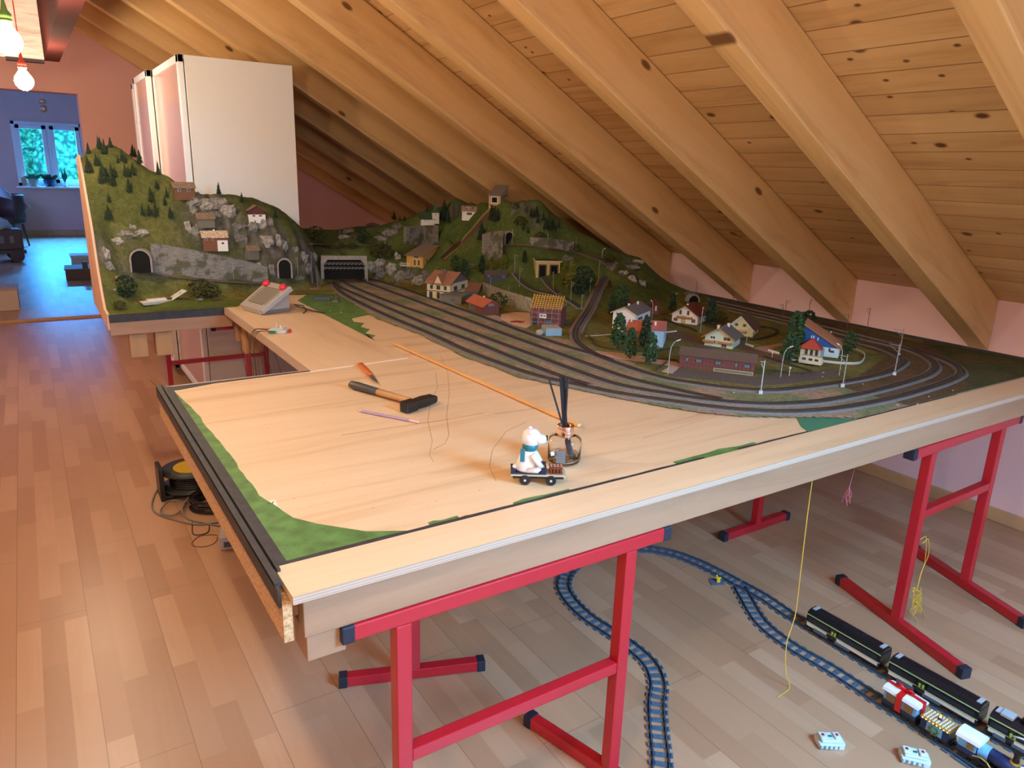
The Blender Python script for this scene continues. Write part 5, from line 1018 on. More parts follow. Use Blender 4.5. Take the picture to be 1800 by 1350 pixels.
# ================================================================== ROCK OUTCROPS (parts of the landscape)
ROCKM = []
for i, cc_ in enumerate(((.24, .23, .20), (.34, .32, .28), (.17, .16, .145))):
    n = NT('plaster_rock_%d' % i); f = n.noise(n.mapping((1, 1, 1)), 55, 5, .7); n.color(n.ramp(f, [(.32, tuple(v*.35 for v in cc_)), (.5, cc_), (.72, tuple(min(1, v*1.45) for v in cc_))])); n.rough(.95); n.bump(f, .8, .004); ROCKM.append(n.m)
rnd = random.Random(5)
def outcrop(px, py, w_, h_, mi=0, deep=.5):
    p = GT(px, py); k = (p-Vector((0, 0, CAMZ))).dot(CF)/FPX; mb = MB(); n1, m1 = 11, 8; R = []; sd = rnd.random()*50
    for i in range(1, m1):
        t_ = PI*i/m1; ring = []
        for j in range(n1):
            a = 2*PI*j/n1; v = Vector((math.sin(t_)*math.cos(a), math.sin(t_)*math.sin(a), -math.cos(t_)))
            d = 1+.55*noise.noise(v*1.6+Vector((sd, 0, 0)))+.30*noise.noise(v*4+Vector((0, sd, 0)))
            ring.append(Vector((v.x*w_*k/2*d, v.y*w_*k/2*deep*d, v.z*h_*k/2*d)))
        R.append(ring)
    mb.rings(R); o = mb.build('rock_outcrop', ROCKM[mi], lo, loc=p+Vector((0, .006, 0)), rotz=facing(p)); return o
for q in ((205, 425, 22, 16, 1), (222, 412, 30, 14, 0), (186, 448, 12, 26, 1), (192, 470, 16, 18, 0), (205, 492, 10, 12, 1), (250, 410, 22, 14, 1), (232, 400, 14, 12, 0), (342, 355, 26, 18, 0), (362, 362, 30, 22, 1), (385, 358, 28, 20, 0), (402, 372, 26, 26, 1), (378, 378, 20, 14, 2), (340, 372, 14, 22, 0), (330, 402, 16, 22, 1), (345, 410, 16, 20, 0), (352, 398, 16, 12, 1), (420, 400, 24, 16, 2), (445, 400, 18, 20, 0), (462, 398, 16, 26, 1), (474, 392, 14, 18, 0), (470, 425, 24, 22, 1), (490, 425, 12, 24, 1), (500, 432, 10, 22, 0), (425, 420, 22, 18, 2), (455, 470, 12, 16, 1), (478, 478, 12, 22, 0), (520, 440, 14, 12, 0), (532, 455, 18, 24, 0), (538, 475, 20, 22, 2), (525, 490, 22, 10, 2), (552, 452, 10, 18, 0),
          (652, 472, 18, 24, 1), (668, 465, 22, 22, 1), (672, 482, 26, 20, 0), (690, 474, 22, 22, 1), (705, 490, 22, 22, 0), (722, 485, 24, 20, 2), (738, 495, 24, 20, 1), (752, 492, 16, 22, 2), (700, 455, 12, 20, 1), (662, 490, 14, 8, 0), (604, 418, 18, 12, 1), (614, 408, 20, 12, 0), (668, 420, 26, 10, 1), (688, 410, 26, 14, 0), (700, 400, 18, 14, 2), (655, 396, 22, 8, 0), (905, 372, 12, 24, 2), (1098, 481, 18, 10, 1), (1112, 493, 18, 14, 1), (1130, 500, 14, 16, 1), (1122, 460, 24, 8, 1), (1110, 470, 30, 10, 0), (1187, 517, 12, 6, 1), (1216, 519, 26, 12, 2), (1000, 456, 20, 12, 2), (830, 470, 14, 12, 2), (350, 527, 16, 6, 1), (200, 510, 10, 6, 1)): outcrop(*q)
# flap of the hill track curve and loose track pieces near the yard throat
p = G(590, 527, T+.002); q = MB(); q.cbox((0, 0, .004), (.03, .14, .008)); o = q.build('loose_track_piece', BALL, loc=p, rotz=-.38)
for s_ in (-.008, .008): MB().cbox((s_, 0, .0095), (.0014, .14, .003)).build('rail', RAILM, o)
tag(o, 'short loose piece of dark track angled onto the green paint', 'track piece')
p = G(565, 528, T+.001); tag(MB().cbox((0, 0, .010), (.085, .03, .020)).build('black_box', DGREY, loc=p, rotz=facing(p)+.1, bevel=.002), 'small flat dark grey box on the green paint by the yard', 'box')
p = G(553, 508, T+.001); tag(MB().lathe([(.03, 0), (.03, .006), (.024, .008)], n=20).build('brown_disc', mk('terracotta_disc', (.36, .14, .08), .8), loc=p), 'small flat terracotta coloured disc beside the yard throat', 'disc')

# ================================================================== THINGS ON THE TABLE
zt2 = T+.001
# hammer
hb, hh_ = G(621, 684, T), G(735, 717, T); d = hh_-hb; ang = math.atan2(d.y, d.x); Lh = d.length
t_ = thing('hammer', 'hammer with black head and two tone wooden handle', 'hammer', (hb.x, hb.y, zt2), ang)
def hsec(x, a, b, z): return [Vector((x, a*math.cos(2*PI*k/16), z+b*math.sin(2*PI*k/16))) for k in range(16)]
q = MB(); q.smooth = True; q.rings([hsec(-.012, .008, .006, .015), hsec(-.008, .014, .011, .014), hsec(.02, .0165, .0125, .014), hsec(.07, .0150, .0115, .014), hsec(.118, .0135, .011, .014)]); q.build('grip', mk('grip_dark_grey', (.06, .055, .05), .45), t_)
q = MB(); q.smooth = True; q.rings([hsec(.118, .0135, .011, .014), hsec(.2, .0125, .0095, .014), hsec(Lh-.02, .011, .009, .015), hsec(Lh+.012, .010, .009, .016)]); q.build('handle', wood('hammer_hickory', (.40, .20, .07), (.58, .32, .13), (.66, .40, .19), 0, 20, .35), t_)
MB().box((Lh-.022, -.0105, .004), (Lh-.010, .0105, .0245)).build('ferrule', mk('pale_ferrule', (.6, .55, .48), .5), t_)
q = MB(); q.rings([[Vector((Lh+.004+sx*w_/2, y, .016+sz*h_/2)) for sx, sz in ((-1, -1), (1, -1), (1, 1), (-1, 1))] for y, w_, h_ in ((-.066, .028, .028), (-.062, .032, .032), (-.022, .032, .032), (-.016, .026, .028), (.018, .028, .030), (.03, .028, .028), (.058, .028, .024), (.068, .026, .014))])
q.build('head', mk('hammer_black_steel', (.012, .011, .012), .25, spec=.6), t_, bevel=.002)
t_.rotation_euler.z = ang
# knife
a, b_ = G(633, 643, T), G(665, 678, T); d = b_-a; L2 = d.length; t_ = thing('utility_knife', 'small knife with orange handle and short grey blade', 'knife', (a.x, a.y, zt2), math.atan2(d.y, d.x))
q = MB(); q.smooth = True; q.rings([hsec(0, .006, .005, .007), hsec(.006, .0105, .0065, .007), hsec(L2*.3, .0115, .007, .007), hsec(L2*.52, .010, .0065, .007), hsec(L2*.58, .0085, .005, .007)]); q.build('handle', mk('knife_orange', (.62, .13, .015), .35), t_)
q = MB(); q.prism([(L2*.57, -.008), (L2*.57, .0075), (L2*.8, .0075), (L2, 0), (L2*.8, -.008)], .005, .0066); q.build('blade', mk('knife_blade', (.28, .24, .21), .3, metal=.7), t_)
# pencil
a, b_ = G(627, 724, T), G(736, 745, T); d = b_-a; L3 = d.length; t_ = thing('pencil', 'lilac pencil with pale pink end lying before the hammer', 'pencil', (a.x, a.y, zt2), math.atan2(d.y, d.x))
def hexs(x, r_): return [Vector((x, r_*math.cos(PI*k/3), .0038+r_*math.sin(PI*k/3))) for k in range(6)]
MB().rings([hexs(.017, .0038), hexs(L3*.86, .0038)]).build('barrel', mk('pencil_lilac', (.40, .27, .42), .45), t_)
MB().rings([hexs(.003, .0010), hexs(.017, .0036)]).build('sharpened_wood', mk('pencil_wood', (.72, .50, .30), .7), t_); MB().rings([hexs(0, .0003), hexs(.004, .0012)]).build('tip', DGREY, t_)
MB().rings([hexs(L3*.86, .0039), hexs(L3, .0039)]).build('pink_end', mk('pencil_pink', (.80, .48, .44), .5), t_)
# reed diffuser
pc = G(992, 820, T); pc = G(991, 812, T); t_ = thing('reed_diffuser', 'round glass reed diffuser with copper collar and black sticks', 'diffuser', (pc.x, pc.y, T+.0005)); t_.scale = (1.14, 1.14, 1.06)
GL = newmat('clear_glass'); gm_ = GL[0]; GL[2].inputs['Base Color'].default_value = (1, .985, .97, 1); GL[2].inputs['Roughness'].default_value = .02; GL[2].inputs['Transmission Weight'].default_value = 1; GL[2].inputs['IOR'].default_value = 1.42
q = MB(); q.smooth = True; q.lathe([(.001, .0), (.026, .0), (.0335, .003), (.036, .010), (.036, .055), (.0335, .061), (.024, .0645), (.0165, .066), (.0145, .0655), (.0145, .0635), (.023, .062), (.0315, .058), (.0335, .053), (.0335, .012), (.029, .007), (.001, .006)], n=40); q.build('glass_bottle', gm_, t_)
LQ = newmat('fragrance_oil'); LQ[2].inputs['Base Color'].default_value = (.95, .82, .62, 1); LQ[2].inputs['Transmission Weight'].default_value = 1; LQ[2].inputs['Roughness'].default_value = 0; LQ[2].inputs['IOR'].default_value = 1.33
q = MB(); q.smooth = True; q.lathe([(.001, .0065), (.028, .0075), (.033, .012), (.033, .020), (.001, .020)], n=40); q.build('oil', LQ[0], t_)
q = MB(); q.smooth = True; q.lathe([(.0175, .064), (.0185, .066), (.0185, .089), (.0175, .091), (.0125, .091), (.012, .089), (.012, .066)], n=36); q.build('copper_collar', mat('copper_chrome', (.90, .66, .52), .12, metal=1), t_)
dr = CR.copy(); dr.z = 0; dr.normalize(); STK = mk('black_rattan', (.010, .010, .014), .6)
for k, (t0, t1, top, ln) in enumerate(((.0, -.018, -.055, .205), (.002, -.008, -.030, .21), (.004, -.004, -.025, .212), (.001, .0, -.022, .211), (-.003, .002, -.017, .208), (.003, .006, -.014, .207), (-.002, .008, -.020, .209))):
    v0 = dr*(.012-t0*.4+k*.0012)+Vector((0, .004*(k % 3-1), .009)); v1 = dr*(top+.012)+Vector((0, .003*(k % 4-1.5), ln-.005)); mid = v0.lerp(v1, .4); mid = dr*(-.002+.0011*(k-3))+Vector((0, .002*(k % 3-1), .082))
    MB().tube([v0, mid, mid+(v1-mid)], .0021, 8).build('reed', STK, t_)
MB().prism([(-.013, .012), (.006, .012), (.006, .042), (-.013, .042)], -.0368, -.0361, M=Matrix.Rotation(-.75, 4, 'Z'), axis='y').build('paper_label', mk('label_grey_blue', (.16, .19, .21), .6), t_)
# white polar bear on a little flat wagon
WB = mk('toy_brick_white', (.78, .79, .80), .3); TEAL = mk('toy_brick_teal', (.01, .16, .20), .3); NAVY = mk('toy_brick_navy', (.012, .018, .055), .3); TAN = mk('toy_brick_tan', (.50, .42, .28), .35); REDB = mk('toy_brick_reddish_brown', (.17, .04, .015), .35)
wa, wb = G(905, 846, T), G(985, 848, T); wc = (wa+wb)/2; d = wb-wa; wang = math.atan2(d.y, d.x)
t_ = thing('toy_wagon', 'small toy brick flat wagon on four black wheels', 'toy wagon', (wc.x, wc.y, T+.0005), wang); t_.scale = (1.26,)*3
MB().box((-.050, -.016, .0165), (.050, .016, .0200)).build('deck', TAN, t_, bevel=.0005)
MB().box((-.046, -.014, .0115), (.046, .014, .0165)).build('chassis', BLACK, t_, bevel=.0005)
for x in (-.024, .023):
    for y in (-.0155, .0155):
        wo_ = MB().lathe([(.004, -.0025), (.0085, -.0025), (.0095, -.0015), (.0095, .0015), (.0085, .0025), (.004, .0025)], n=24, M=Matrix.Translation((x, y, .0095)) @ Matrix.Rotation(PI/2, 4, 'X')).build('wheel', BLACK, t_)
        MB().lathe([(.0022, .0), (.0022, .0006)], n=12, M=Matrix.Translation((x, y+(-.0025 if y < 0 else .0032), .0095)) @ Matrix.Rotation(PI/2, 4, 'X')).build('axle_pin', mk('axle_silver', (.6, .6, .6), .3), wo_)
    MB().tube([(x, -.015, .0095), (x, .015, .0095)], .002, 8).build('axle', BLACK, t_)
MB().box((-.050, -.0155, .02), (-.042, .0155, .028)).box((-.042, -.0155, .02), (.014, .0155, .0225)).box((.004, -.0155, .0225), (.014, .0155, .034)).build('navy_plates', NAVY, t_, bevel=.0005)
q = MB().box((.020, -.012, .02), (.044, .012, .0225)).box((.020, -.012, .030), (.044, .012, .032))
for k in range(4): q.box((.021+k*.006, -.011, .0225), (.0245+k*.006, -.0095, .030)).box((.021+k*.006, .0095, .0225), (.0245+k*.006, .011, .030))
q.build('brown_crate', REDB, t_, bevel=.0004)
q = MB()
for k in range(4):
    for j in range(2): q.lathe([(.0022, .032), (.0022, .0336)], (.0235+k*.006, -.004+j*.008, 0), 10)
q.build('crate_studs', mk('stud_tan', (.45, .25, .15), .4), t_)
b_ = thing('toy_bear', 'white toy brick polar bear with teal scarf sitting on the wagon', 'toy figure', (wc.x, wc.y, T+.0005+.0226*1.26), wang); b_.scale = (1.26,)*3
q = MB(); q.smooth = True; q.rings([[Vector((-.020+ax*math.cos(2*PI*k/20)+cx_, ay*math.sin(2*PI*k/20), z)) for k in range(20)] for z, ax, ay, cx_ in ((0, .019, .0140, 0), (.004, .0215, .0155, 0), (.014, .0200, .0150, 0), (.028, .0165, .0140, .001), (.038, .0135, .0125, .002), (.042, .011, .011, .003))]); q.build('body', WB, b_)
q = MB(); q.smooth = True; q.rings([[Vector((-.015+ax*math.cos(2*PI*k/20), ay*math.sin(2*PI*k/20), z)) for k in range(20)] for z, ax, ay in ((.050, .011, .011), (.053, .0155, .014), (.064, .0170, .0150), (.073, .0150, .0140), (.078, .0095, .010), (.079, .004, .004))])
q.build('head', WB, b_); q = MB(); q.smooth = True; q.rings([[Vector((x, yy*math.cos(2*PI*k/14), .060+zz*math.sin(2*PI*k/14))) for k in range(14)] for x, yy, zz in ((-.006, .012, .011), (.004, .010, .0095), (.010, .0075, .007), (.0125, .005, .005))]); q.build('muzzle', WB, b_)
MB().cbox((.0135, 0, .063), (.003, .006, .009)).build('nose', BLACK, b_, bevel=.0006)
for y in (-.012, .012): MB().ball((-.017, y, .076), .0042, 10, 6).build('ear', WB, b_)
for y in (-1, 1):
    q = MB(); q.smooth = True; q.tube([(-.012, y*.0145, .036), (-.004, y*.0160, .024), (.004, y*.013, .012)], .0060, 12, .0052); q.build('arm', WB, b_)
    q = MB(); q.smooth = True; q.tube([(-.020, y*.012, .0055), (-.002, y*.013, .0055), (.001, y*.013, .010)], .0062, 12, .0055); q.build('leg', WB, b_)
q = MB(); q.smooth = True; q.rings([[Vector((-.0165+ax*math.cos(2*PI*k/20), ay*math.sin(2*PI*k/20), z)) for k in range(20)] for z, ax, ay in ((.040, .0125, .0125), (.043, .0145, .0138), (.050, .0140, .0132), (.052, .0115, .0115))]); sc = q.build('scarf', TEAL, b_); MB().box((-.034, -.0165, .022), (-.026, -.0130, .046)).build('scarf_end', TEAL, sc, bevel=.0006)
MB().ball((-.042, 0, .006), .0055, 10, 6).build('tail', WB, b_)
MB().lathe([(.0012, .006), (.0045, .0105), (.0052, .020)], n=14, M=Matrix.Translation((-.010, -.010, .0095)) @ Matrix.Rotation(PI/2, 4, 'Y')).build('golden_horn', mat('toy_gold', (.62, .38, .06), .3, metal=.6), b_)
# control unit with grey screen and two red knobs
CUG = mk('control_unit_grey', (.42, .385, .34), .45); p1, p2, p3 = G(412, 523, T+.03), G(465, 556, T+.01), G(517, 540, T+.01)
cc_ = G(466, 548, T); t_ = thing('control_unit', 'grey tilted railway control unit with screen and two red knobs', 'control unit', (cc_.x, cc_.y, T+.0045), math.radians(-76))
Mt = Matrix.Translation((-.005, .015, .045)) @ Matrix.Rotation(math.radians(33), 4, 'X')
# local x: width, y: away from the operator ; top plate tilted up at the back
MB().prism([(-.105, -.085), (.105, -.085), (.115, .10), (-.115, .10)], .006, .030, M=Mt).build('housing', CUG, t_, bevel=.004)
MB().box((-.085, -.07, 0), (.085, .085, .022)).prism([(-.07, .0), (.085, .0), (.085, .088), (.03, .06)], -.085, .085, axis='x').build('base_stand', mk('control_unit_base', (.36, .33, .29), .5), t_, bevel=.003)
MB().box((-.065, -.050, .0300), (.065, .062, .0308), Mt).build('screen', mk('lcd_grey_brown', (.26, .235, .18), .2), t_, bevel=.0005)
q = MB(); q.box((-.068, -.053, .0296), (.068, .065, .0303), Mt); q.build('screen_bezel', mk('bezel_dark', (.12, .11, .09), .5), t_)
q = MB()
for k in range(8):
    for x in (-.080, .080): q.box((x-.0035, -.045+k*.0125, .0298), (x+.0035, -.039+k*.0125, .0312), Mt)
q.build('side_keys', DGREY, t_)
KN = mk('knob_red', (.80, .03, .06), .35)
for x in (-.078, .078):
    q = MB(); q.smooth = True; q.lathe([(.0, .030), (.017, .030), (.019, .034), (.018, .044), (.014, .048), (.001, .049)], (0, 0, 0), 22, M=Mt @ Matrix.Translation((x, .078, 0))); q.build('red_knob', KN, t_)
MB().tube([(.10, .10, .035), (.13, .13, .03), (.15, .135, .006), (.18, .10, .004)], .003, 8).build('black_cable', BLACK, t_); MB().tube([(.11, .10, .03), (.16, .16, .006), (.22, .17, .006), (.25, .17, .01)], .003, 8).build('black_cable', BLACK, t_)
# circuit module with terminals and wires
p = G(490, 585, T); t_ = thing('terminal_module', 'white switching module with red and green plugs and brown wires', 'module', (p.x, p.y, T+.0045), math.radians(-35))
MB().box((-.035, -.03, 0), (.04, .03, .013)).box((-.03, -.01, .013), (.025, .028, .016)).build('case', mk('module_white', (.60, .58, .52), .5), t_, bevel=.001)
for x0, m_ in ((-.046, mk('plug_red', (.65, .03, .03), .4)), (.04, mk('plug_red', (.65, .03, .03), .4))): MB().box((x0, -.010, .001), (x0+.011, .012, .012)).build('plug', m_, t_, bevel=.0006)
MB().box((-.03, -.041, .001), (.0, -.03, .011)).build('plug', mk('plug_green', (.02, .30, .16), .4), t_, bevel=.0006)
MB().cbox((.012, .0, .022), (.008, .008, .014)).cbox((-.015, .018, .022), (.003, .003, .018)).build('contact_pin', mk('axle_silver', (.6, .6, .6), .3), t_)
WIR = mk('brown_wire', (.12, .045, .02), .5)
for k in range(8):
    s_ = k/7; a = Vector((-.045+.05*s_ if k > 3 else -.046, -.036 if k > 3 else -.008+.006*k, .006)); b1 = a+Vector((-.02, -.018, .006)); c1 = a+Vector((-.045-.004*k, -.030-.010*(k % 3), -.004)); c2 = c1+Vector((-.02, -.02+.01*(k % 4), -.12)); c3 = c2+Vector((.02*math.sin(k*2), .03*math.cos(k*1.7), -.22))
    MB().tube([tuple(v) for v in smooth_path([a, b1, c1, c2, c3], .012)], .0009, 6).build('wire', WIR, t_)
# white plastic tray lid on the hill foot grass
p = G(278, 533, T+.012); t_ = thing('white_plastic_tray', 'white plastic moulded tray lying open on the hill foot', 'tray', (p.x, p.y, Z0+.006), facing(p)+.35)
WPL = mk('white_plastic', (.74, .70, .64), .4)
MB().rings([[Vector(v) for v in ((-.075, -.02, 0), (.055, -.02, 0), (.055, .022, 0), (-.07, .022, 0))], [Vector(v) for v in ((-.085, -.028, .016), (.062, -.028, .016), (.062, .03, .016), (-.08, .03, .016))]], cap1=True).build('tray', WPL, t_, bevel=.002)
MB().box((-.05, -.012, .016), (.04, .016, .026)).build('raised_cover', WPL, t_, bevel=.003)
Mf = Matrix.Translation((.06, 0, .014)) @ Matrix.Rotation(math.radians(-28), 4, 'Y'); lid = MB().box((0, -.028, 0), (.085, .03, .003), Mf).build('hinged_flap', WPL, t_, bevel=.001); MB().box((.05, -.004, .003), (.066, .002, .0036), Mf).box((.02, .012, .003), (.026, .016, .0036), Mf).build('slot', DGREY, lid)
# little white scraps
sp_ = [(1590, 668), (1633, 697), (1578, 712), (1613, 710), (1636, 711), (1527, 738), (1517, 675), (1290, 690), (655, 533), (580, 547), (600, 549), (645, 577), (1675, 686), (1447, 655), (1446, 662)]
for i, (x, y) in enumerate(sp_):
    p = G(x, y, Z0+.003); o = MB().cbox((0, 0, 0), (random.uniform(.004, .009), random.uniform(.002, .004), .0012)).build('paper_scrap', WHT, loc=p, rotz=i*.9); tag(o, lr(sorted(sp_).index((x, y)), len(sp_), 'tiny white crumb scattered on the layout'), 'crumb', 'white crumbs on the layout')
# roof window frame (daylight source at the right, behind the edge of the photograph)
RW = Matrix.Translation((1.75, -.93, 1.985)) @ Matrix.Rotation(math.radians(30), 4, 'Y'); q = MB()
q.box((-.44, -.53, -.03), (-.39, .53, .02), RW).box((.39, -.53, -.03), (.44, .53, .02), RW).box((-.44, -.53, -.03), (.44, -.48, .02), RW).box((-.44, .48, -.03), (.44, .53, .02), RW); struct('window_2', q, FRAMEW)

# ================================================================== TOY BRICK TRAIN TRACK ON THE FLOOR
SB = mat('sand_blue_grey_brick', (.085, .135, .20), .35, spec=.5); DBG = mk('rail_dark_blue_grey', (.05, .08, .12), .3)
def track_piece(pts, label, group, n_s=4):
    """one moulded piece: sleepers, middle web and two rails"""
    o = pts[0].copy(); loc = [p-o for p in pts]; mb = MB(); n_ = len(loc)
    for k in range(n_s):
        i = int((k+.5)/n_s*(n_-1)); d = loc[min(i+1, n_-1)]-loc[max(i-1, 0)]; a = math.atan2(d.y, d.x); Mx = Matrix.Translation(loc[i]) @ Matrix.Rotation(a, 4, 'Z')
        mb.box((-.0078, -.0315, .0), (.0078, .0315, .0034), Mx).box((-.0078, -.0315, .0034), (.0078, -.0275, .0060), Mx).box((-.0078, .0275, .0034), (.0078, .0315, .0060), Mx)
        for sx in (-.004, .004):
            for sy in (-.012, -.004, .004, .012): mb.lathe([(.0024, .0034), (.0024, .0050)], (sx, sy, 0), 6, Mx)
    for s_ in (-.0205, .0205): sweep(mb, loc, [(s_-.004, .0), (s_-.004, .0034), (s_+.004, .0034), (s_+.004, .0)])
    t_ = mb.build('toy_track_piece', SB, loc=o+Vector((0, 0, .0004))); tag(t_, label, 'toy track', group)
    for s_ in (-.0205, .0205): sweep(MB(), loc, [(s_-.0016, .0034), (s_-.0016, .0098), (s_+.0016, .0098), (s_+.0016, .0034)]).build('rail', DBG, t_)
def lay(px, what, group, last=None):
    v = smooth_path([G(x, y, 0) for x, y in px], .0064); n_ = (len(v)+9)//20
    for k in range(n_):
        seg = v[k*20:k*20+21]
        if len(seg) < 9: continue
        track_piece(seg, '%s piece of %s' % (ORD[k] if k < 20 else 'twenty-first', what), group)
lay([(1160, 1385), (1162, 1340), (1157, 1290), (1154, 1240), (1157, 1205), (1145, 1172), (1118, 1145), (1078, 1116), (1035, 1088), (1004, 1058), (990, 1030), (1002, 1002), (1035, 980), (1080, 969), (1130, 966), (1180, 974), (1225, 990), (1262, 1008), (1296, 1026)], 'the blue grey toy loop, counted from the bottom edge', 'toy loop pieces')
lay([(1298, 1027), (1343, 1052), (1393, 1086), (1440, 1112), (1493, 1146), (1547, 1180), (1610, 1218), (1690, 1262), (1780, 1312), (1850, 1350)], 'the upper toy line under the black train, counted from the switch', 'upper line toy pieces')
lay([(1300, 1032), (1313, 1056), (1340, 1098), (1391, 1138), (1460, 1178), (1537, 1228), (1620, 1280), (1681, 1322), (1740, 1362)], 'the lower toy line under the blue train, counted from the switch', 'lower line toy pieces')
p = G(1262, 1024); t_ = thing('track_switch_lever', 'yellow switch lever on a small plate beside the toy loop', 'switch lever', (p.x, p.y, .001), 2.6)
MB().box((-.02, -.02, 0), (.03, .02, .0034)).build('plate', SB, t_); YLB = mk('toy_brick_yellow', (.75, .52, .02), .35)
MB().cbox((0, 0, .010), (.012, .012, .014)).tube([(0, 0, .012), (.004, -.012, .024)], .003, 8).cbox((0, 0, .019), (.022, .006, .004)).build('lever', YLB, t_)
LIME = mk('toy_lime_stripe', (.36, .52, .22), .4); TBK = mk('toy_brick_black', (.008, .008, .011), .25); LG = mk('toy_brick_light_grey', (.38, .40, .42), .35); SGL = mk('toy_smoke_glass', (.03, .03, .05), .1)
def train_axis(pxa, pxb):
    a, b = G(*pxa), G(*pxb); d = b-a; return a, d.length, math.atan2(d.y, d.x)
def black_coach(label, pxa, pxb, loco=False):
    a, Lc, an = train_axis(pxa, pxb); t_ = thing('toy_coach' if not loco else 'toy_locomotive', label, 'toy train', (a.x, a.y, .0104), an); h0 = .012; W_ = .031
    MB().box((0, -W_, h0), (Lc, W_, .030)).build('lower_body', TBK, t_, bevel=.001)
    for y in (-W_-.0008, W_): MB().box((.004, y, h0+.005), (Lc*.30, y+.0008, .028)).box((Lc*.44, y, h0+.005), (Lc-.006, y+.0008, .028)).build('white_panel', WB, t_)
    for y in (-W_-.0012, W_): MB().box((Lc*.12, y, h0-.004), (Lc*.32, y+.0012, .020)).box((Lc*.42, y, h0-.004), (Lc*.62, y+.0012, .018)).build('grey_skirt', SB, t_)
    MB().box((0, -W_, .030), (Lc, W_, .056)).build('upper_body', TBK, t_, bevel=.001)
    for y in (-W_-.0008, W_): MB().box((.006, y, .036), (Lc*.32, y+.0008, .050)).box((Lc*.46, y, .036), (Lc-.010, y+.0008, .050)).build('window_band', SGL, t_)
    for y in (-W_-.0016, W_): MB().box((0, y, .056), (Lc, y+.0016, .0592)).box((0, y*.999, .0295), (Lc, y+.0016, .0308)).build('lime_stripe', LIME, t_)
    MB().box((Lc*.34, -W_-.0012, .016), (Lc*.43, W_+.0012, .056)).build('door', mk('coach_door', (.03, .018, .022), .3), t_)
    q = MB()
    for k in range(2):
        for j in range(2): q.lathe([(.0032, 0), (.0032, .0016)], n=10, M=Matrix.Translation((Lc*.375+k*.010, -W_-.0012, .036+j*.006)) @ Matrix.Rotation(PI/2, 4, 'X'))
    q.build('lime_emblem', mk('lime_dot', (.35, .65, .08), .4), t_)
    MB().prism([(-W_, .0592), (W_, .0592), (W_*.72, .068), (W_*.4, .072), (-W_*.4, .072), (-W_*.72, .068)], 0, Lc, axis='x').build('roof', TBK, t_)
    q = MB()
    for k in range(int(Lc/.008)-3):
        for j in range(3): q.lathe([(.0024, .0718), (.0024, .0736)], (.014+k*.008, -.008+.008*j, 0), 6)
    so = q.build('roof_studs', mk('stud_black', (.010, .010, .014), .25), t_); so['kind'] = 'stuff'
    for x in (.006, Lc-.018): MB().box((x, -.014, .0715), (x+.012, .014, .0745)).build('roof_plate', LG, t_, bevel=.0005)
    for x in (Lc*.14, Lc*.84):
        bg = MB().box((x-.026, -.022, .004), (x+.026, .022, .013)).build('bogie', BLACK, t_)
        for dx in (-.016, .016): MB().tube([(dx+x, -.0225, .008), (dx+x, .0225, .008)], .0079, 14).build('wheelset', BLACK, bg)
    return t_
black_coach('first black toy coach with lime stripe, at the rear end', (1424, 1104), (1552, 1180))
black_coach('second black toy coach with lime stripe, standing behind the blue train', (1566, 1190), (1722, 1280))
t_ = black_coach('black toy locomotive with lime stripe, cut by the right edge', (1738, 1288), (1850, 1350), True)
MB().box((.02, -.02, .072), (.05, .012, .079)).build('grey_deck', LG, t_); MB().lathe([(.010, .07), (.012, .082), (.008, .09), (.003, .092)], (.075, .0, 0), 12).build('dome', TBK, t_); MB().box((.085, -.018, .073), (.12, .018, .077)).build('vent', mk('teal_vent', (.03, .12, .09), .4), t_)
q = MB(); q.smooth = True; q.tube([(.06, -.033, .040), (.08, -.034, .047), (.10, -.034, .050), (.115, -.033, .044), (.13, -.033, .042)], .002, 8, .004); q.build('white_flourish', WB, t_)
LB = mk('toy_bright_light_blue', (.16, .42, .75), .3); DB = mk('toy_dark_blue', (.010, .028, .10), .3); RB = mk('toy_brick_red', (.60, .01, .012), .3); GB = mk('toy_brick_green', (.01, .22, .05), .35); GO = mat('toy_gold', (.62, .38, .06), .3)
def bogies(t_, Lc, xs):
    for x in xs:
        bg = MB().box((x-.018, -.020, .004), (x+.018, .020, .012)).build('bogie', BLACK, t_)
        for dx in (-.012, .012): MB().tube([(dx+x, -.0215, .007), (dx+x, .0215, .007)], .0069, 14).build('wheelset', BLACK, bg)
a, Lc, an = train_axis((1556, 1239), (1614, 1277)); t_ = thing('toy_present_coach', 'light blue toy coach with white roof wrapped in a red bow', 'toy train', (a.x, a.y, .0104), an); Wb = .024
MB().box((0, -Wb, .010), (Lc, Wb, .014)).build('floor_frame', TBK, t_); MB().box((0, -Wb, .014), (Lc, Wb, .026)).build('lower_body', DB, t_, bevel=.0006); MB().box((.002, -Wb+.001, .026), (Lc-.002, Wb-.001, .054)).build('upper_body', LB, t_, bevel=.0006)
for x in (.10, .62): MB().box((Lc*x, -Wb-.0008, .027), (Lc*(x+.26), Wb+.0008, .049)).build('window', mk('toy_gold_window', (.22, .15, .06), .25), t_)
MB().box((-.002, -Wb-.001, .052), (Lc+.002, Wb+.001, .055)).build('eaves', DB, t_)
MB().prism([(-.028, .055), (.028, .055), (.024, .063), (.012, .068), (-.012, .068), (-.024, .063)], -.003, Lc+.003, axis='x').build('roof', WB, t_)
rb = MB(); rb.box((Lc*.40, -.0285, .014), (Lc*.56, -.0248, .066)).prism([(-.029, .054), (.029, .054), (.025, .065), (.012, .0695), (-.012, .0695), (-.025, .065)], Lc*.40, Lc*.56, axis='x').box((-.004, -.004, .067), (Lc+.004, .006, .071)); rb.box((Lc, -.006, .03), (Lc+.004, .010, .069)); ro = rb.build('red_ribbon', RB, t_)
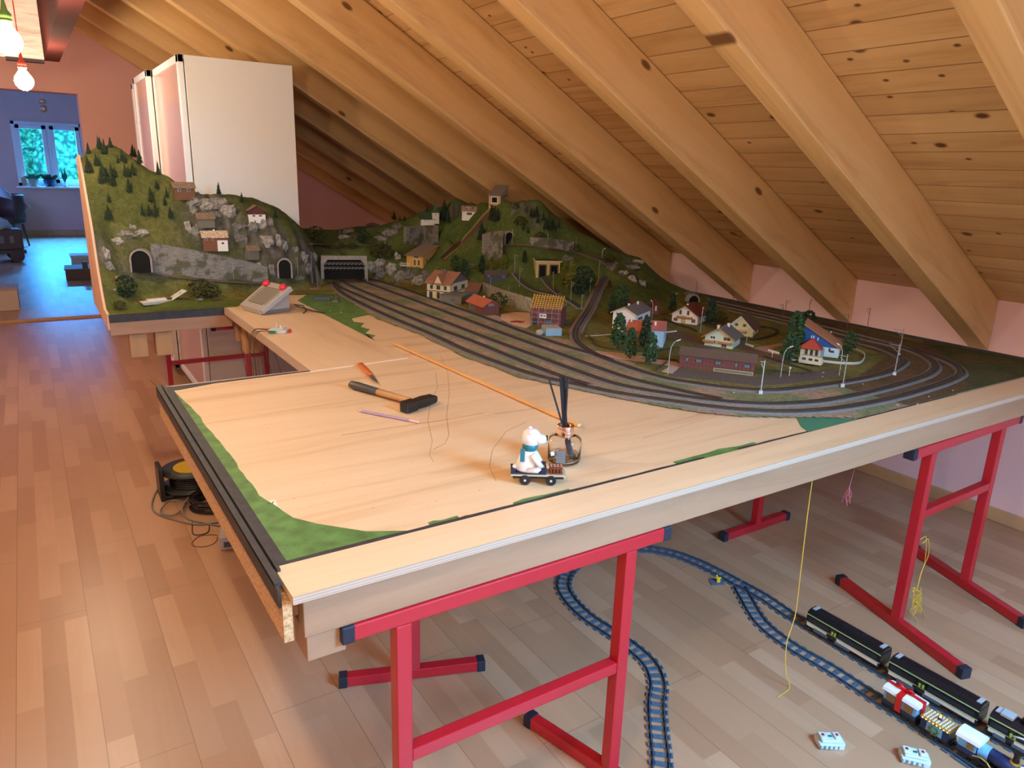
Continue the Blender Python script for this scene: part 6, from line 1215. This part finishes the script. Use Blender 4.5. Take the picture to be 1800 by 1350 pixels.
for sx in (-1, 1):
    q = MB(); q.smooth = True; q.tube([(Lc*.48, 0, .072), (Lc*.48+sx*.014, -.004, .084), (Lc*.48+sx*.024, -.004, .080), (Lc*.48+sx*.018, 0, .072), (Lc*.48, 0, .071)], .0042, 8); q.build('bow_loop', RB, ro)
bogies(t_, Lc, (.018, Lc-.018))
def sprig(name, label, x, y, zz=.012):
    p = G(x, y); t_ = thing(name, label, 'toy plant', (p.x, p.y, zz)); MB().tube([(0, 0, 0), (.002, -.002, .016)], .0022, 6).cbox((.004, 0, .006), (.010, .004, .003)).cbox((-.004, 0, .010), (.010, .004, .003)).build('leaves', GB, t_); MB().ball((0, -.003, .014), .0045, 8, 6).build('flower', RB, t_)
sprig('toy_flower', 'red toy flower with green leaves at the left end of the blue train', 1551, 1240); sprig('toy_flower', 'red toy flower with green leaves between bow coach and wreath wagon', 1596, 1264)
a, Lc, an = train_axis((1622, 1283), (1670, 1314)); t_ = thing('toy_light_wagon', 'dark blue toy wagon with green wreath and rows of lights on top', 'toy train', (a.x, a.y, .0104), an)
MB().box((0, -Wb, .010), (Lc, Wb, .014)).build('floor_frame', TBK, t_); MB().box((0, -Wb, .014), (Lc, Wb, .044)).build('body', DB, t_, bevel=.0006); MB().box((Lc*.22, -Wb-.0012, .016), (Lc*.78, Wb+.0012, .042)).build('light_blue_panel', LB, t_)
MB().box((-.002, -Wb-.002, .044), (Lc+.002, Wb+.002, .049)).build('gold_cornice', GO, t_)
WL = mat('warm_led', (1, .86, .62), .3, emit=3)
q = MB()
for k in range(8): q.ball((.004+(Lc-.008)*k/7, -Wb-.0028, .0465), .0014, 6, 4)
q.build('light_string', WL, t_)
q = MB()
for k in range(9):
    for j in range(6): q.lathe([(.0024, .049), (.0024, .0512)], (.004+(Lc-.008)*k/8, -.019+.0075*j, 0), 8)
so = q.build('white_studs', WB, t_); so['kind'] = 'stuff'
MB().box((Lc*.42, -.004, .049), (Lc*.54, .004, .058)).build('purple_brick', mk('toy_purple', (.06, .02, .22), .3), t_); MB().lathe([(.0035, .058), (.003, .062), (.0005, .067)], (Lc*.48, 0, 0), 8).build('flame_piece', mat('toy_flame', (1, .55, .08), .3, emit=1), t_)
q = MB()
for k in range(10):
    a2 = 2*PI*k/10; q.ball((Lc*.5+.0115*math.cos(a2), -Wb-.003, .028+.0115*math.sin(a2)), .0042, 6, 5, (1, .6, 1), .1)
wr = q.build('wreath', GB, t_)
for k in range(6):
    a2 = 2*PI*(k+.3)/6; MB().ball((Lc*.5+.0125*math.cos(a2), -Wb-.0058, .028+.0125*math.sin(a2)), .0021, 6, 5).build('red_berry', RB, wr)
bogies(t_, Lc, (.018, Lc-.016))
a, Lc, an = train_axis((1684, 1322), (1800, 1392)); t_ = thing('toy_steam_locomotive', 'blue toy steam locomotive with white cab roof at lower right', 'toy train', (a.x, a.y, .0104), an)
Lk = .045; MB().box((0, -Wb, .010), (Lc, Wb, .015)).build('frame', TBK, t_); MB().box((0, -Wb, .015), (Lk, Wb, .030)).build('cab_lower', DB, t_, bevel=.0006); MB().box((.001, -Wb+.001, .030), (Lk-.001, Wb-.001, .056)).build('cab', LB, t_, bevel=.0006)
MB().box((Lk*.5, -Wb-.001, .034), (Lk*.86, Wb+.001, .050)).build('cab_window', mk('toy_gold_window', (.22, .15, .06), .25), t_)
MB().prism([(-.029, .056), (.029, .056), (.026, .064), (.014, .071), (-.014, .071), (-.026, .064)], -.006, Lk+.008, axis='x').build('cab_roof', WB, t_)
q = MB(); q.smooth = True; q.lathe([(.001, Lk), (.019, Lk), (.019, Lc*.95), (.015, Lc*.97), (.001, Lc*.97)], n=24, M=Matrix.Translation((0, 0, .036)) @ Matrix.Rotation(PI/2, 4, 'Y')); q.build('boiler', DB, t_)
q = MB(); q.smooth = True; q.lathe([(.0195, Lk+.002), (.0195, Lk+.026)], n=24, M=Matrix.Translation((0, 0, .036)) @ Matrix.Rotation(PI/2, 4, 'Y'), cap=False); q.build('light_blue_band', LB, t_)
MB().tube([(Lk*.9, -Wb-.003, .024), (Lk+.014, -Wb-.003, .031), (Lk+.030, -Wb-.003, .028), (Lk+.042, -Wb-.003, .016)], .0022, 8).build('gold_arch', GO, t_)
MB().lathe([(.008, .05), (.007, .075), (.010, .080), (.010, .084)], (Lc*.80, 0, 0), 16).build('chimney', TBK, t_); q = MB(); q.lathe([(.012, .050), (.0135, .053), (.012, .056)], (Lc*.80, 0, 0), 16); q.build('gold_ring', GO, t_); MB().ball((Lc*.92, -.012, .056), .006, 10, 8).build('white_ball', WB, t_)
for k in range(3): MB().ball((Lc*.62+k*.008, -Wb-.004, .020), .0035, 6, 5).build('red_flower', RB, t_)
for x in (.02, .05, .08, Lc-.03): MB().tube([(x, -.024, .009), (x, .024, .009)], .0089, 16).build('wheelset', BLACK, t_)
# battery boxes
BT = mk('battery_box_pale', (.55, .66, .70), .35)
for (px, rz, lb) in (((1457, 1308), -.55, 'left pale blue white toy battery box on the floor'), ((1606, 1336), -.85, 'right pale blue white toy battery box near the bottom edge')):
    p = G(*px); t_ = thing('toy_battery_box', lb, 'battery box', (p.x, p.y, .0008), rz, 'toy battery boxes on the floor')
    MB().prism([(-.034, -.020), (.030, -.024), (.036, -.016), (.036, .018), (.028, .024), (-.030, .024), (-.036, .014)], 0, .016).build('housing', BT, t_, bevel=.002); MB().box((-.028, -.017, .016), (.028, .018, .024)).build('cover', BT, t_, bevel=.003)
    for x in (-.021, .017):
        k_ = MB().box((x-.009, -.014, .024), (x+.009, .012, .030)).build('switch_housing', BT, t_, bevel=.003); MB().box((x-.003, -.004, .030), (x+.003, .003, .032)).build('red_switch', mk('switch_dark_red', (.35, .02, .03), .4), k_)
    MB().box((-.005, -.002, .024), (.004, .003, .0262)).build('green_button', mk('button_green', (.0, .12, .07), .4), t_)
    q = MB()
    for k in range(5): q.box((-.035+k*.012, -.0235, .003), (-.031+k*.012, -.021, .012))
    q.build('grip_slots', mk('slot_teal', (.1, .22, .26), .6), t_)

# ------------------------------------------------------------------ cords and wires under the table
YC = mk('yellow_cord', (.72, .46, .05), .6); PKW = mk('pink_wire', (.62, .16, .18), .5)
a = GY(1427, 848, 1.16); a.z = .675; pts = [a]
for x, y, Yq in ((1420, 900, 1.16), (1408, 1000, 1.15), (1398, 1080, 1.14), (1383, 1130, 1.12), (1381, 1180, 1.10)): pts.append(GY(x, y, Yq))
e1 = G(1388, 1208, .004); e2 = G(1366, 1226, .003); o = MB().tube([tuple(v) for v in smooth_path([p for p in pts if p.z > .01]+[e1, e2], .01)], .0014, 6).build('yellow_string', YC)
tag(o, 'long single yellow cord hanging from the table edge to the floor', 'cord')
LGX, LGY = 2.215, 1.105
def tangle(nm, label, pl_, m_, r_=.0011, cat='cord'):
    o = MB()
    for q_ in pl_: o.tube([tuple(v) for v in smooth_path([Vector(v) for v in q_], .006)], r_, 5)
    tag(o.build(nm, m_), label, cat)
rr = random.Random(3); lines = []
def LY(x, y, dy=0): return tuple(GY(x, y, 1.075+dy))
lines.append([LY(1622, 955), LY(1632, 948), LY(1632, 975), LY(1622, 1000), LY(1614, 1030), LY(1612, 1060)]); lines.append([LY(1618, 948), LY(1628, 945), LY(1626, 985), LY(1618, 1010), LY(1610, 1040)])
for k in range(7): lines.append([LY(1612+rr.uniform(-9, 9), 1030+rr.uniform(0, 50), rr.uniform(-.01, .01)) for _ in range(7)])
lines.append([LY(1606, 1065), LY(1600, 1075), LY(1612, 1090), LY(1614, 1110), LY(1610, 1132), LY(1588, 1139)]); lines.append([LY(1614, 1060), LY(1625, 1080), LY(1628, 1105), LY(1624, 1130), LY(1626, 1142)])
tangle('yellow_cord_tangle', 'knotted tangle of thin yellow cord hanging on the right red trestle', lines, YC)
a = GY(1506, 822, 1.30); a.z = .672; kn = GY(1493, 857, 1.30); lines = [[tuple(a), tuple((a+kn)/2+Vector((.004, 0, 0))), tuple(kn)]]+[[tuple(kn), tuple(kn+Vector((.010*math.cos(k), .01*math.sin(k), -.02))), tuple(kn+Vector((.025*math.cos(k*1.1), .02*math.sin(k*1.3), -.045-.008*(k % 3))))] for k in range(12)]
tangle('pink_wire_bundle', 'bundle of pink red wires fanned out below the table edge', lines, PKW, .0012, 'wire bundle')
# cable drum, cables and adapter at the left below the table
p = G(330, 868); t_ = thing('cable_reel', 'black cable reel with yellow disc lying on the floor at left', 'cable reel', (p.x+.03, p.y+.02, .001))
q = MB(); q.smooth = True; q.lathe([(.035, .03), (.125, .03), (.13, .034), (.13, .040), (.085, .044), (.085, .105), (.13, .110), (.13, .117), (.04, .120)], n=36); q.build('spool', mk('reel_green_black', (.02, .03, .03), .45), t_)
MB().lathe([(.078, .119), (.078, .1225)], n=30).build('yellow_disc', mk('reel_yellow', (.62, .42, .02), .45), t_)
q = MB()
for k in range(6): q.tube([(.095*math.cos(a3*2*PI/28)*1.0+0, .095*math.sin(a3*2*PI/28), .050+k*.010) for a3 in range(29)], .0055, 6)
q.build('wound_cable', BLACK, t_); MB().box((-.145, -.06, .001), (-.125, .06, .15)).box((-.145, -.055, .001), (.02, -.03, .02)).box((-.145, .03, .001), (.02, .055, .02)).build('stand', BLACK, t_, bevel=.003)
GC = mk('grey_cable', (.17, .16, .14), .5)
def cable(nm, label, px, m_, r_=.004, cat='cable', z=None):
    v = smooth_path([G(x, y, r_+(zz if zz else 0)) for x, y, zz in [(q_+(0,))[:3] for q_ in px]], .015); tag(MB().tube([tuple(u) for u in v], r_, 7).build(nm, m_), label, cat)
cable('grey_cable', 'grey cable looping on the floor beside the cable reel', [(385, 918), (345, 922), (300, 912), (272, 900), (268, 880), (285, 850), (310, 840, .03), (332, 850, .03), (330, 880, .01), (308, 905, .01), (282, 900, .01), (300, 880, .015), (330, 885, .02)], GC)
cable('grey_cable', 'second grey cable arching over the coiled black cable', [(400, 870), (370, 865, .02), (335, 872, .04), (320, 895, .02), (330, 912), (360, 920), (390, 925)], GC)
q = MB()
for k in range(9):
    c_ = G(372, 890); rr_ = .085-.006*(k % 4); q.tube([(c_.x+rr_*math.cos(2*PI*j/24+k)+.004*math.sin(k*3+j), c_.y+rr_*math.sin(2*PI*j/24+k), .006+.006*k+.002*math.sin(j*1.3+k)) for j in range(25)], .004, 6)
tag(q.build('black_cable_coil', BLACK), 'coil of black cable on the floor below the table edge', 'cable coil')
cable('black_wire_loop', 'small black square wire loop on the floor at the cables', [(338, 918), (339, 938), (352, 940), (366, 935), (368, 922)], BLACK, .0022)
cable('brown_wire_loop', 'thin brown oval wire loop on the floor below the cables', [(382, 941), (370, 940), (350, 943), (337, 955), (345, 961), (365, 960), (380, 952), (382, 941)], WIR, .0016)
p = G(400, 962); t_ = thing('power_supply', 'pale grey flat power supply box under the left table edge', 'power supply', (p.x+.035, p.y+.10, .001), -.25); MB().box((-.035, -.13, 0), (.035, .09, .055)).build('housing', mk('psu_grey', (.40, .38, .36), .5), t_, bevel=.004); MB().box((-.02, -.131, .012), (.02, -.129, .035)).build('socket_panel', DGREY, t_)
# wires hanging below the notch
lines = []
for k in range(9):
    x0 = .70+.02*(k % 3); y0 = 3.45-.05*k; lines.append([(x0+.05, y0, .73), (x0+.06+.02*math.sin(k), y0-.02, .55), (x0+.07+.03*math.cos(k*2), y0+.03*math.sin(k), .30), (x0+.08+.03*math.sin(k*1.7), y0, .02)])
tangle('hanging_wires', 'thin brown wires hanging down beside the dark red trestle', lines, WIR, .0012, 'wires')
p = G(355, 700); 
# ------------------------------------------------------------------ things in the doorway and the room beyond
def gpt(x, y, z=0): return G(x, y, z)
p = G(0, 545); t_ = thing('white_box', 'low pale box on the floor just behind the doorway threshold', 'box', (-.36, 8.62, .001), 0); MB().box((-.32, 0, 0), (.18, .36, .20)).build('box_body', mk('box_cream', (.55, .45, .38), .6), t_, bevel=.004); MB().box((-.325, -.005, .20), (.185, .365, .215)).build('lid', mk('box_lid', (.45, .34, .27), .6), t_, bevel=.003)
p = G(112, 492); t_ = thing('wooden_drawer_box', 'dark wooden drawer box on the blue lit floor behind the hill', 'box', (.30, 10.60, .001), -.05); MB().box((0, 0, 0), (.62, .42, .13)).build('box_body', mk('dark_drawer_wood', (.10, .06, .045), .6), t_, bevel=.004); MB().box((-.01, -.01, .125), (.63, .43, .14)).build('rim', mk('drawer_rim', (.16, .10, .07), .6), t_); MB().cbox((.22, .02, .18), (.06, .05, .09)).build('stopper', DGREY, t_)
t_ = thing('white_shoe_box', 'pale open carton behind the dark wooden drawer box', 'box', (.42, 11.5, .001), 0); MB().box((0, 0, 0), (.45, .3, .20)).build('carton', mk('carton_pale', (.5, .55, .55), .6), t_); MB().box((-.01, -.01, .17), (.46, .31, .205)).build('lid', mk('carton_lid', (.6, .66, .66), .6), t_)
t_ = thing('waste_bin', 'grey green tapered bin standing against the far wall', 'bin', (.95, 14.2, .001)); q = MB(); q.smooth = True; q.lathe([(.13, 0), (.17, .50), (.185, .52), (.185, .54), (.16, .54), (.12, .02)], n=24); q.build('bin_body', mk('bin_grey_green', (.22, .27, .24), .5), t_); MB().lathe([(.186, .48), (.192, .49), (.192, .53), (.186, .54)], n=24, cap=False).build('rim', mk('bin_rim', (.28, .33, .30), .5), t_)
# toy ride-on wooden train at the left
t_ = thing('wooden_ride_on_train', 'dark wooden ride on toy train at the left picture edge', 'toy train', (-.62, 12.9, .001), .12)
MB().box((-.9, -.20, .12), (.52, .20, .17)).build('chassis', mk('ride_on_wood', (.15, .09, .075), .6), t_, bevel=.006); MB().box((-.05, -.18, .17), (.50, .18, .46)).build('wagon_body', mk('ride_on_wood', (.15, .09, .075), .6), t_, bevel=.02); MB().box((-.85, -.16, .17), (-.12, .16, .38)).build('front_body', mk('ride_on_wood2', (.12, .075, .065), .6), t_, bevel=.02)
for k in range(3): MB().box((.10+k*.12, -.186, .27), (.15+k*.12, -.178, .37)).build('side_slot', mk('slot_grey', (.30, .26, .27), .6), t_, bevel=.01)
for x in (-.7, -.35, .08, .40):
    for y in (-.2, .2): MB().lathe([(.085, -.02), (.09, -.01), (.09, .01), (.085, .02)], n=20, M=Matrix.Translation((x, y, .09)) @ Matrix.Rotation(PI/2, 4, 'X')).build('wheel', mk('ride_on_wheel', (.10, .07, .07), .6), t_)
t_ = tag(MB().rings([[Vector((.20*math.cos(2*PI*k/18)*s_+.18, .16*math.sin(2*PI*k/18)*s_, z+.02*math.sin(k*2.1))) for k in range(18)] for z, s_ in ((.465, 1.05), (.50, 1.15), (.56, .95), (.60, .55))]).build('folded_cloth', mk('cyan_white_cloth', (.45, .62, .66), .8), loc=(-.62, 12.9, .0)), 'pale folded cloth lying on the wooden ride on train', 'cloth')
# chair with a cloth over it
t_ = thing('armchair', 'brown round backed chair with dark frame by the far wall', 'chair', (-.33, 15.0, .001), -.35); BRC = mk('chair_brown', (.11, .06, .05), .6)
MB().lathe([(.25, .38), (.28, .40), (.28, .46), (.24, .48)], n=24).build('seat', BRC, t_)
q = MB(); q.smooth = True; R_ = [[Vector(((.27+o_)*math.cos(a4), (.27+o_)*math.sin(a4), z)) for o_, z in ((0, .44), (.03, .44), (.05, .84), (.02, .86))] for a4 in [math.radians(-40+220*k/16) for k in range(17)]]; q.rings(R_); q.build('curved_backrest', BRC, t_)
for x, y in ((.18, .18), (-.18, .18), (.18, -.18), (-.18, -.18)): MB().tube([(x, y, .38), (x*1.25, y*1.25, 0)], .022, 8, .014).build('leg', BRC, t_)
q = MB(); q.smooth = True; R_ = []
for i in range(9):
    u = i/8; ring = []
    for j in range(13):
        v = j/12; ring.append(Vector((-.30+.62*v+.04*math.sin(5*u+3*v), .06+.24*(u-.5)+.03*math.sin(9*v), .90+.14*math.sin(PI*u)*(.6+.4*math.sin(PI*v))-.28*(v**2)*(1 if u > .2 else 1.1)+.02*math.sin(11*v+4*u))))
    R_.append(ring)
q.rings(R_, False, False, False); o = q.build('draped_cloth', mk('pale_blue_cloth', (.50, .68, .72), .8), loc=(-.33, 15.0, 0), rotz=-.2); m_ = o.modifiers.new('solid', 'SOLIDIFY'); m_.thickness = .012; tag(o, 'bright pale blue cloth with pink corner draped over the chair', 'cloth')
MB().lathe([(.03, -.05), (.02, .02), (.005, .05)], (.30, .12, .68), 8).build('pink_corner', mk('pink_tassel', (.75, .22, .2), .7), o)
# dark glass cabinet at the extreme left
t_ = thing('display_cabinet', 'pale cabinet with dark glazed upper part at left picture edge', 'cabinet', (-.95, 13.6, .001), 0)
MB().box((-.5, 0, 0), (.22, .5, .92)).build('cabinet_body', mk('cabinet_grey', (.34, .36, .33), .6), t_, bevel=.004); MB().box((-.5, -.01, .92), (.23, .51, 1.06)).build('cabinet_top', DGREY, t_); MB().box((-.5, .02, 1.06), (.16, .48, 1.75)).build('glazed_upper', mk('dark_glass_cabinet', (.03, .06, .06), .15), t_)
q = MB().lathe([(.02, 0), (.06, .03), (.075, .1), (.05, .17), (.02, .18)], n=16); tag(q.build('blue_jar', mk('jar_blue', (.12, .16, .4), .3), loc=(-.42, 16.6, .68)), 'small blue grey round jar on the shelf beside the chair', 'jar')
tag(MB().box((-.25, -.14, 0), (.16, .14, .67)).box((-.27, -.16, .67), (.18, .16, .68)).build('small_shelf', mk('shelf_violet_grey', (.3, .28, .3), .6), loc=(-.42, 16.6, .001)), 'low narrow shelf standing against the far wall behind the chair', 'shelf')
# window sill pots
def pot(label, x, r_, h_, m_, lm, lh, kind=0):
    t_ = thing('potted_plant', label, 'potted plant', (x, FY-.13, fz0+.001)); MB().lathe([(r_*.7, 0), (r_, h_), (r_*.9, h_), (r_*.6, .01)], n=18).build('pot', m_, t_); q = MB()
    for k in range(14 if kind else 24):
        a5 = k*2.4; e_ = Vector((math.cos(a5)*r_*random.uniform(.6, 1.9), math.sin(a5)*r_*random.uniform(.3, .8), h_+lh*random.uniform(.4, 1))); d_ = Vector((-math.sin(a5), 0, .3)).normalized()*r_*.35
        b0 = Vector((0, 0, h_*.9)); q.add([b0, (b0+e_)/2+d_, e_, (b0+e_)/2-d_], [(0, 1, 2, 3)])
    q.build('leaves', lm, t_)
LFD, LFG = leaf_mat('plant_leaf_dark', (.03, .09, .05)), leaf_mat('plant_leaf_bright', (.12, .50, .08))
pot('beige round potted plant at the left of the far window sill', .17, .09, .13, mk('pot_beige', (.4, .33, .25), .6), LFD, .10)
pot('dark blue potted plant in the middle of the far window sill', .42, .10, .12, mk('pot_dark_blue', (.02, .03, .10), .4), LFD, .12)
pot('bright green leaved plant at the right of the far window sill', .97, .06, .08, mk('pot_white', (.6, .6, .6), .4), LFG, .22, 1)
pot('tall thin stemmed plant in the centre of the far window', .68, .05, .07, mk('pot_white', (.6, .6, .6), .4), LFD, .34, 1)
tag(MB().box((-.04, -.03, 0), (.04, .03, .16)).build('sill_ornament', mk('ornament_orange', (.5, .28, .15), .6), loc=(.02, FY-.13, fz0+.001)), 'small orange white ornament at the left end of the sill', 'ornament')
# hanging glass ornament in the doorway
hp = GY(73, 166, 8.05); t_ = thing('glass_ornament', 'small clear glass double ball ornament hanging in the doorway', 'ornament', (hp.x, 8.08, 2.005)); MB().tube([(0, 0, 0), (0, 0, -.05)], .0012, 6).build('thread', WHT, t_)
CG = mat('ornament_glass', (.35, .52, .70), .08, metal=.6)
q = MB(); q.smooth = True; q.ball((0, 0, -.075), .03, 16, 10, (1.1, 1, .7)); q.build('upper_ball', CG, t_); q = MB(); q.smooth = True; q.ball((.003, 0, -.135), .03, 16, 10); q.build('lower_ball', CG, t_)
# flat wooden lath on the floor
p = G(300, 640)
tag(MB().box((-.02, -.16, 0), (.02, .16, .012)).build('floor_lath', mk('lath_wood', (.45, .25, .12), .6), loc=(.60, 5.25, .001), rotz=.1), 'short flat wooden lath on the floor before the wardrobe', 'lath')
